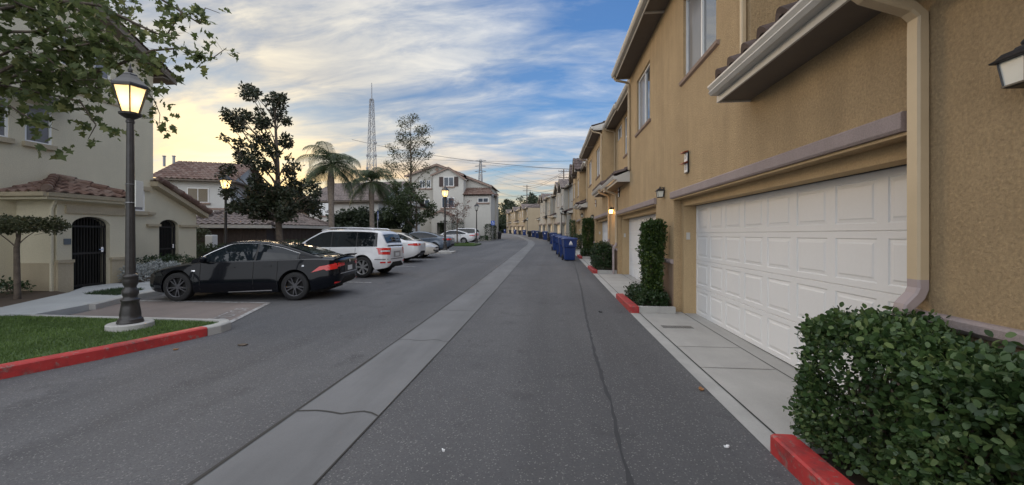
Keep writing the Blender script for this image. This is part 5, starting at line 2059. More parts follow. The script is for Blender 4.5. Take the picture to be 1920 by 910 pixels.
sed2 = dict(sedan)
sed2.update(
    w=1.78, wr=0.32, wb=2.70, ro=1.05, fo=0.85, chrome=False,
    belt=[(-2.4, 0.98), (-1.9, 1.02), (-1.2, 0.99), (0, 0.95), (0.9, 0.92), (1.4, 0.86), (1.95, 0.76), (2.25, 0.62)],
    top=[(-2.4, 1.03), (-2.2, 1.08), (-1.7, 1.10), (-1.2, 1.07), (0, 1.0), (0.85, 1.02), (1.3, 0.97), (1.9, 0.84), (2.25, 0.66)],
    roof=[(-1.85, 1.07), (-1.4, 1.25), (-0.9, 1.40), (-0.4, 1.47), (0.0, 1.48), (0.35, 1.44), (0.8, 1.24), (1.2, 1.02)],
    bot=[(-2.4, 0.44), (-2.25, 0.32), (-1.9, 0.23), (-1.0, 0.20), (1.0, 0.20), (1.9, 0.20), (2.25, 0.30)],
    deck=-1.9, cowl=1.25, ws=(0.45, 1.1), rw=(-1.72, -0.82), wins=[(-1.50, -0.45), (-0.40, 0.9)],
    decals=[
        ('tail_light', [[(-2.38, 0.84), (-1.95, 0.86), (-1.95, 0.94), (-2.38, 0.97)]], 'side', 'tail'),
        ('tail_light', [[(0.42, 0.86), (0.78, 0.84), (0.78, 0.97), (0.42, 0.95)]], 'rear', 'tail'),
        ('licence_plate', [[(-0.17, 0.76), (0.17, 0.76), (0.17, 0.88), (-0.17, 0.88)]], 'rear', 'plate', 0.012, False),
        ('bumper_grille', [[(-0.62, 0.34), (0.62, 0.34), (0.55, 0.48), (-0.55, 0.48)]], 'rear', 'black', 0.01, False),
        ('head_light', [[(1.75, 0.66), (2.1, 0.6), (2.15, 0.7), (1.85, 0.76)]], 'side', 'lens'),
        ('head_light', [[(0.42, 0.60), (0.68, 0.62), (0.66, 0.72), (0.42, 0.66)]], 'front', 'lens'),
        ('grille', [[(-0.40, 0.56), (0.40, 0.56), (0.36, 0.64), (-0.36, 0.64)]], 'front', 'black', 0.01, False),
        ('lower_grille', [[(-0.45, 0.34), (0.45, 0.34), (0.50, 0.46), (-0.50, 0.46)]], 'front', 'black', 0.01, False),
        ('fog_light', [[(0.52, 0.38), (0.64, 0.42), (0.64, 0.50), (0.52, 0.46)]], 'front', 'black', 0.01)])
c3 = car('white sedan with red tail lights just beyond the white estate car', sed2, (-8.95, 19.95, g(19.5)), R(180 + 3), 'paint_white', spokes=7)
c4 = car('beige coupe parked nose towards the lane behind the white sedan', sed2, (-8.85, 22.9, g(22.5)), R(4), 'paint_beige', spokes=7)
c5 = car('grey sedan parked nose-in behind a street lamp', sed2, (-9.55, 28.9, g(28.5)), R(180), 'paint_gray', spokes=7)
c6 = car('white sedan parked before the white house, beyond the grass island', sed2, (-10.6, 43.4, g(43)), R(180 + 2), 'paint_white', spokes=7)
suv2 = dict(suv)
c7 = car('white off-road car farthest up the row, close to the white house', suv2, (-10.9, 48.6, g(48)), R(180), 'paint_white', spokes=7)


# ================================================================== LEFT HOUSE (cream)
def tilesheet(mb, a, b, c, d, pitch=0.30, course=0.36, amp=0.05, seg=6):
    """barrel-tiled quad: a->b along the eave, d->c along the top (a below d)"""
    a, b, c, d = map(Vector, (a, b, c, d))
    along = (b - a)
    L = along.length
    al = along.normalized()
    nrm = (b - a).cross(d - a).normalized()
    if nrm.z < 0:
        nrm = -nrm
    up0 = nrm.cross(al)
    if up0.dot(d - a) < 0:
        up0 = -up0
    H = (d - a).dot(up0)
    sd_, sc_ = (d - a).dot(al), (c - a).dot(al)
    lo_t, hi_t = sd_, sc_
    mn, mx = min(0, sd_), max(L, sc_)
    nc = int(math.ceil((mx - mn) / pitch)) * seg
    nr = max(1, int(round(H / course)))
    for r in range(nr):
        t0, t1 = r * H / nr, (r + 1) * H / nr + 0.015
        i = len(mb.v)
        for (t, hg) in ((t0, -0.012), (t0, 0.03), (t1, 0.0)):
            l0 = sd_ * min(1, t / H)
            l1 = L + (sc_ - L) * min(1, t / H)
            for k in range(nc + 1):
                s = mn + (mx - mn) * k / nc
                ph = (k % seg) / seg
                w = amp * math.sin(math.pi * ph / 0.62) if ph < 0.62 else -amp * 0.35 * math.sin(math.pi * (ph - 0.62) / 0.38)
                s = min(max(s, l0), l1)
                mb.v.append(tuple(a + al * s + up0 * t + nrm * (hg + w)))
        for q in range(2):
            for k in range(nc):
                z = i + q * (nc + 1) + k
                if (Vector(mb.v[z]) - Vector(mb.v[z + 1])).length < 1e-5 and (Vector(mb.v[z + nc + 1]) - Vector(mb.v[z + nc + 2])).length < 1e-5:
                    continue
                mb.f.append((z, z + 1, z + nc + 2, z + nc + 1))
                mb.m.append(mb.cur)


def ridge_caps(mb, a, b, r=0.085, step=0.32):
    a, b = Vector(a), Vector(b)
    n = max(1, int((b - a).length / step))
    for i in range(n):
        p, q = a.lerp(b, i / n), a.lerp(b, (i + 1.12) / n)
        mb.tube([p + Vector((0, 0, 0.02)), q], [r * 1.12, r * 0.85], 9)


def arch_gate(root, x, y0, y1, z0, zs, zt, name='gate'):
    """wrought iron gate with arched top in plane x (bars), gate > handle"""
    gm2 = MB()
    ym = (y0 + y1) / 2
    hw = (y1 - y0) / 2
    def top(y):
        return zs + (zt - zs) * math.sqrt(max(0, 1 - ((y - ym) / hw) ** 2))
    N = 13
    for i in range(N):
        y = y0 + 0.03 + (y1 - y0 - 0.06) * i / (N - 1)
        gm2.tube([(x, y, z0 + 0.05), (x, y, top(y) - 0.02)], 0.011, 5)
    for z in (z0 + 0.06, z0 + 0.95, zs - 0.05):
        gm2.box((x - 0.02, y0 + 0.01, z), (x + 0.02, y1 - 0.01, z + 0.05))
    gm2.box((x - 0.02, y0 + 0.01, z0 + 0.05), (x + 0.02, y0 + 0.06, zs))
    gm2.box((x - 0.02, y1 - 0.06, z0 + 0.05), (x + 0.02, y1 - 0.01, zs))
    pts = [(x, ym - hw * math.cos(math.pi * k / 14) * 0.97, zs + (zt - zs) * math.sin(math.pi * k / 14)) for k in range(15)]
    gm2.tube(pts, 0.02, 5)
    gt = gm2.build(name, 'iron', root)
    h = MB()
    h.box((x + 0.02, y1 - 0.16, z0 + 1.0), (x + 0.05, y1 - 0.10, z0 + 1.14))
    h.tube([(x + 0.05, y1 - 0.13, z0 + 1.07), (x + 0.09, y1 - 0.13, z0 + 1.07), (x + 0.09, y1 - 0.25, z0 + 1.07)], 0.01, 6)
    h.build('handle', 'chrome', gt)
    return gt


def arch_wall(mb, x, y0, y1, z0, z1, ay0, ay1, zs, zt, depth):
    """wall in plane x with an arched opening ay0..ay1 springing at zs, crown zt; reveals run to x-depth"""
    P = lambda y, z, o=0: (x - o, y, z)
    mb.poly([P(y0, z0), P(ay0, z0), P(ay0, z1), P(y0, z1)])
    mb.poly([P(ay1, z0), P(y1, z0), P(y1, z1), P(ay1, z1)])
    N = 14
    ym, hw = (ay0 + ay1) / 2, (ay1 - ay0) / 2
    pts = [(ym - hw * math.cos(math.pi * k / N), zs + (zt - zs) * math.sin(math.pi * k / N)) for k in range(N + 1)]
    for (a, b), (c, d) in zip(pts, pts[1:]):
        mb.poly([P(a, b), P(c, d), P(c, z1), P(a, z1)])
        mb.poly([P(a, b), P(c, d), P(c, d, depth), P(a, b, depth)])
    for y in (ay0, ay1):
        mb.poly([P(y, z0), P(y, zs), P(y, zs, depth), P(y, z0, depth)])


H = thing('cream_house', 'tall cream stucco house with tiled porch and arched iron gates on the left', 'house', (-14.0, 9.0, 0.05))
# local: x towards the street positive, y along the street; facade plane x = 0
m = MB()
# windows of the gable wall: y ranges relative to 9.0
m.wall((0, 0, 0), (0, 1, 0), -9, 4.0, -0.3, 7.45, [(0.50, 1.10, 4.05, 5.10), (-0.45, 0.18, 4.05, 5.10), (2.15, 2.62, 6.45, 7.25), (1.30, 1.75, 6.45, 7.3), (3.2, 3.72, 2.35, 3.05)], (-1, 0, 0), 0.12)
m.poly([(0, -9, 7.45), (0, 4.0, 7.45), (0, -2.0, 10.45), (0, -9, 7.0)])
m.poly([(0, 4.0, -0.3), (-12, 4.0, -0.3), (-12, 4.0, 7.45), (0, 4.0, 7.45)])
m.poly([(0, -9, -0.3), (-12, -9, -0.3), (-12, -9, 7.45), (0, -9, 7.45)])
m.poly([(-12, -9, -0.3), (-12, 4, -0.3), (-12, 4, 7.45), (-12, -9, 7.45)])
m.build('wall', 'cream', H)
m = MB()
m.box((0.0, -9, 5.72), (0.035, 2.9, 5.80))
m.build('string_course', 'creamdado', H)
# gable roof, ridge runs away from the street
m = MB()
m.mat('tile')
zr_, ze_ = 10.62, 7.25
m.tiles((0.45, 4.55, ze_), (-1, 0, 0), Vector((0, -6.55, zr_ - ze_)), 12.5, math.hypot(6.55, zr_ - ze_), seg=4, course=0.5)
m.mat('tile')
m.tiles((0.45, -8.55, ze_), (-1, 0, 0), Vector((0, 6.55, zr_ - ze_)), 12.5, math.hypot(6.55, zr_ - ze_), seg=4, course=0.5)
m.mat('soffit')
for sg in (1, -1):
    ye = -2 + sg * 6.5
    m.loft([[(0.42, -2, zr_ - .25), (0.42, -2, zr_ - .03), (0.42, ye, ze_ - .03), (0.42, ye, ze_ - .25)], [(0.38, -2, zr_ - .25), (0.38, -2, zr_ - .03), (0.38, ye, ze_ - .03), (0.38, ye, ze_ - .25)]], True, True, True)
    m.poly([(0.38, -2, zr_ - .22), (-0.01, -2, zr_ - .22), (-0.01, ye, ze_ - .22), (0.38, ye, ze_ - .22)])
m.box((-12, 4.0, 7.1), (0.38, 4.5, 7.14))
m.build('roof', None, H)


def window_x(root, y0, y1, z0, z1, x, split=None, sillmat='creamdado', hood=False, awn=False):
    f = MB()
    t_ = 0.05
    for a0, a1, b0, b1 in ((y0, y0 + t_, z0, z1), (y1 - t_, y1, z0, z1), (y0 + t_, y1 - t_, z0, z0 + t_), (y0 + t_, y1 - t_, z1 - t_, z1)):
        f.box((x - 0.06, a0, b0), (x + 0.0, a1, b1))
    fo = f.build('window', 'wframe', root)
    p = MB()
    p.box((x - 0.05, y0 + t_, z0 + t_), (x - 0.03, y1 - t_, z1 - t_))
    p.build('pane', 'blind', fo)
    s = MB()
    s.box((x - 0.0, y0 - 0.06, z0 - 0.13), (x + 0.12, y1 + 0.06, z0 - 0.001))
    s.build('sill', sillmat, fo)
    if hood:
        s = MB()
        s.box((x - 0.0, y0 - 0.12, z1 + 0.02), (x + 0.10, y1 + 0.12, z1 + 0.16))
        s.build('hood', sillmat, fo)
    return fo


window_x(H, 0.50, 1.10, 4.05, 5.10, -0.02)
window_x(H, -0.45, 0.18, 4.05, 5.10, -0.02)
window_x(H, 2.15, 2.62, 6.45, 7.25, -0.02, hood=True)
window_x(H, 1.30, 1.75, 6.45, 7.30, -0.02, hood=True)
window_x(H, 3.2, 3.72, 2.35, 3.05, -0.02, hood=True)
m = MB()
m.box((0.0, 3.75, 2.25), (0.12, 4.0, 2.33))
m.build('ledge', 'creamdado', H)
# fabric awning over the upper windows
for yy_ in (-0.6, 0.4):
    m = MB()
    m.loft([[(0.0, yy_, 5.45), (0.55, yy_, 5.15), (0.55, yy_, 5.10)], [(0.0, yy_ + 0.8, 5.45), (0.55, yy_ + 0.8, 5.15), (0.55, yy_ + 0.8, 5.10)]], True, True, True)
    m.build('awning', 'black', H)
# porch block: front at x=1.2, y 0.33..3.0
m = MB()
arch_wall(m, 1.2, 0.33, 2.02, -0.2, 2.55, 0.66, 1.60, 1.80, 2.05, 0.30)
m.poly([(1.2, 0.33, -0.2), (0, 0.33, -0.2), (0, 0.33, 2.55), (1.2, 0.33, 2.55)])
m.poly([(1.2, 2.02, -0.2), (0, 2.02, -0.2), (0, 2.02, 2.55), (1.2, 2.02, 2.55)])
m.build('porch_wall', 'cream', H)
for (a, b) in ((0.31, 0.655), (1.605, 2.04)):
    m = MB()
    m.box((1.19, a, -0.2), (1.26, b, 0.80))
    m.box((1.18, a - 0.02, 0.801), (1.29, b + 0.01, 0.88))
    m.build('pier_base', 'creamdado', H)
m = MB()
m.box((1.2, 0.50, 2.12), (1.26, 2.02, 2.34))
m.build('porch_band', 'creamdado', H)
m = MB()
m.box((-0.2, 0.29, -0.2), (1.19, 0.33, 0.80))
m.build('dado', 'creamdado', H)
arch_gate(H, 1.06, 0.66, 1.60, 0.05, 1.80, 2.03)
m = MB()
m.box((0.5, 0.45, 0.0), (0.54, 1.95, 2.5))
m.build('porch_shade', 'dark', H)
m = MB()
m.bbox((1.2, 0.47, 1.28), (1.225, 0.63, 1.44), 0.004)
m.build('plaque', 'plaque', H)
m = MB()
m.mat('tile')
A_, B_, C_, D_ = (1.52, -0.12, 2.62), (1.52, 2.20, 2.62), (0.0, 1.25, 3.14), (0.0, 1.15, 3.14)
tilesheet(m, A_, B_, C_, D_)
tilesheet(m, (-4.0, -0.12, 2.62), A_, D_, (-4.0, 1.15, 3.14))
tilesheet(m, B_, (-0.0, 2.20, 2.62), (-0.05, 1.25, 3.14), C_)
ridge_caps(m, (1.48, -0.08, 2.68), (0.0, 1.15, 3.20), 0.10)
ridge_caps(m, (1.48, 2.16, 2.68), (0.0, 1.25, 3.20), 0.09)
m.mat('cream')
m.box((-4.0, -0.05, 2.45), (1.45, 2.15, 2.56))
m.mat('creamdado')
m.extr([(0, 0), (0.1, 0.02), (0.12, 0.12), (0, 0.12)], (1.42, -0.08, 2.50), (1.42, 2.20, 2.50), (1, 0, 0), (0, 0, 1))
m.extr([(0, 0), (0.1, 0.02), (0.12, 0.12), (0, 0.12)], (-4.0, -0.06, 2.50), (1.5, -0.06, 2.50), (0, -1, 0), (0, 0, 1))
m.build('porch_roof', None, H)
downspout(H, [(1.30, 0.25, 2.52), (1.26, 0.25, 2.40), (1.18, 0.26, 2.30), (1.14, 0.26, 2.2), (1.14, 0.26, 0.0)], 0.07, 0.06, 'cream')
# low wing beyond: y 4.0 .. 5.8, rake descending away
m = MB()
arch_wall(m, 0.0, 4.0, 5.75, -0.2, 2.35, 4.22, 4.98, 1.85, 2.10, 0.30)
m.poly([(0, 4.0, 2.35), (0, 5.75, 2.35), (0, 5.75, 2.42), (0, 4.0, 3.30)])
m.poly([(0, 5.75, -0.2), (-5, 5.75, -0.2), (-5, 5.75, 2.42), (0, 5.75, 2.42)])
m.build('wing_wall', 'cream', H)
for a, b, c in ((3.75, 4.21, 3.95), (4.99, 5.78, 4.99)):
    m = MB()
    m.box((0, a, 1.84), (0.10, b, 1.92))
    m.build('arch_cap', 'creamdado', H)
    m = MB()
    m.box((0, c, -0.2), (0.06, b - .01, 0.60))
    m.build('pier_base', 'creamdado', H)
arch_gate(H, -0.14, 4.22, 4.98, 0.05, 1.85, 2.08)
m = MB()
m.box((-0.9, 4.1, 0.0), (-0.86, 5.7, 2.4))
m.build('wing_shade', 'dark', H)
m = MB()
m.mat('tile')
m.tiles((0.35, 6.05, 2.40), (-1, 0, 0), Vector((0, -2.15, 1.06)), 5.0, 2.40, seg=6)
ridge_caps(m, (0.33, 6.05, 2.44), (0.33, 3.9, 3.50), 0.10)
m.mat('creamdado')
m.loft([[(0.30, 6.0, 2.22), (0.30, 6.0, 2.36), (0.30, 3.9, 3.42), (0.30, 3.9, 3.25)], [(0.0, 6.0, 2.22), (0.0, 6.0, 2.36), (0.0, 3.9, 3.42), (0.0, 3.9, 3.25)]], True, True, True)
m.build('wing_roof', None, H)
# shade hood wall beside porch (ground-floor return with a small grille)
m = MB()
m.box((0.001, -0.9, 1.0), (0.02, -0.55, 1.75))
m.build('wall_grille', 'iron', H)

# topiary tree beside the porch
tree('topiary_tree', 'small topiary tree with flat dark crown left of the porch', 'tree', (-12.15, 8.10, 0.1), (1.2, 1.9, 0.055),
     [(0, 0, 1.75, 0.55, 0.55, 0.26), (-0.35, -0.3, 1.7, 0.45, 0.45, 0.22), (0.3, 0.35, 1.7, 0.4, 0.4, 0.22)], 'leaf_olive', 0.05, 7000, k=20, sub=0.4)
hedge('garden_shrub', 'dark low shrub at the foot of the topiary tree', (-13.2, 8.0, 0.1), ((-0.5, -0.9, 0), (0.5, 0.9, 0.42)), 1500, 0.06, 'leaf_low', OVAL, 6, 0.15, 'shrub', rnd=0.2)
hedge('silver_shrub', 'silvery grey mounded shrub behind the first street lamp', (-12.35, 11.35, 0.12), ((-0.35, -0.7, 0), (0.40, 0.95, 0.62)), 3500, 0.05, 'leaf_silver', OVAL, 10, 0.1, 'shrub', rnd=0.28)
hedge('garden_shrub', 'green shrub behind the silvery shrub near the second gate', (-13.3, 12.6, 0.15), ((-0.5, -0.7, 0), (0.6, 1.1, 0.75)), 2500, 0.06, 'leaf_low', OVAL, 8, 0.15, 'shrub', rnd=0.3)
hedge('garden_shrub', 'green hedge beyond the nose of the black sedan', (-14.2, 16.3, 0.2), ((-1.6, -0.7, 0), (1.5, 0.7, 0.95)), 4500, 0.07, 'leaf_bush', OVAL, 8, 0.15, 'shrub', rnd=0.3)
hedge('garden_shrub', 'tall shrub by the carport left of the white cabinet', (-17.2, 18.0, 0.2), ((-0.6, -0.7, 0), (0.6, 0.7, 1.75)), 3000, 0.08, 'leaf_olive', OVAL, 6, 0.2, 'shrub', rnd=0.4)
hedge('garden_shrub', 'long low hedge behind the white estate car', (-13.6, 20.5, 0.25), ((-1.0, -2.5, 0), (0.9, 2.5, 1.0)), 5000, 0.09, 'leaf_bush', OVAL, 8, 0.2, 'shrub', rnd=0.3)
hedge('garden_shrub', 'hedge by the low beige wall behind the grey sedan', (-15.0, 29.5, 0.4), ((-1.2, -3.5, 0), (0.9, 3.5, 1.2)), 5000, 0.1, 'leaf_bush', OVAL, 8, 0.2, 'shrub', rnd=0.3)
u = thing('utility_cabinet', 'small white cabinet on a post above the hedge by the carport', 'cabinet', (-15.3, 16.9, 0.2))
m = MB()
m.bbox((-0.18, -0.16, 0.80), (0.18, 0.16, 1.38), 0.02)
m.build('box', 'wframe', u)
m = MB()
m.box((-0.04, -0.04, 0), (0.04, 0.04, 0.80))
m.build('post', 'steel', u)
u = thing('utility_cabinet', 'white louvred cabinet seen just above the estate car roof', 'cabinet', (-12.4, 21.8, 0.3))
m = MB()
m.box((-0.3, -0.25, 0), (0.3, 0.25, 1.42))
m.build('box', 'fascia', u)
m = MB()
m.extr([(-0.36, 0), (0.36, 0), (0.30, 0.10), (-0.30, 0.16)], (0, -0.3, 1.42), (0, 0.3, 1.42), (1, 0, 0), (0, 0, 1))
m.build('lid', 'wframe', u)


# ================================================================== HOUSES BEHIND
def simple_house(name, label, loc, rz, w, d, h, rise, wall, tile, wins, hip=0.0, over=0.5, band=None, extra=None):
    """x along the front (facing -y), gable/hip roof with ridge along x"""
    t = thing(name, label, 'house', loc, rz)
    m = MB()
    m.wall((0, 0, 0), (1, 0, 0), 0, w, -0.5, h, [], (0, 1, 0), 0)
    m.poly([(w, 0, -0.5), (w, d, -0.5), (w, d, h), (w, 0, h)])
    m.poly([(0, 0, -0.5), (0, d, -0.5), (0, d, h), (0, 0, h)])
    m.poly([(0, d, -0.5), (w, d, -0.5), (w, d, h), (0, d, h)])
    if hip <= 0.01:
        m.poly([(0, 0, h), (0, d, h), (0, d / 2, h + rise * 0.96)])
        m.poly([(w, 0, h), (w, d, h), (w, d / 2, h + rise * 0.96)])
    m.build('wall', wall, t)
    m = MB()
    m.mat(tile)
    o = over
    e = h - o * rise / (d / 2) + 0.02
    tilesheet(m, (-o, -o, e), (w + o, -o, e), (w + o - hip, d / 2, h + rise + .05), (-o + hip, d / 2, h + rise + .05), 0.33, 0.5, seg=4)
    tilesheet(m, (w + o, d + o, e), (-o, d + o, e), (-o + hip, d / 2, h + rise + .05), (w + o - hip, d / 2, h + rise + .05), 0.33, 0.5, seg=4)
    if hip > 0.01:
        tilesheet(m, (w + o, -o, e), (w + o, d + o, e), (w + o - hip, d / 2, h + rise + .05), (w + o - hip, d / 2, h + rise + .05), 0.33, 0.5, seg=4)
        tilesheet(m, (-o, d + o, e), (-o, -o, e), (-o + hip, d / 2, h + rise + .05), (-o + hip, d / 2, h + rise + .05), 0.33, 0.5, seg=4)
    m.mat('soffit')
    m.box((-o + .02, -o + .02, e - 0.12), (w + o - .02, d + o - .02, e - 0.03))
    m.build('roof', None, t)
    for (x0, x1, z0, z1) in wins:
        f = MB()
        f.box((x0 - .05, -0.05, z0 - .05), (x1 + .05, 0.0, z1 + .05))
        fo = f.build('window', 'wframe', t)
        p = MB()
        xm = (x0 + x1) / 2
        p.box((x0, -0.06, z0), (xm - .025, -0.045, z1))
        p.box((xm + .025, -0.06, z0), (x1, -0.045, z1))
        p.build('pane', 'pane', fo)
        s = MB()
        s.box((x0 - .15, -0.13, z0 - .17), (x1 + .15, -0.0, z0 - .06))
        s.build('sill', 'sillbrown', fo)
    if band:
        m = MB()
        m.box((0, -0.05, band), (w + 0.03, -0.0, band + 0.14))
        m.build('string_course', 'sillbrown', t)
    return t


# pale house behind the cream one (u 285-440)
P1 = at(300, 440, 27)
P2 = at(436, 440, 27 + 1.2)
ang = math.atan2(P2.y - P1.y, P2.x - P1.x)
simple_house('pale_house', 'pale two storey house with brown tiled roof behind the cream house', (P1.x, P1.y, 0.0), ang, (P2 - P1).length * 0.97, 7, 5.55, 1.5, 'farwhite', 'tile',
             [(1.6, 2.75, 3.85, 4.75), (1.9, 3.2, 1.4, 2.4)], band=3.3)
vp = [MB(), MB()]
for i, uu in enumerate((308, 326)):
    q = at(uu, 300, 29.5)
    m = MB()
    m.lathe([(0.08, 6.6), (0.08, 7.30), (0.11, 7.31), (0.11, 7.38), (0.0, 7.40)], (0, 0, 0), 8)
    o = m.build('roof_vent', 'steel', None, loc=(q.x, q.y, 0))
    tag(o, ['left roof vent pipe on the pale house behind', 'right roof vent pipe on the pale house behind'][i], 'vent')
P = at(437, 440, 32)
simple_house('peach_house', 'small peach coloured house seen right of the second lamp', (P.x, P.y, 0.1), R(5), 3.0, 6, 4.3, 1.3, 'peach', 'tile', [(0.7, 1.9, 3.0, 3.9)])
P = at(578, 440, 42)
simple_house('pale_house', 'pale house half hidden by the first palm', (P.x, P.y, 0.3), R(-6), 8.0, 10, 5.0, 2.2, 'farwhite', 'tilegrey', [(1.4, 2.6, 3.3, 4.6), (1.4, 2.5, 0.9, 2.0)], over=0.7)

# carport with tiled roofs
def carport(label, loc, rz, w, d, h, rise):
    t = thing('carport', label, 'carport', loc, rz)
    m = MB()
    m.mat('tilegrey')
    o = 0.3
    tilesheet(m, (-o, -o, h), (w + o, -o, h), (w + o - d / 2, d / 2, h + rise), (-o + d / 2, d / 2, h + rise), 0.30, 0.36)
    tilesheet(m, (w + o, d + o, h), (-o, d + o, h), (-o + d / 2, d / 2, h + rise), (w + o - d / 2, d / 2, h + rise), 0.33, 0.5, seg=4)
    tilesheet(m, (w + o, -o, h), (w + o, d + o, h), (w + o - d / 2, d / 2, h + rise), (w + o - d / 2, d / 2, h + rise), 0.33, 0.5, seg=4)
    tilesheet(m, (-o, d + o, h), (-o, -o, h), (-o + d / 2, d / 2, h + rise), (-o + d / 2, d / 2, h + rise), 0.33, 0.5, seg=4)
    ridge_caps(m, (-o, -o, h + .06), (-o + d / 2, d / 2, h + rise + .06), 0.1)
    ridge_caps(m, (w + o, -o, h + .06), (w + o - d / 2, d / 2, h + rise + .06), 0.1)
    m.build('roof', None, t)
    m = MB()
    m.box((-o + .02, -o + .01, h - 0.20), (w + o - .02, -o + 0.05, h - 0.01))
    m.box((-o + .02, -o + .05, h - 0.16), (w + o - .02, d + o, h - 0.10))
    m.build('fascia', 'fascia', t)
    m = MB()
    n = int(w / 0.16)
    for i in range(n):
        m.box((i * w / n, 0.0 + 0.012 * (i % 2), -0.4), ((i + 1) * w / n - 0.008, 0.05, h - 0.2))
    m.box((0, 0.05, -0.4), (w, 0.08, h - 0.2))
    m.box((0, 0.08, -0.4), (0.06, d, h - .2))
    m.box((w - .06, 0.08, -0.4), (w, d, h - .2))
    m.build('wall', 'fence', t)
    return t


P1 = at(352, 440, 21)
P2 = at(500, 440, 22.5)
ang = math.atan2(P2.y - P1.y, P2.x - P1.x)
carport('dark boarded carport with weathered tile roof beside the cream house', (P1.x, P1.y, 0.2), ang, (P2 - P1).length, 5.0, 1.95, 1.15)
P1 = at(478, 440, 24.5)
P2 = at(612, 440, 30)
ang = math.atan2(P2.y - P1.y, P2.x - P1.x)
carport('second dark carport, its tile roof behind the magnolia trunk', (P1.x, P1.y, 0.25), ang, (P2 - P1).length, 4.6, 1.98, 1.25)

# ---- white three storey house at the bend
YH = 54.0
k_ = 54.0 / 754
Hh = thing('white_house', 'three storey white house with shuttered window and arched porch at the bend', 'house', (0, 0, 0))
Pz = lambda v: 1.6 + (440 - v) * k_
Xu = lambda uu, yy=YH: yy * math.tan(math.atan((uu - 960) / 754) - R(5.38))
xL, xB0, xB1, xW1, xE = Xu(763), Xu(812), Xu(869), Xu(921), Xu(929, 60)
base = g(54) - 0.3


def hbox(mb, x0, x1, y0, y1, z0, z1):
    mb.box((x0, y0, z0), (x1, y1, z1))


def gable(mb, x0, x1, xp, y0, y1, ze0, ze1, zp, wallm, tilem, over=0.35):
    mb.mat(wallm)
    mb.poly([(x0, y0, ze0 - 1), (x1, y0, ze0 - 1), (x1, y0, ze1), (xp, y0, zp), (x0, y0, ze0)])
    mb.mat(tilem)
    for xe, ze in ((x0, ze0), (x1, ze1)):
        d = Vector((xe - xp, 0, ze - zp)).normalized() * over
        e = Vector((xe, y0 - 0.3, ze + 0.12)) + d
        tilesheet(mb, (e.x, y1, e.z), (e.x, y0 - 0.3, e.z), (xp, y0 - 0.3, zp + 0.12), (xp, y1, zp + 0.12), 0.35, 0.5, seg=4)
        mb.mat('sillbrown')
        mb.loft([[(e.x, y0 - 0.28, e.z - 0.2), (e.x, y0 - 0.28, e.z), (xp, y0 - 0.28, zp + .1), (xp, y0 - 0.28, zp - .1)], [(e.x, y0 - 0.22, e.z - 0.2), (e.x, y0 - 0.22, e.z), (xp, y0 - 0.22, zp + .1), (xp, y0 - 0.22, zp - .1)]], True, True, True)
        mb.mat(tilem)


m = MB()
m.mat('greywall')
xU = Xu(913)
hbox(m, xL, xB0 - 0.004, YH + 0.6, YH + 11, base, Pz(325))
m.mat('whitewall')
hbox(m, xB0, xB1, YH, YH + 11, base, Pz(333))
hbox(m, xB1 + 0.004, xW1 - 0.1, YH + 0.3, YH + 4.5, base, Pz(366))
slope_ = (Pz(345) - Pz(305)) / (Xu(916) - Xu(817))
zr2 = lambda x: Pz(305) + slope_ * (x - Xu(817))
m.loft([[(xB1 + .004, YH + 2.2, Pz(372)), (xU, YH + 2.2, Pz(372)), (xU, YH + 2.2, zr2(xU)), (xB1 + .004, YH + 2.2, zr2(xB1))],
        [(xB1 + .004, YH + 11, Pz(372)), (xU, YH + 11, Pz(372)), (xU, YH + 11, zr2(xU)), (xB1 + .004, YH + 11, zr2(xB1))]], True, True, True)
m.mat('greywall')
hbox(m, xW1 - 0.3, xW1 + 0.15, YH + 4.5, YH + 6.5, base, Pz(361))
m.build('wall', None, Hh)
m = MB()
m.mat('greywall')
m.poly([(xL, YH + .61, Pz(326)), (xB1, YH + .61, Pz(326)), (xB1, YH + .61, zr2(xB1)), (Xu(817), YH + .61, Pz(305))])
m.mat('tile')
zl2 = Pz(305) - (Pz(305) - Pz(325)) * (Xu(817) - xL + 0.5) / (Xu(817) - xL)
tilesheet(m, (xL - 0.5, YH + 11, zl2 + .1), (xL - 0.5, YH + 0.2, zl2 + .1), (Xu(817), YH + 0.2, Pz(305) + .1), (Xu(817), YH + 11, Pz(305) + .1), 0.35, 0.5, seg=4)
tilesheet(m, (xB1, YH + 0.2, zr2(xB1) + .1), (xB1, YH + 11, zr2(xB1) + .1), (Xu(817), YH + 11, Pz(305) + .1), (Xu(817), YH + 0.2, Pz(305) + .1), 0.35, 0.5, seg=4)
tilesheet(m, (xU + .4, YH + 1.8, zr2(xU + .4) + .1), (xU + .4, YH + 11, zr2(xU + .4) + .1), (xB1, YH + 11, zr2(xB1) + .1), (xB1, YH + 1.8, zr2(xB1) + .1), 0.35, 0.5, seg=4)
m.mat('sillbrown')
for (xa, za, xb, zb, yy_) in ((xL - .5, zl2, Xu(817), Pz(305), YH + .18), (Xu(817), Pz(305), xB1, zr2(xB1), YH + .18), (xB1, zr2(xB1), xU + .4, zr2(xU + .4), YH + 1.78)):
    m.loft([[(xa, yy_, za - .15), (xb, yy_, zb - .15), (xb, yy_, zb + .08), (xa, yy_, za + .08)], [(xa, yy_ + .06, za - .15), (xb, yy_ + .06, zb - .15), (xb, yy_ + .06, zb + .08), (xa, yy_ + .06, za + .08)]], True, True, True)
gable(m, xB0, xB1, Xu(841), YH - 0.01, YH + 6, Pz(326), Pz(333), Pz(313), 'whitewall', 'tile')
m.mat('tile')
tilesheet(m, (xB1 - 0.1, YH - 0.2, Pz(364)), (xW1 + 0.4, YH - 0.2, Pz(364)), (xW1 - 0.6, YH + 2.3, Pz(352)), (xB1 - 0.1, YH + 2.3, Pz(347)), 0.33, 0.45, seg=4)
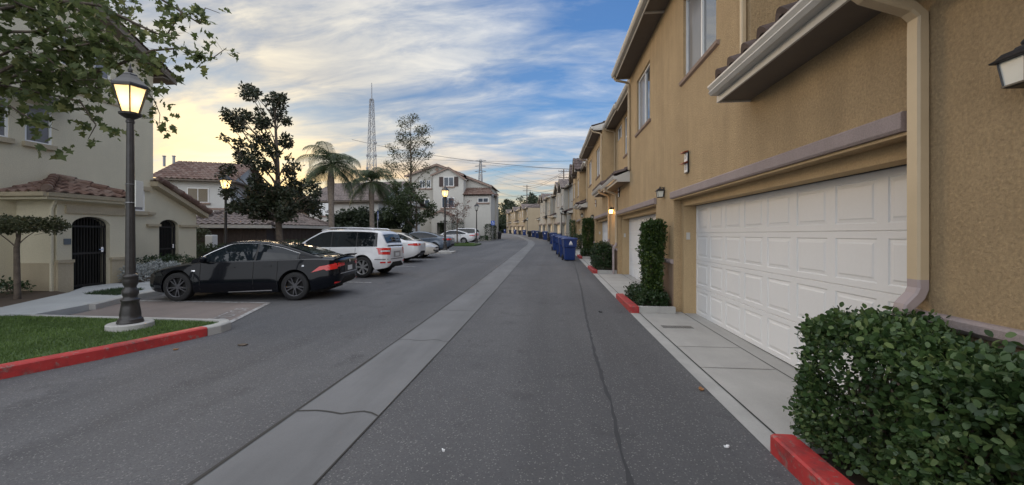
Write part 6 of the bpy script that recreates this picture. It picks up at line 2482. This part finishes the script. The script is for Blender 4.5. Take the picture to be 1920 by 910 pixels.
tilesheet(m, (xW1 + 0.4, YH - 0.2, Pz(364)), (xW1 + 0.4, YH + 4.7, Pz(364)), (xW1 - 0.6, YH + 4.6, Pz(352)), (xW1 - 0.6, YH + 2.3, Pz(352)), 0.33, 0.45, seg=4)
tilesheet(m, (xW1 - .3, YH + 4.3, Pz(361)), (xW1 + .5, YH + 4.3, Pz(361)), (xW1 + .2, YH + 5.8, Pz(355)), (xW1 - .3, YH + 5.8, Pz(355)), 0.33, 0.45, seg=4)
m.build('roof', None, Hh)


def hwin(u0, u1, v0, v1, y=YH, shut=0):
    x0, x1, z0, z1 = Xu(u0, y), Xu(u1, y), Pz(v1), Pz(v0)
    f = MB()
    f.box((x0, y - 0.06, z0), (x1, y - 0.005, z1))
    fo = f.build('window', 'wframe', Hh)
    p = MB()
    xm = (x0 + x1) / 2
    p.box((x0 + .08, y - 0.075, z0 + .08), (xm - .04, y - 0.062, z1 - .08))
    p.box((xm + .04, y - 0.075, z0 + .08), (x1 - .08, y - 0.062, z1 - .08))
    p.build('pane', 'farpane', fo)
    s = MB()
    s.box((x0 - .15, y - 0.15, z0 - .18), (x1 + .15, y - 0.005, z0 - .01))
    s.build('sill', 'sillbrown', fo)
    if shut:
        for a, b in ((x0 - 0.62, x0 - 0.06), (x1 + 0.06, x1 + 0.62)):
            s = MB()
            s.box((a, y - 0.06, z0 - .02), (b, y - 0.005, z1 + .02))
            for q in range(9):
                zz_ = z0 + 0.08 + q * (z1 - z0 - 0.16) / 8
                s.box((a + .06, y - 0.075, zz_), (b - .06, y - 0.062, zz_ + 0.05))
            s.build('shutter', 'shutter', fo)


hwin(832, 851, 330, 348, YH, 1)
hwin(828.5, 852, 369, 389, YH)
hwin(896, 916, 370, 379, YH + 0.3)
hwin(787, 797, 334, 350, YH + 0.6)
hwin(800, 808, 334, 350, YH + 0.6)
hwin(787, 806, 372, 388, YH + 0.6)
# entry porch with arch
m = MB()
m.mat('whitewall')
xp0, xp1 = Xu(809, YH - 1.5), Xu(846, YH - 1.5)
xa0, xa1 = Xu(819, YH - 1.5), Xu(836, YH - 1.5)
yp = YH - 1.5
z1_ = Pz(404)
P3 = lambda x, z, o=0: (x, yp + o, z)
m.poly([P3(xp0, base), P3(xa0, base), P3(xa0, z1_), P3(xp0, z1_)])
m.poly([P3(xa1, base), P3(xp1, base), P3(xp1, z1_), P3(xa1, z1_)])
N = 12
zs_ = Pz(420)
pts = [((xa0 + xa1) / 2 - (xa1 - xa0) / 2 * math.cos(math.pi * k / N), zs_ + (Pz(411) - zs_) * math.sin(math.pi * k / N)) for k in range(N + 1)]
for (a, b), (c, d) in zip(pts, pts[1:]):
    m.poly([P3(a, b), P3(c, d), P3(c, z1_), P3(a, z1_)])
    m.poly([P3(a, b), P3(c, d), P3(c, d, 0.5), P3(a, b, 0.5)])
for x in (xa0, xa1):
    m.poly([P3(x, base), P3(x, zs_), P3(x, zs_, 0.5), P3(x, base, 0.5)])
for x in (xp0, xp1):
    m.poly([P3(x, base), P3(x, z1_), P3(x, z1_, 1.5), P3(x, base, 1.5)])
gable(m, xp0, xp1, (xp0 + xp1) / 2, yp - 0.01, YH, z1_, z1_, Pz(396), 'whitewall', 'tile', 0.25)
m.build('porch', None, Hh)
m = MB()
m.box((Xu(825), YH - 0.05, base), (Xu(836), YH - 0.005, Pz(415)))
m.build('door', 'iron', Hh)
m = MB()
for i in range(2):
    m.lathe([(0.14, 0), (0.14, 1.0), (0.0, 1.02)], (Xu(839) + i * 4.0, YH + 4.2, Pz(318) - 0.5 - i * .5), 8)
m.build('vent_pipe', 'steel', Hh)
m = MB()
for uu, vv in ((873, 331), (893, 340)):
    m.box((Xu(uu), YH + 2.6, Pz(vv + 4)), (Xu(uu) + 0.5, YH + 3.0, Pz(vv - 3)))
m.build('corbel', 'sillbrown', Hh)
m = MB()
m.lathe([(0.30, -0.0), (0.30, 0.03), (0.0, 0.04)], (Xu(817), YH + 0.55, Pz(314)), 4, 'y')
m.build('gable_vent', 'sillbrown', Hh)
hedge('garden_shrub', 'low hedge at the foot of the white house wing', (-9.6, 53.0, g(53)), ((-3.0, -0.5, 0), (1.4, 0.5, 0.6)), 1500, 0.14, 'leaf_low', OVAL, 4, 0.1, 'shrub', rnd=0.2)
hedge('garden_shrub', 'dark upright hedge at the corner of the white house', (-8.2, 55.5, g(55)), ((-0.5, -2.5, 0), (0.5, 2.5, 2.1)), 1800, 0.16, 'leaf_dark', OVAL, 4, 0.1, 'shrub', rnd=0.3)
hedge('garden_shrub', 'clipped dark shrub under the windows of the white house', (-13.0, 52.6, g(53)), ((-1.6, -0.5, 0.8), (1.6, 0.5, 2.6)), 1500, 0.14, 'leaf_dark', OVAL, 6, 0.1, 'shrub', rnd=0.4)

# signs
def sign(label, loc, rz, wheel=True, h=2.1):
    t = thing('parking_sign', label, 'sign', loc, rz)
    m = MB()
    m.tube([(0, 0.02, -0.1), (0, 0.02, h + 0.45)], 0.03, 8)
    m.build('post', 'steel', t)
    m = MB()
    m.bbox((-0.24, -0.02, h - 0.05), (0.24, -0.0, h + 0.55), 0.01)
    p = m.build('panel', 'blue', t)
    m = MB()
    y = -0.026
    m.lathe([(0.0, 0), (0.045, 0), (0.045, 0.003), (0, 0.003)], (-0.02, y, h + 0.44), 10, 'y')
    for a, b in (((-0.02, h + .40), (0.0, h + .24)), ((0.0, h + .24), (0.11, h + .22)), ((0.11, h + .22), (0.15, h + .08)), ((-0.01, h + .32), (0.09, h + .31))):
        m.tube([(a[0], y, a[1]), (b[0], y, b[1])], 0.018, 6)
    m.tube([(0.02 + 0.13 * math.cos(q), y, h + 0.16 + 0.12 * math.sin(q)) for q in [R(150 + 22 * k) for k in range(10)]], 0.014, 6)
    m.build('symbol', 'signwhite', p)
    return t


sign('blue wheelchair parking sign at the corner of the white house', (-7.55, 53.0, g(53)), 0)
P = at(708.5, 440, 27)
sign('narrow blue sign seen edge-on beside the second palm', (P.x, P.y, g(P.y)), R(110), h=2.3)

# low beige wall
w_ = thing('garden_wall', 'low beige wall beyond the white cars', 'wall', (0, 0, 0))
P1, P2 = at(704, 440, 34), at(753, 440, 36)
m = MB()
d = (P2 - P1)
d.z = 0
ln = d.length
m.box((0, 0, -0.5), (ln, 0.2, 1.75))
o = m.build('panel', 'gold', w_)
m = MB()
m.box((-0.04, -0.04, 1.75), (ln + 0.04, 0.24, 1.83))
o = m.build('coping', 'cream', w_)
w_.location = (P1.x, P1.y, 0.25)
w_.rotation_euler.z = math.atan2(d.y, d.x)

# ================================================================== TREES
def px_clumps(base, lst, d, depth=0.5):
    """clump list given in photo pixels -> metres round the trunk foot"""
    out_ = []
    r3 = random.Random(len(lst))
    for (uu, vv, r) in lst:
        rr_ = r * d / 754
        P = at(uu, vv, d)
        out_.append((P.x - base[0], P.y - base[1] + r3.uniform(-depth, depth), P.z - base[2], rr_, rr_ * 1.05, rr_ * 0.8))
    return out_


B0 = at(526, 440, 18)
bz = (B0.x, B0.y, g(B0.y))
cl = [(470, 172, 18), (490, 185, 20), (512, 178, 14), (530, 195, 20), (500, 205, 18), (545, 192, 9), (437, 213, 18), (452, 228, 18), (423, 215, 9), (476, 225, 16), (505, 232, 22), (530, 224, 12),
      (463, 245, 15), (490, 258, 18), (520, 260, 20), (468, 275, 14), (500, 285, 20), (532, 288, 16), (447, 268, 8), (452, 292, 14), (480, 305, 16), (510, 315, 20), (538, 318, 20), (441, 320, 14), (552, 300, 8),
      (425, 330, 8), (462, 332, 14), (490, 342, 16), (548, 340, 16), (525, 350, 22), (585, 352, 16), (598, 365, 12), (450, 362, 16), (480, 372, 26), (505, 385, 26), (535, 385, 28), (560, 378, 24), (575, 392, 18), (455, 392, 16), (490, 402, 20), (545, 405, 20), (520, 368, 24), (520, 395, 28), (480, 392, 24), (560, 395, 24), (500, 365, 22), (545, 362, 22), (590, 385, 14)]
tree('magnolia_tree', 'tall dark magnolia with layered open crown behind the white estate', 'tree', bz, (2.0, 7.4, 0.15), px_clumps(bz, cl, 18, 0.9), 'leaf_mag', 0.13, 17500, twigs=2, k=16, sub=0.36, lean=(-0.3, 0))

B0 = at(770, 440, 40)
bz = (B0.x, B0.y, g(B0.y))
cl = [(765, 235, 16), (785, 245, 14), (748, 260, 14), (770, 262, 16), (795, 268, 12), (735, 285, 14), (760, 290, 16), (785, 290, 14), (802, 292, 10), (728, 310, 10), (750, 315, 16), (775, 318, 16), (800, 316, 12), (740, 335, 12), (790, 340, 12), (780, 225, 12), (800, 248, 14), (812, 275, 9), (722, 270, 9), (768, 275, 18), (745, 245, 10)]
tree('tall_tree', 'tall thin tree with sparse leaves left of the white house', 'tree', bz, (5.0, 12.3, 0.13), px_clumps(bz, cl, 40, 1.2), 'leaf_olive', 0.14, 5500, twigs=8, k=16, sub=0.62)
B0 = at(781, 440, 36)
bz = (B0.x, B0.y, g(B0.y))
cl = [(740, 350, 16), (770, 352, 18), (735, 370, 22), (765, 372, 24), (795, 372, 14), (745, 392, 24), (775, 392, 26), (800, 395, 16), (730, 400, 16), (760, 412, 20), (790, 410, 18), (808, 385, 9)]
tree('bushy_tree', 'bushy green tree in front of the left part of the white house', 'tree', bz, (1.6, 4.6, 0.10), px_clumps(bz, cl, 36, 1.2), 'leaf_bush', 0.17, 8000, twigs=2, k=8, sub=0.5)
B0 = at(857, 440, 39)
bz = (B0.x, B0.y, g(B0.y) + 0.1)
cl = [(845, 388, 10), (860, 382, 10), (872, 390, 9), (840, 400, 9), (856, 400, 10), (870, 402, 9), (850, 412, 8), (866, 414, 8), (848, 375, 6), (878, 378, 5)]
tree('young_tree', 'small reddish leafed young tree on the grass island', 'tree', bz, (1.6, 4.0, 0.07), px_clumps(bz, cl, 39, 0.6), 'leaf_pink', 0.13, 900, twigs=5, k=7, sub=0.55)


# palms
def palm(label, uu, d, vcrown, n, L, seed):
    B0 = at(uu, 440, d)
    z0 = g(B0.y)
    t = thing('palm_tree', label, 'palm tree', (B0.x, B0.y, z0), 0, 'palm trees beyond the parked cars')
    hz = 1.6 + (440 - vcrown) * d / 754 - z0
    m = MB()
    zs3 = [0, 0.4, 1.5, hz * 0.55, hz * 0.72, hz * 0.80, hz * 0.92, hz]
    rs = [0.24, 0.20, 0.18, 0.17, 0.20, 0.22, 0.15, 0.11]
    m.tube([(0.03 * math.sin(z), 0.02 * z / hz, z) for z in zs3], rs, 12)
    m.build('trunk', 'palmbark', t, smooth=True)
    r3 = random.Random(seed)
    V, F, off = [], [], 0
    ribs = MB()
    for k in range(n):
        a = 2 * math.pi * (k * 0.381966) + r3.uniform(-.15, .15)
        rise = r3.uniform(-0.1, 1.25) if k % 4 else r3.uniform(-0.9, -0.2)
        ll = L * r3.uniform(0.8, 1.1)
        pts = []
        p = Vector((0, 0, hz - 0.05))
        el = rise
        N = 14
        for i in range(N + 1):
            pts.append(p.copy())
            st = ll / N
            p = p + Vector((math.cos(a) * math.cos(el), math.sin(a) * math.cos(el), math.sin(el))) * st
            el -= (0.10 + 0.17 * i / N) * (1.0 if rise > 0 else 0.5)
            el = max(el, -1.45)
        ribs.tube(pts, [0.022 * (1 - i / N) + 0.004 for i in range(N + 1)], 4)
        for i in range(2, N):
            for sub in range(3):
                f = sub / 3
                q = pts[i].lerp(pts[i + 1], f)
                d_ = (pts[i + 1] - pts[i]).normalized()
                sd2 = d_.cross(Vector((0, 0, 1)))
                if sd2.length < 0.05:
                    sd2 = Vector((math.sin(a), -math.cos(a), 0))
                sd2.normalize()
                lf = 0.80 * math.sin(math.pi * min(1, (i + f) / N * 0.9 + 0.12)) * r3.uniform(0.75, 1.1) * (L / 2.6)
                for sg in (-1, 1):
                    tip = q + sd2 * sg * lf * 0.75 + d_ * lf * 0.35 + Vector((0, 0, -lf * r3.uniform(0.35, 0.75)))
                    mid = q + sd2 * sg * lf * 0.45 + d_ * lf * 0.2 + Vector((0, 0, -lf * 0.08))
                    w2 = d_ * 0.019
                    V += [q - w2, mid - w2, tip, mid + w2, q + w2]
                    F.append([off, off + 1, off + 2, off + 3, off + 4])
                    off += 5
    c = npmesh('fronds', np.array([tuple(v) for v in V]), np.array(F), 'leaf_palm', t, 5)
    ribs.build('frond_rib', 'leaf_palm', t)
    return t


palm('left palm tree with wide drooping fronds', 621, 26, 308, 28, 2.9, 3)
palm('right palm tree, closer to the radio tower', 697, 31, 340, 28, 2.7, 8)


# overhanging sycamore, trunk outside the left edge
def sycamore():
    base = Vector((-9.6, 4.8, 0.1))
    t = thing('sycamore_tree', 'big sycamore whose leafy branches hang over the first street lamp', 'tree', base)
    m = MB()
    m.tube([(0, 0, -0.2), (0, 0, 0.3), (0.05, 0, 1.5), (0.1, 0.1, 3.2), (0.0, 0.3, 5.0), (-0.2, 0.5, 7.5)], [0.26, 0.2, 0.17, 0.15, 0.12, 0.05], 12)
    paths = []
    def br(pts, r, dens, d=None):
        P = []
        for q in pts:
            P.append(at(q[0], q[1], q[2]) - base)
        paths.append((P, r, dens))
        return P
    root1 = Vector((0.05, 0.1, 3.0))
    root2 = Vector((0, 0.3, 4.6))
    specs = [
        (root1, [(-40, 140, 8.0), (60, 130, 8.2), (150, 145, 8.4), (225, 120, 8.6), (285, 95, 8.8), (345, 90, 9.0), (395, 112, 9.2), (425, 90, 9.3)], 0.05, 0.50),
        (root2, [(-30, 20, 7.6), (90, 0, 8.0), (185, 10, 8.5), (255, 45, 8.8), (310, 70, 9.0), (340, 25, 9.1), (332, 8, 9.1)], 0.05, 0.50),
        (root2, [(120, -60, 8.4), (240, -40, 8.9), (320, 10, 9.2), (375, 45, 9.4), (385, 15, 9.4), (412, 25, 9.5)], 0.04, 0.42),
        (root1, [(0, 160, 7.6), (80, 175, 7.8), (150, 190, 8.0), (180, 235, 8.1), (165, 262, 8.1)], 0.035, 0.75),
        (root1, [(-30, 190, 7.2), (20, 200, 7.3), (60, 225, 7.4), (110, 245, 7.6)], 0.03, 0.8),
        (root1, [(60, 130, 8.2), (180, 165, 8.6), (260, 150, 9.0), (290, 190, 9.1), (300, 215, 9.2), (298, 240, 9.2)], 0.025, 0.6),
        (root1, [(50, 110, 7.6), (130, 90, 7.8), (200, 75, 8.2), (260, 110, 8.6), (300, 130, 8.8), (330, 150, 8.9)], 0.03, 0.75),
        (root2, [(-20, 60, 7.4), (60, 60, 7.6), (140, 50, 7.9), (210, 60, 8.2)], 0.04, 0.9),
        (root2, [(-20, -20, 7.4), (40, 10, 7.6), (100, 30, 7.9), (150, 90, 8.0)], 0.04, 0.9),
        (root1, [(-30, 120, 7.2), (30, 90, 7.3), (90, 110, 7.5), (140, 150, 7.7), (230, 150, 8.0)], 0.03, 0.8),
        (root2, [(-20, -60, 8.4), (60, -30, 8.8), (150, 0, 9.2), (200, 30, 9.4)], 0.04, 0.8),
        (root2, [(180, -60, 9.0), (200, -20, 9.2), (205, 5, 9.3)], 0.02, 0.6),
        (root1, [(0, 160, 8.2), (60, 150, 8.4), (120, 130, 8.7), (170, 110, 9.0), (215, 90, 9.2)], 0.03, 0.8),
        (root2, [(100, 0, 8.6), (160, 25, 8.9), (215, 40, 9.1), (240, 15, 9.2), (225, -5, 9.2)], 0.03, 0.5),
    ]
    LP, LD = [], []
    r3 = random.Random(21)
    for rt, pts, r, dens in specs:
        P = [rt] + [at(*q) - base for q in pts]
        m.tube(P, [r * (1 - 0.85 * i / (len(P) - 1)) for i in range(len(P))], 6)
        # twigs and leaves
        for a, b in zip(P[1:], P[2:]):
            seg = (b - a).length
            n = max(2, int(seg / 0.10))
            for i in range(n):
                q = a.lerp(b, i / n)
                for w in range(2):
                    tl = r3.uniform(0.12, 0.50) * (0.6 + dens)
                    dv = Vector((r3.uniform(-1, 1), r3.uniform(-1, 1), r3.uniform(-0.9, 0.7))).normalized()
                    e = q + dv * tl
                    if r3.random() < 0.30:
                        m.tube([q, e], [0.004, 0.002], 4, False)
                    k = int(6.5 * dens + r3.random() * 2)
                    for j in range(k):
                        f = r3.uniform(0.3, 1.05)
                        LP.append(tuple(q.lerp(e, f) + Vector((r3.gauss(0, .035), r3.gauss(0, .035), r3.gauss(0, .035)))))
                        LD.append(tuple(dv + Vector((0, 0, -0.6))))
    m.build('trunk', 'bark', t, smooth=True)
    V, F = leaves(np.array(LP), 0.145, PALM7, np.array(LD), up=0.3, spread=1.3)
    npmesh('crown', V, F, 'leaf_syc', t, len(PALM7))
    print('sycamore leaves', len(LP))
    return t


sycamore()

# background trees (each its own crown)
bgt = [(650, 410, 34, 36, 'dark round tree behind the first palm trunk'), (678, 405, 34, 37, 'dark tree between the two palms'), (715, 408, 32, 38, 'dark tree behind the second palm trunk'), (748, 412, 28, 38, 'low dark tree left of the bushy tree')]
for uu, vv, r, d, lb in bgt:
    P = at(uu, 440, d)
    bz = (P.x, P.y, 0.5)
    cl = [(uu, vv, r * 0.62), (uu - r * .5, vv + 6, r * 0.5), (uu + r * .5, vv + 6, r * 0.5), (uu, vv + 18, r * 0.6), (uu + r * .2, vv - 8, r * 0.35), (uu - r * .5, vv + 24, r * .5), (uu + r * .5, vv + 24, r * .5)]
    tree('background_tree', lb, 'tree', bz, (0.8, 2.6, 0.12), px_clumps(bz, cl, d, 1.2), 'leaf_dark', 0.22, 4200, group='dark trees behind the parking', k=9, sub=0.5)
rr3 = random.Random(4)
far = [(936, 408, 18, 150), (952, 400, 20, 158), (968, 396, 20, 170), (985, 386, 18, 185), (1002, 384, 16, 190), (1020, 388, 16, 160), (1040, 386, 15, 120), (1060, 390, 14, 110), (945, 422, 18, 140), (965, 420, 18, 145), (930, 424, 14, 135), (1080, 392, 16, 120), (985, 408, 20, 180), (955, 384, 9, 175), (1000, 372, 9, 200)]
ps = ['first', 'second', 'third', 'fourth', 'fifth', 'sixth', 'seventh', 'eighth', 'ninth', 'tenth', 'eleventh', 'twelfth', 'thirteenth', 'fourteenth', 'fifteenth']
order = sorted(range(len(far)), key=lambda i: far[i][0])
for rank, i in enumerate(order):
    uu, vv, r, d = far[i]
    r *= 1.4
    P = at(uu, 440, d)
    k = d / 754
    bz = (P.x, P.y, 1.2)
    cl = [(uu, vv, r * 0.7), (uu - r * .5, vv + 5, r * 0.55), (uu + r * .55, vv + 4, r * 0.5), (uu, vv + r, r * 0.8), (uu - r * .3, vv - r * .45, r * .35), (uu + r * .2, vv + r * 1.9, r * 0.9)]
    tree('background_tree', 'dark tree on the skyline at the lane end, %s from the left' % ps[rank], 'tree', bz, (1.5, max(3.0, (440 - vv) * k * 0.6), 0.25), px_clumps(bz, cl, d, 2.5), 'leaf_dark', 0.72, 2600, group='dark trees at the end of the lane', k=9, sub=0.5)
# hill behind
hm = MB()
N = 24
rows = []
for j in range(7):
    row = []
    for i in range(N + 1):
        x = -95 + i * 7.5
        hgt = 9.0 * math.exp(-((x + 15) / 45) ** 2) * math.sin(math.pi * j / 6) * (1 + 0.15 * math.sin(i * 1.7))
        row.append((x, 195 + j * 16, g(200) - 0.1 + hgt))
    rows.append(row)
for a, b in zip(rows, rows[1:]):
    for i in range(N):
        hm.poly([a[i], a[i + 1], b[i + 1], b[i]])
hm.build('hill', 'earth')['kind'] = 'structure'

# ================================================================== TOWER, PYLON, POLES, WIRES
def lattice(mb, base, h, w0, w1, nseg, r, x=True):
    for s in range(nseg):
        a, b = s / nseg, (s + 1) / nseg
        wa, wb = w0 + (w1 - w0) * a, w0 + (w1 - w0) * b
        ca = [(base[0] + sx * wa / 2, base[1] + sy * wa / 2, base[2] + h * a) for sx, sy in ((-1, -1), (1, -1), (1, 1), (-1, 1))]
        cb = [(base[0] + sx * wb / 2, base[1] + sy * wb / 2, base[2] + h * b) for sx, sy in ((-1, -1), (1, -1), (1, 1), (-1, 1))]
        for k in range(4):
            l = (k + 1) % 4
            mb.tube([ca[k], cb[k]], r, 4, False)
            mb.tube([ca[k], cb[l]], r * 0.6, 3, False)
            if x:
                mb.tube([ca[l], cb[k]], r * 0.6, 3, False)
            mb.tube([cb[k], cb[l]], r * 0.6, 3, False)


P = at(697, 440, 160)
t = thing('radio_tower', 'tall slim lattice radio tower with a mast on top', 'tower', (P.x, P.y, 0))
m = MB()
lattice(m, (0, 0, 0), 1.6 + (440 - 187) * 160 / 754, 4.4, 1.2, 17, 0.13)
m.build('lattice', 'steel', t)
m = MB()
hz = 1.6 + (440 - 187) * 160 / 754
m.tube([(0, 0, hz), (0, 0, hz + 6.6)], [0.22, 0.14], 6)
m.lathe([(0.7, 0), (0.7, 0.5)], (0, 0, hz - 0.2), 8)
m.build('mast', 'steel', t)
for z, sx in ((33, -1), (33, 1), (28, -1), (20, 1), (24, -1), (38, 1)):
    m = MB()
    m.lathe([(0.0, 0), (0.55, 0.1), (0.6, 0.35), (0, 0.3)], (sx * 1.7, -0.5, z), 8, 'y')
    m.build('dish', 'steel', t)

P = at(901, 440, 420)
t = thing('power_pylon', 'distant steel power pylon above the white house roof', 'pylon', (P.x, P.y, 0))
m = MB()
hz = 1.6 + (440 - 300) * 420 / 754
lattice(m, (0, 0, 0), hz, 9, 1.6, 12, 0.28)
m.build('lattice', 'steel', t)
m = MB()
for z in (hz - 1, hz - 6.5, hz - 12):
    for sg in (-1, 1):
        m.tube([(0, 0, z + 1), (sg * 6, 0, z)], 0.28, 4)
        m.tube([(0, 0, z - 1), (sg * 6, 0, z)], 0.22, 4)
m.build('cross_arm', 'steel', t)


def upole(label, uu, d, vt):
    P = at(uu, 440, d)
    t = thing('utility_pole', label, 'utility pole', (P.x, P.y, 0), R(10), 'wooden utility poles')
    hz = 1.6 + (440 - vt) * d / 754
    m = MB()
    m.tube([(0, 0, 0), (0, 0, hz)], [0.22, 0.15], 8)
    m.build('pole', 'wood', t)
    for k, z in enumerate((hz - 0.5, hz - 2.2, hz - 4.0)):
        m = MB()
        m.box((-1.5, -0.08, z - .07), (1.5, 0.08, z + .07))
        a = m.build('cross_arm', 'wood', t)
        m = MB()
        for x in (-1.4, -0.7, 0.7, 1.4):
            m.lathe([(0.05, 0), (0.08, 0.1), (0.04, 0.25), (0, 0.27)], (x, 0, z + .07), 6)
        m.build('insulator', 'steel', a)
    return t


upole('wooden utility pole above the far tan row', 988, 150, 347)
upole('wooden utility pole with cross arms behind the grey row gables', 1057, 110, 318)
wires = [((660, 262, 170), (1160, 322, 130), 10), ((690, 292, 200), (1160, 300, 130), 6), ((860, 303, 300), (1150, 318, 120), 5), ((905, 305, 420), (1150, 345, 150), 6), ((905, 312, 420), (1120, 372, 160), 4),
         ((928, 330, 300), (1140, 352, 140), 8), ((928, 345, 300), (1140, 306, 130), 10), ((925, 368, 260), (1057, 352, 110), 5), ((988, 350, 150), (1057, 321, 110), 4), ((988, 354, 150), (1057, 324, 110), 4), ((925, 356, 240), (988, 372, 150), 3), ((928, 338, 320), (1120, 386, 150), 3)]
for i, (a, b, sag) in enumerate(wires):
    A3, B3 = at(*a), at(*b)
    m = MB()
    m.tube([A3.lerp(B3, f) - Vector((0, 0, sag * 0.25 * 4 * f * (1 - f))) for f in [j / 16 for j in range(17)]], 0.045 if i not in (0,) else 0.07, 4)
    o = m.build('power_line', 'black')
    tag(o, 'thin overhead wire crossing the sky between pylon and utility poles', 'wire', 'overhead wires')

print('objects', len(bpy.data.objects))
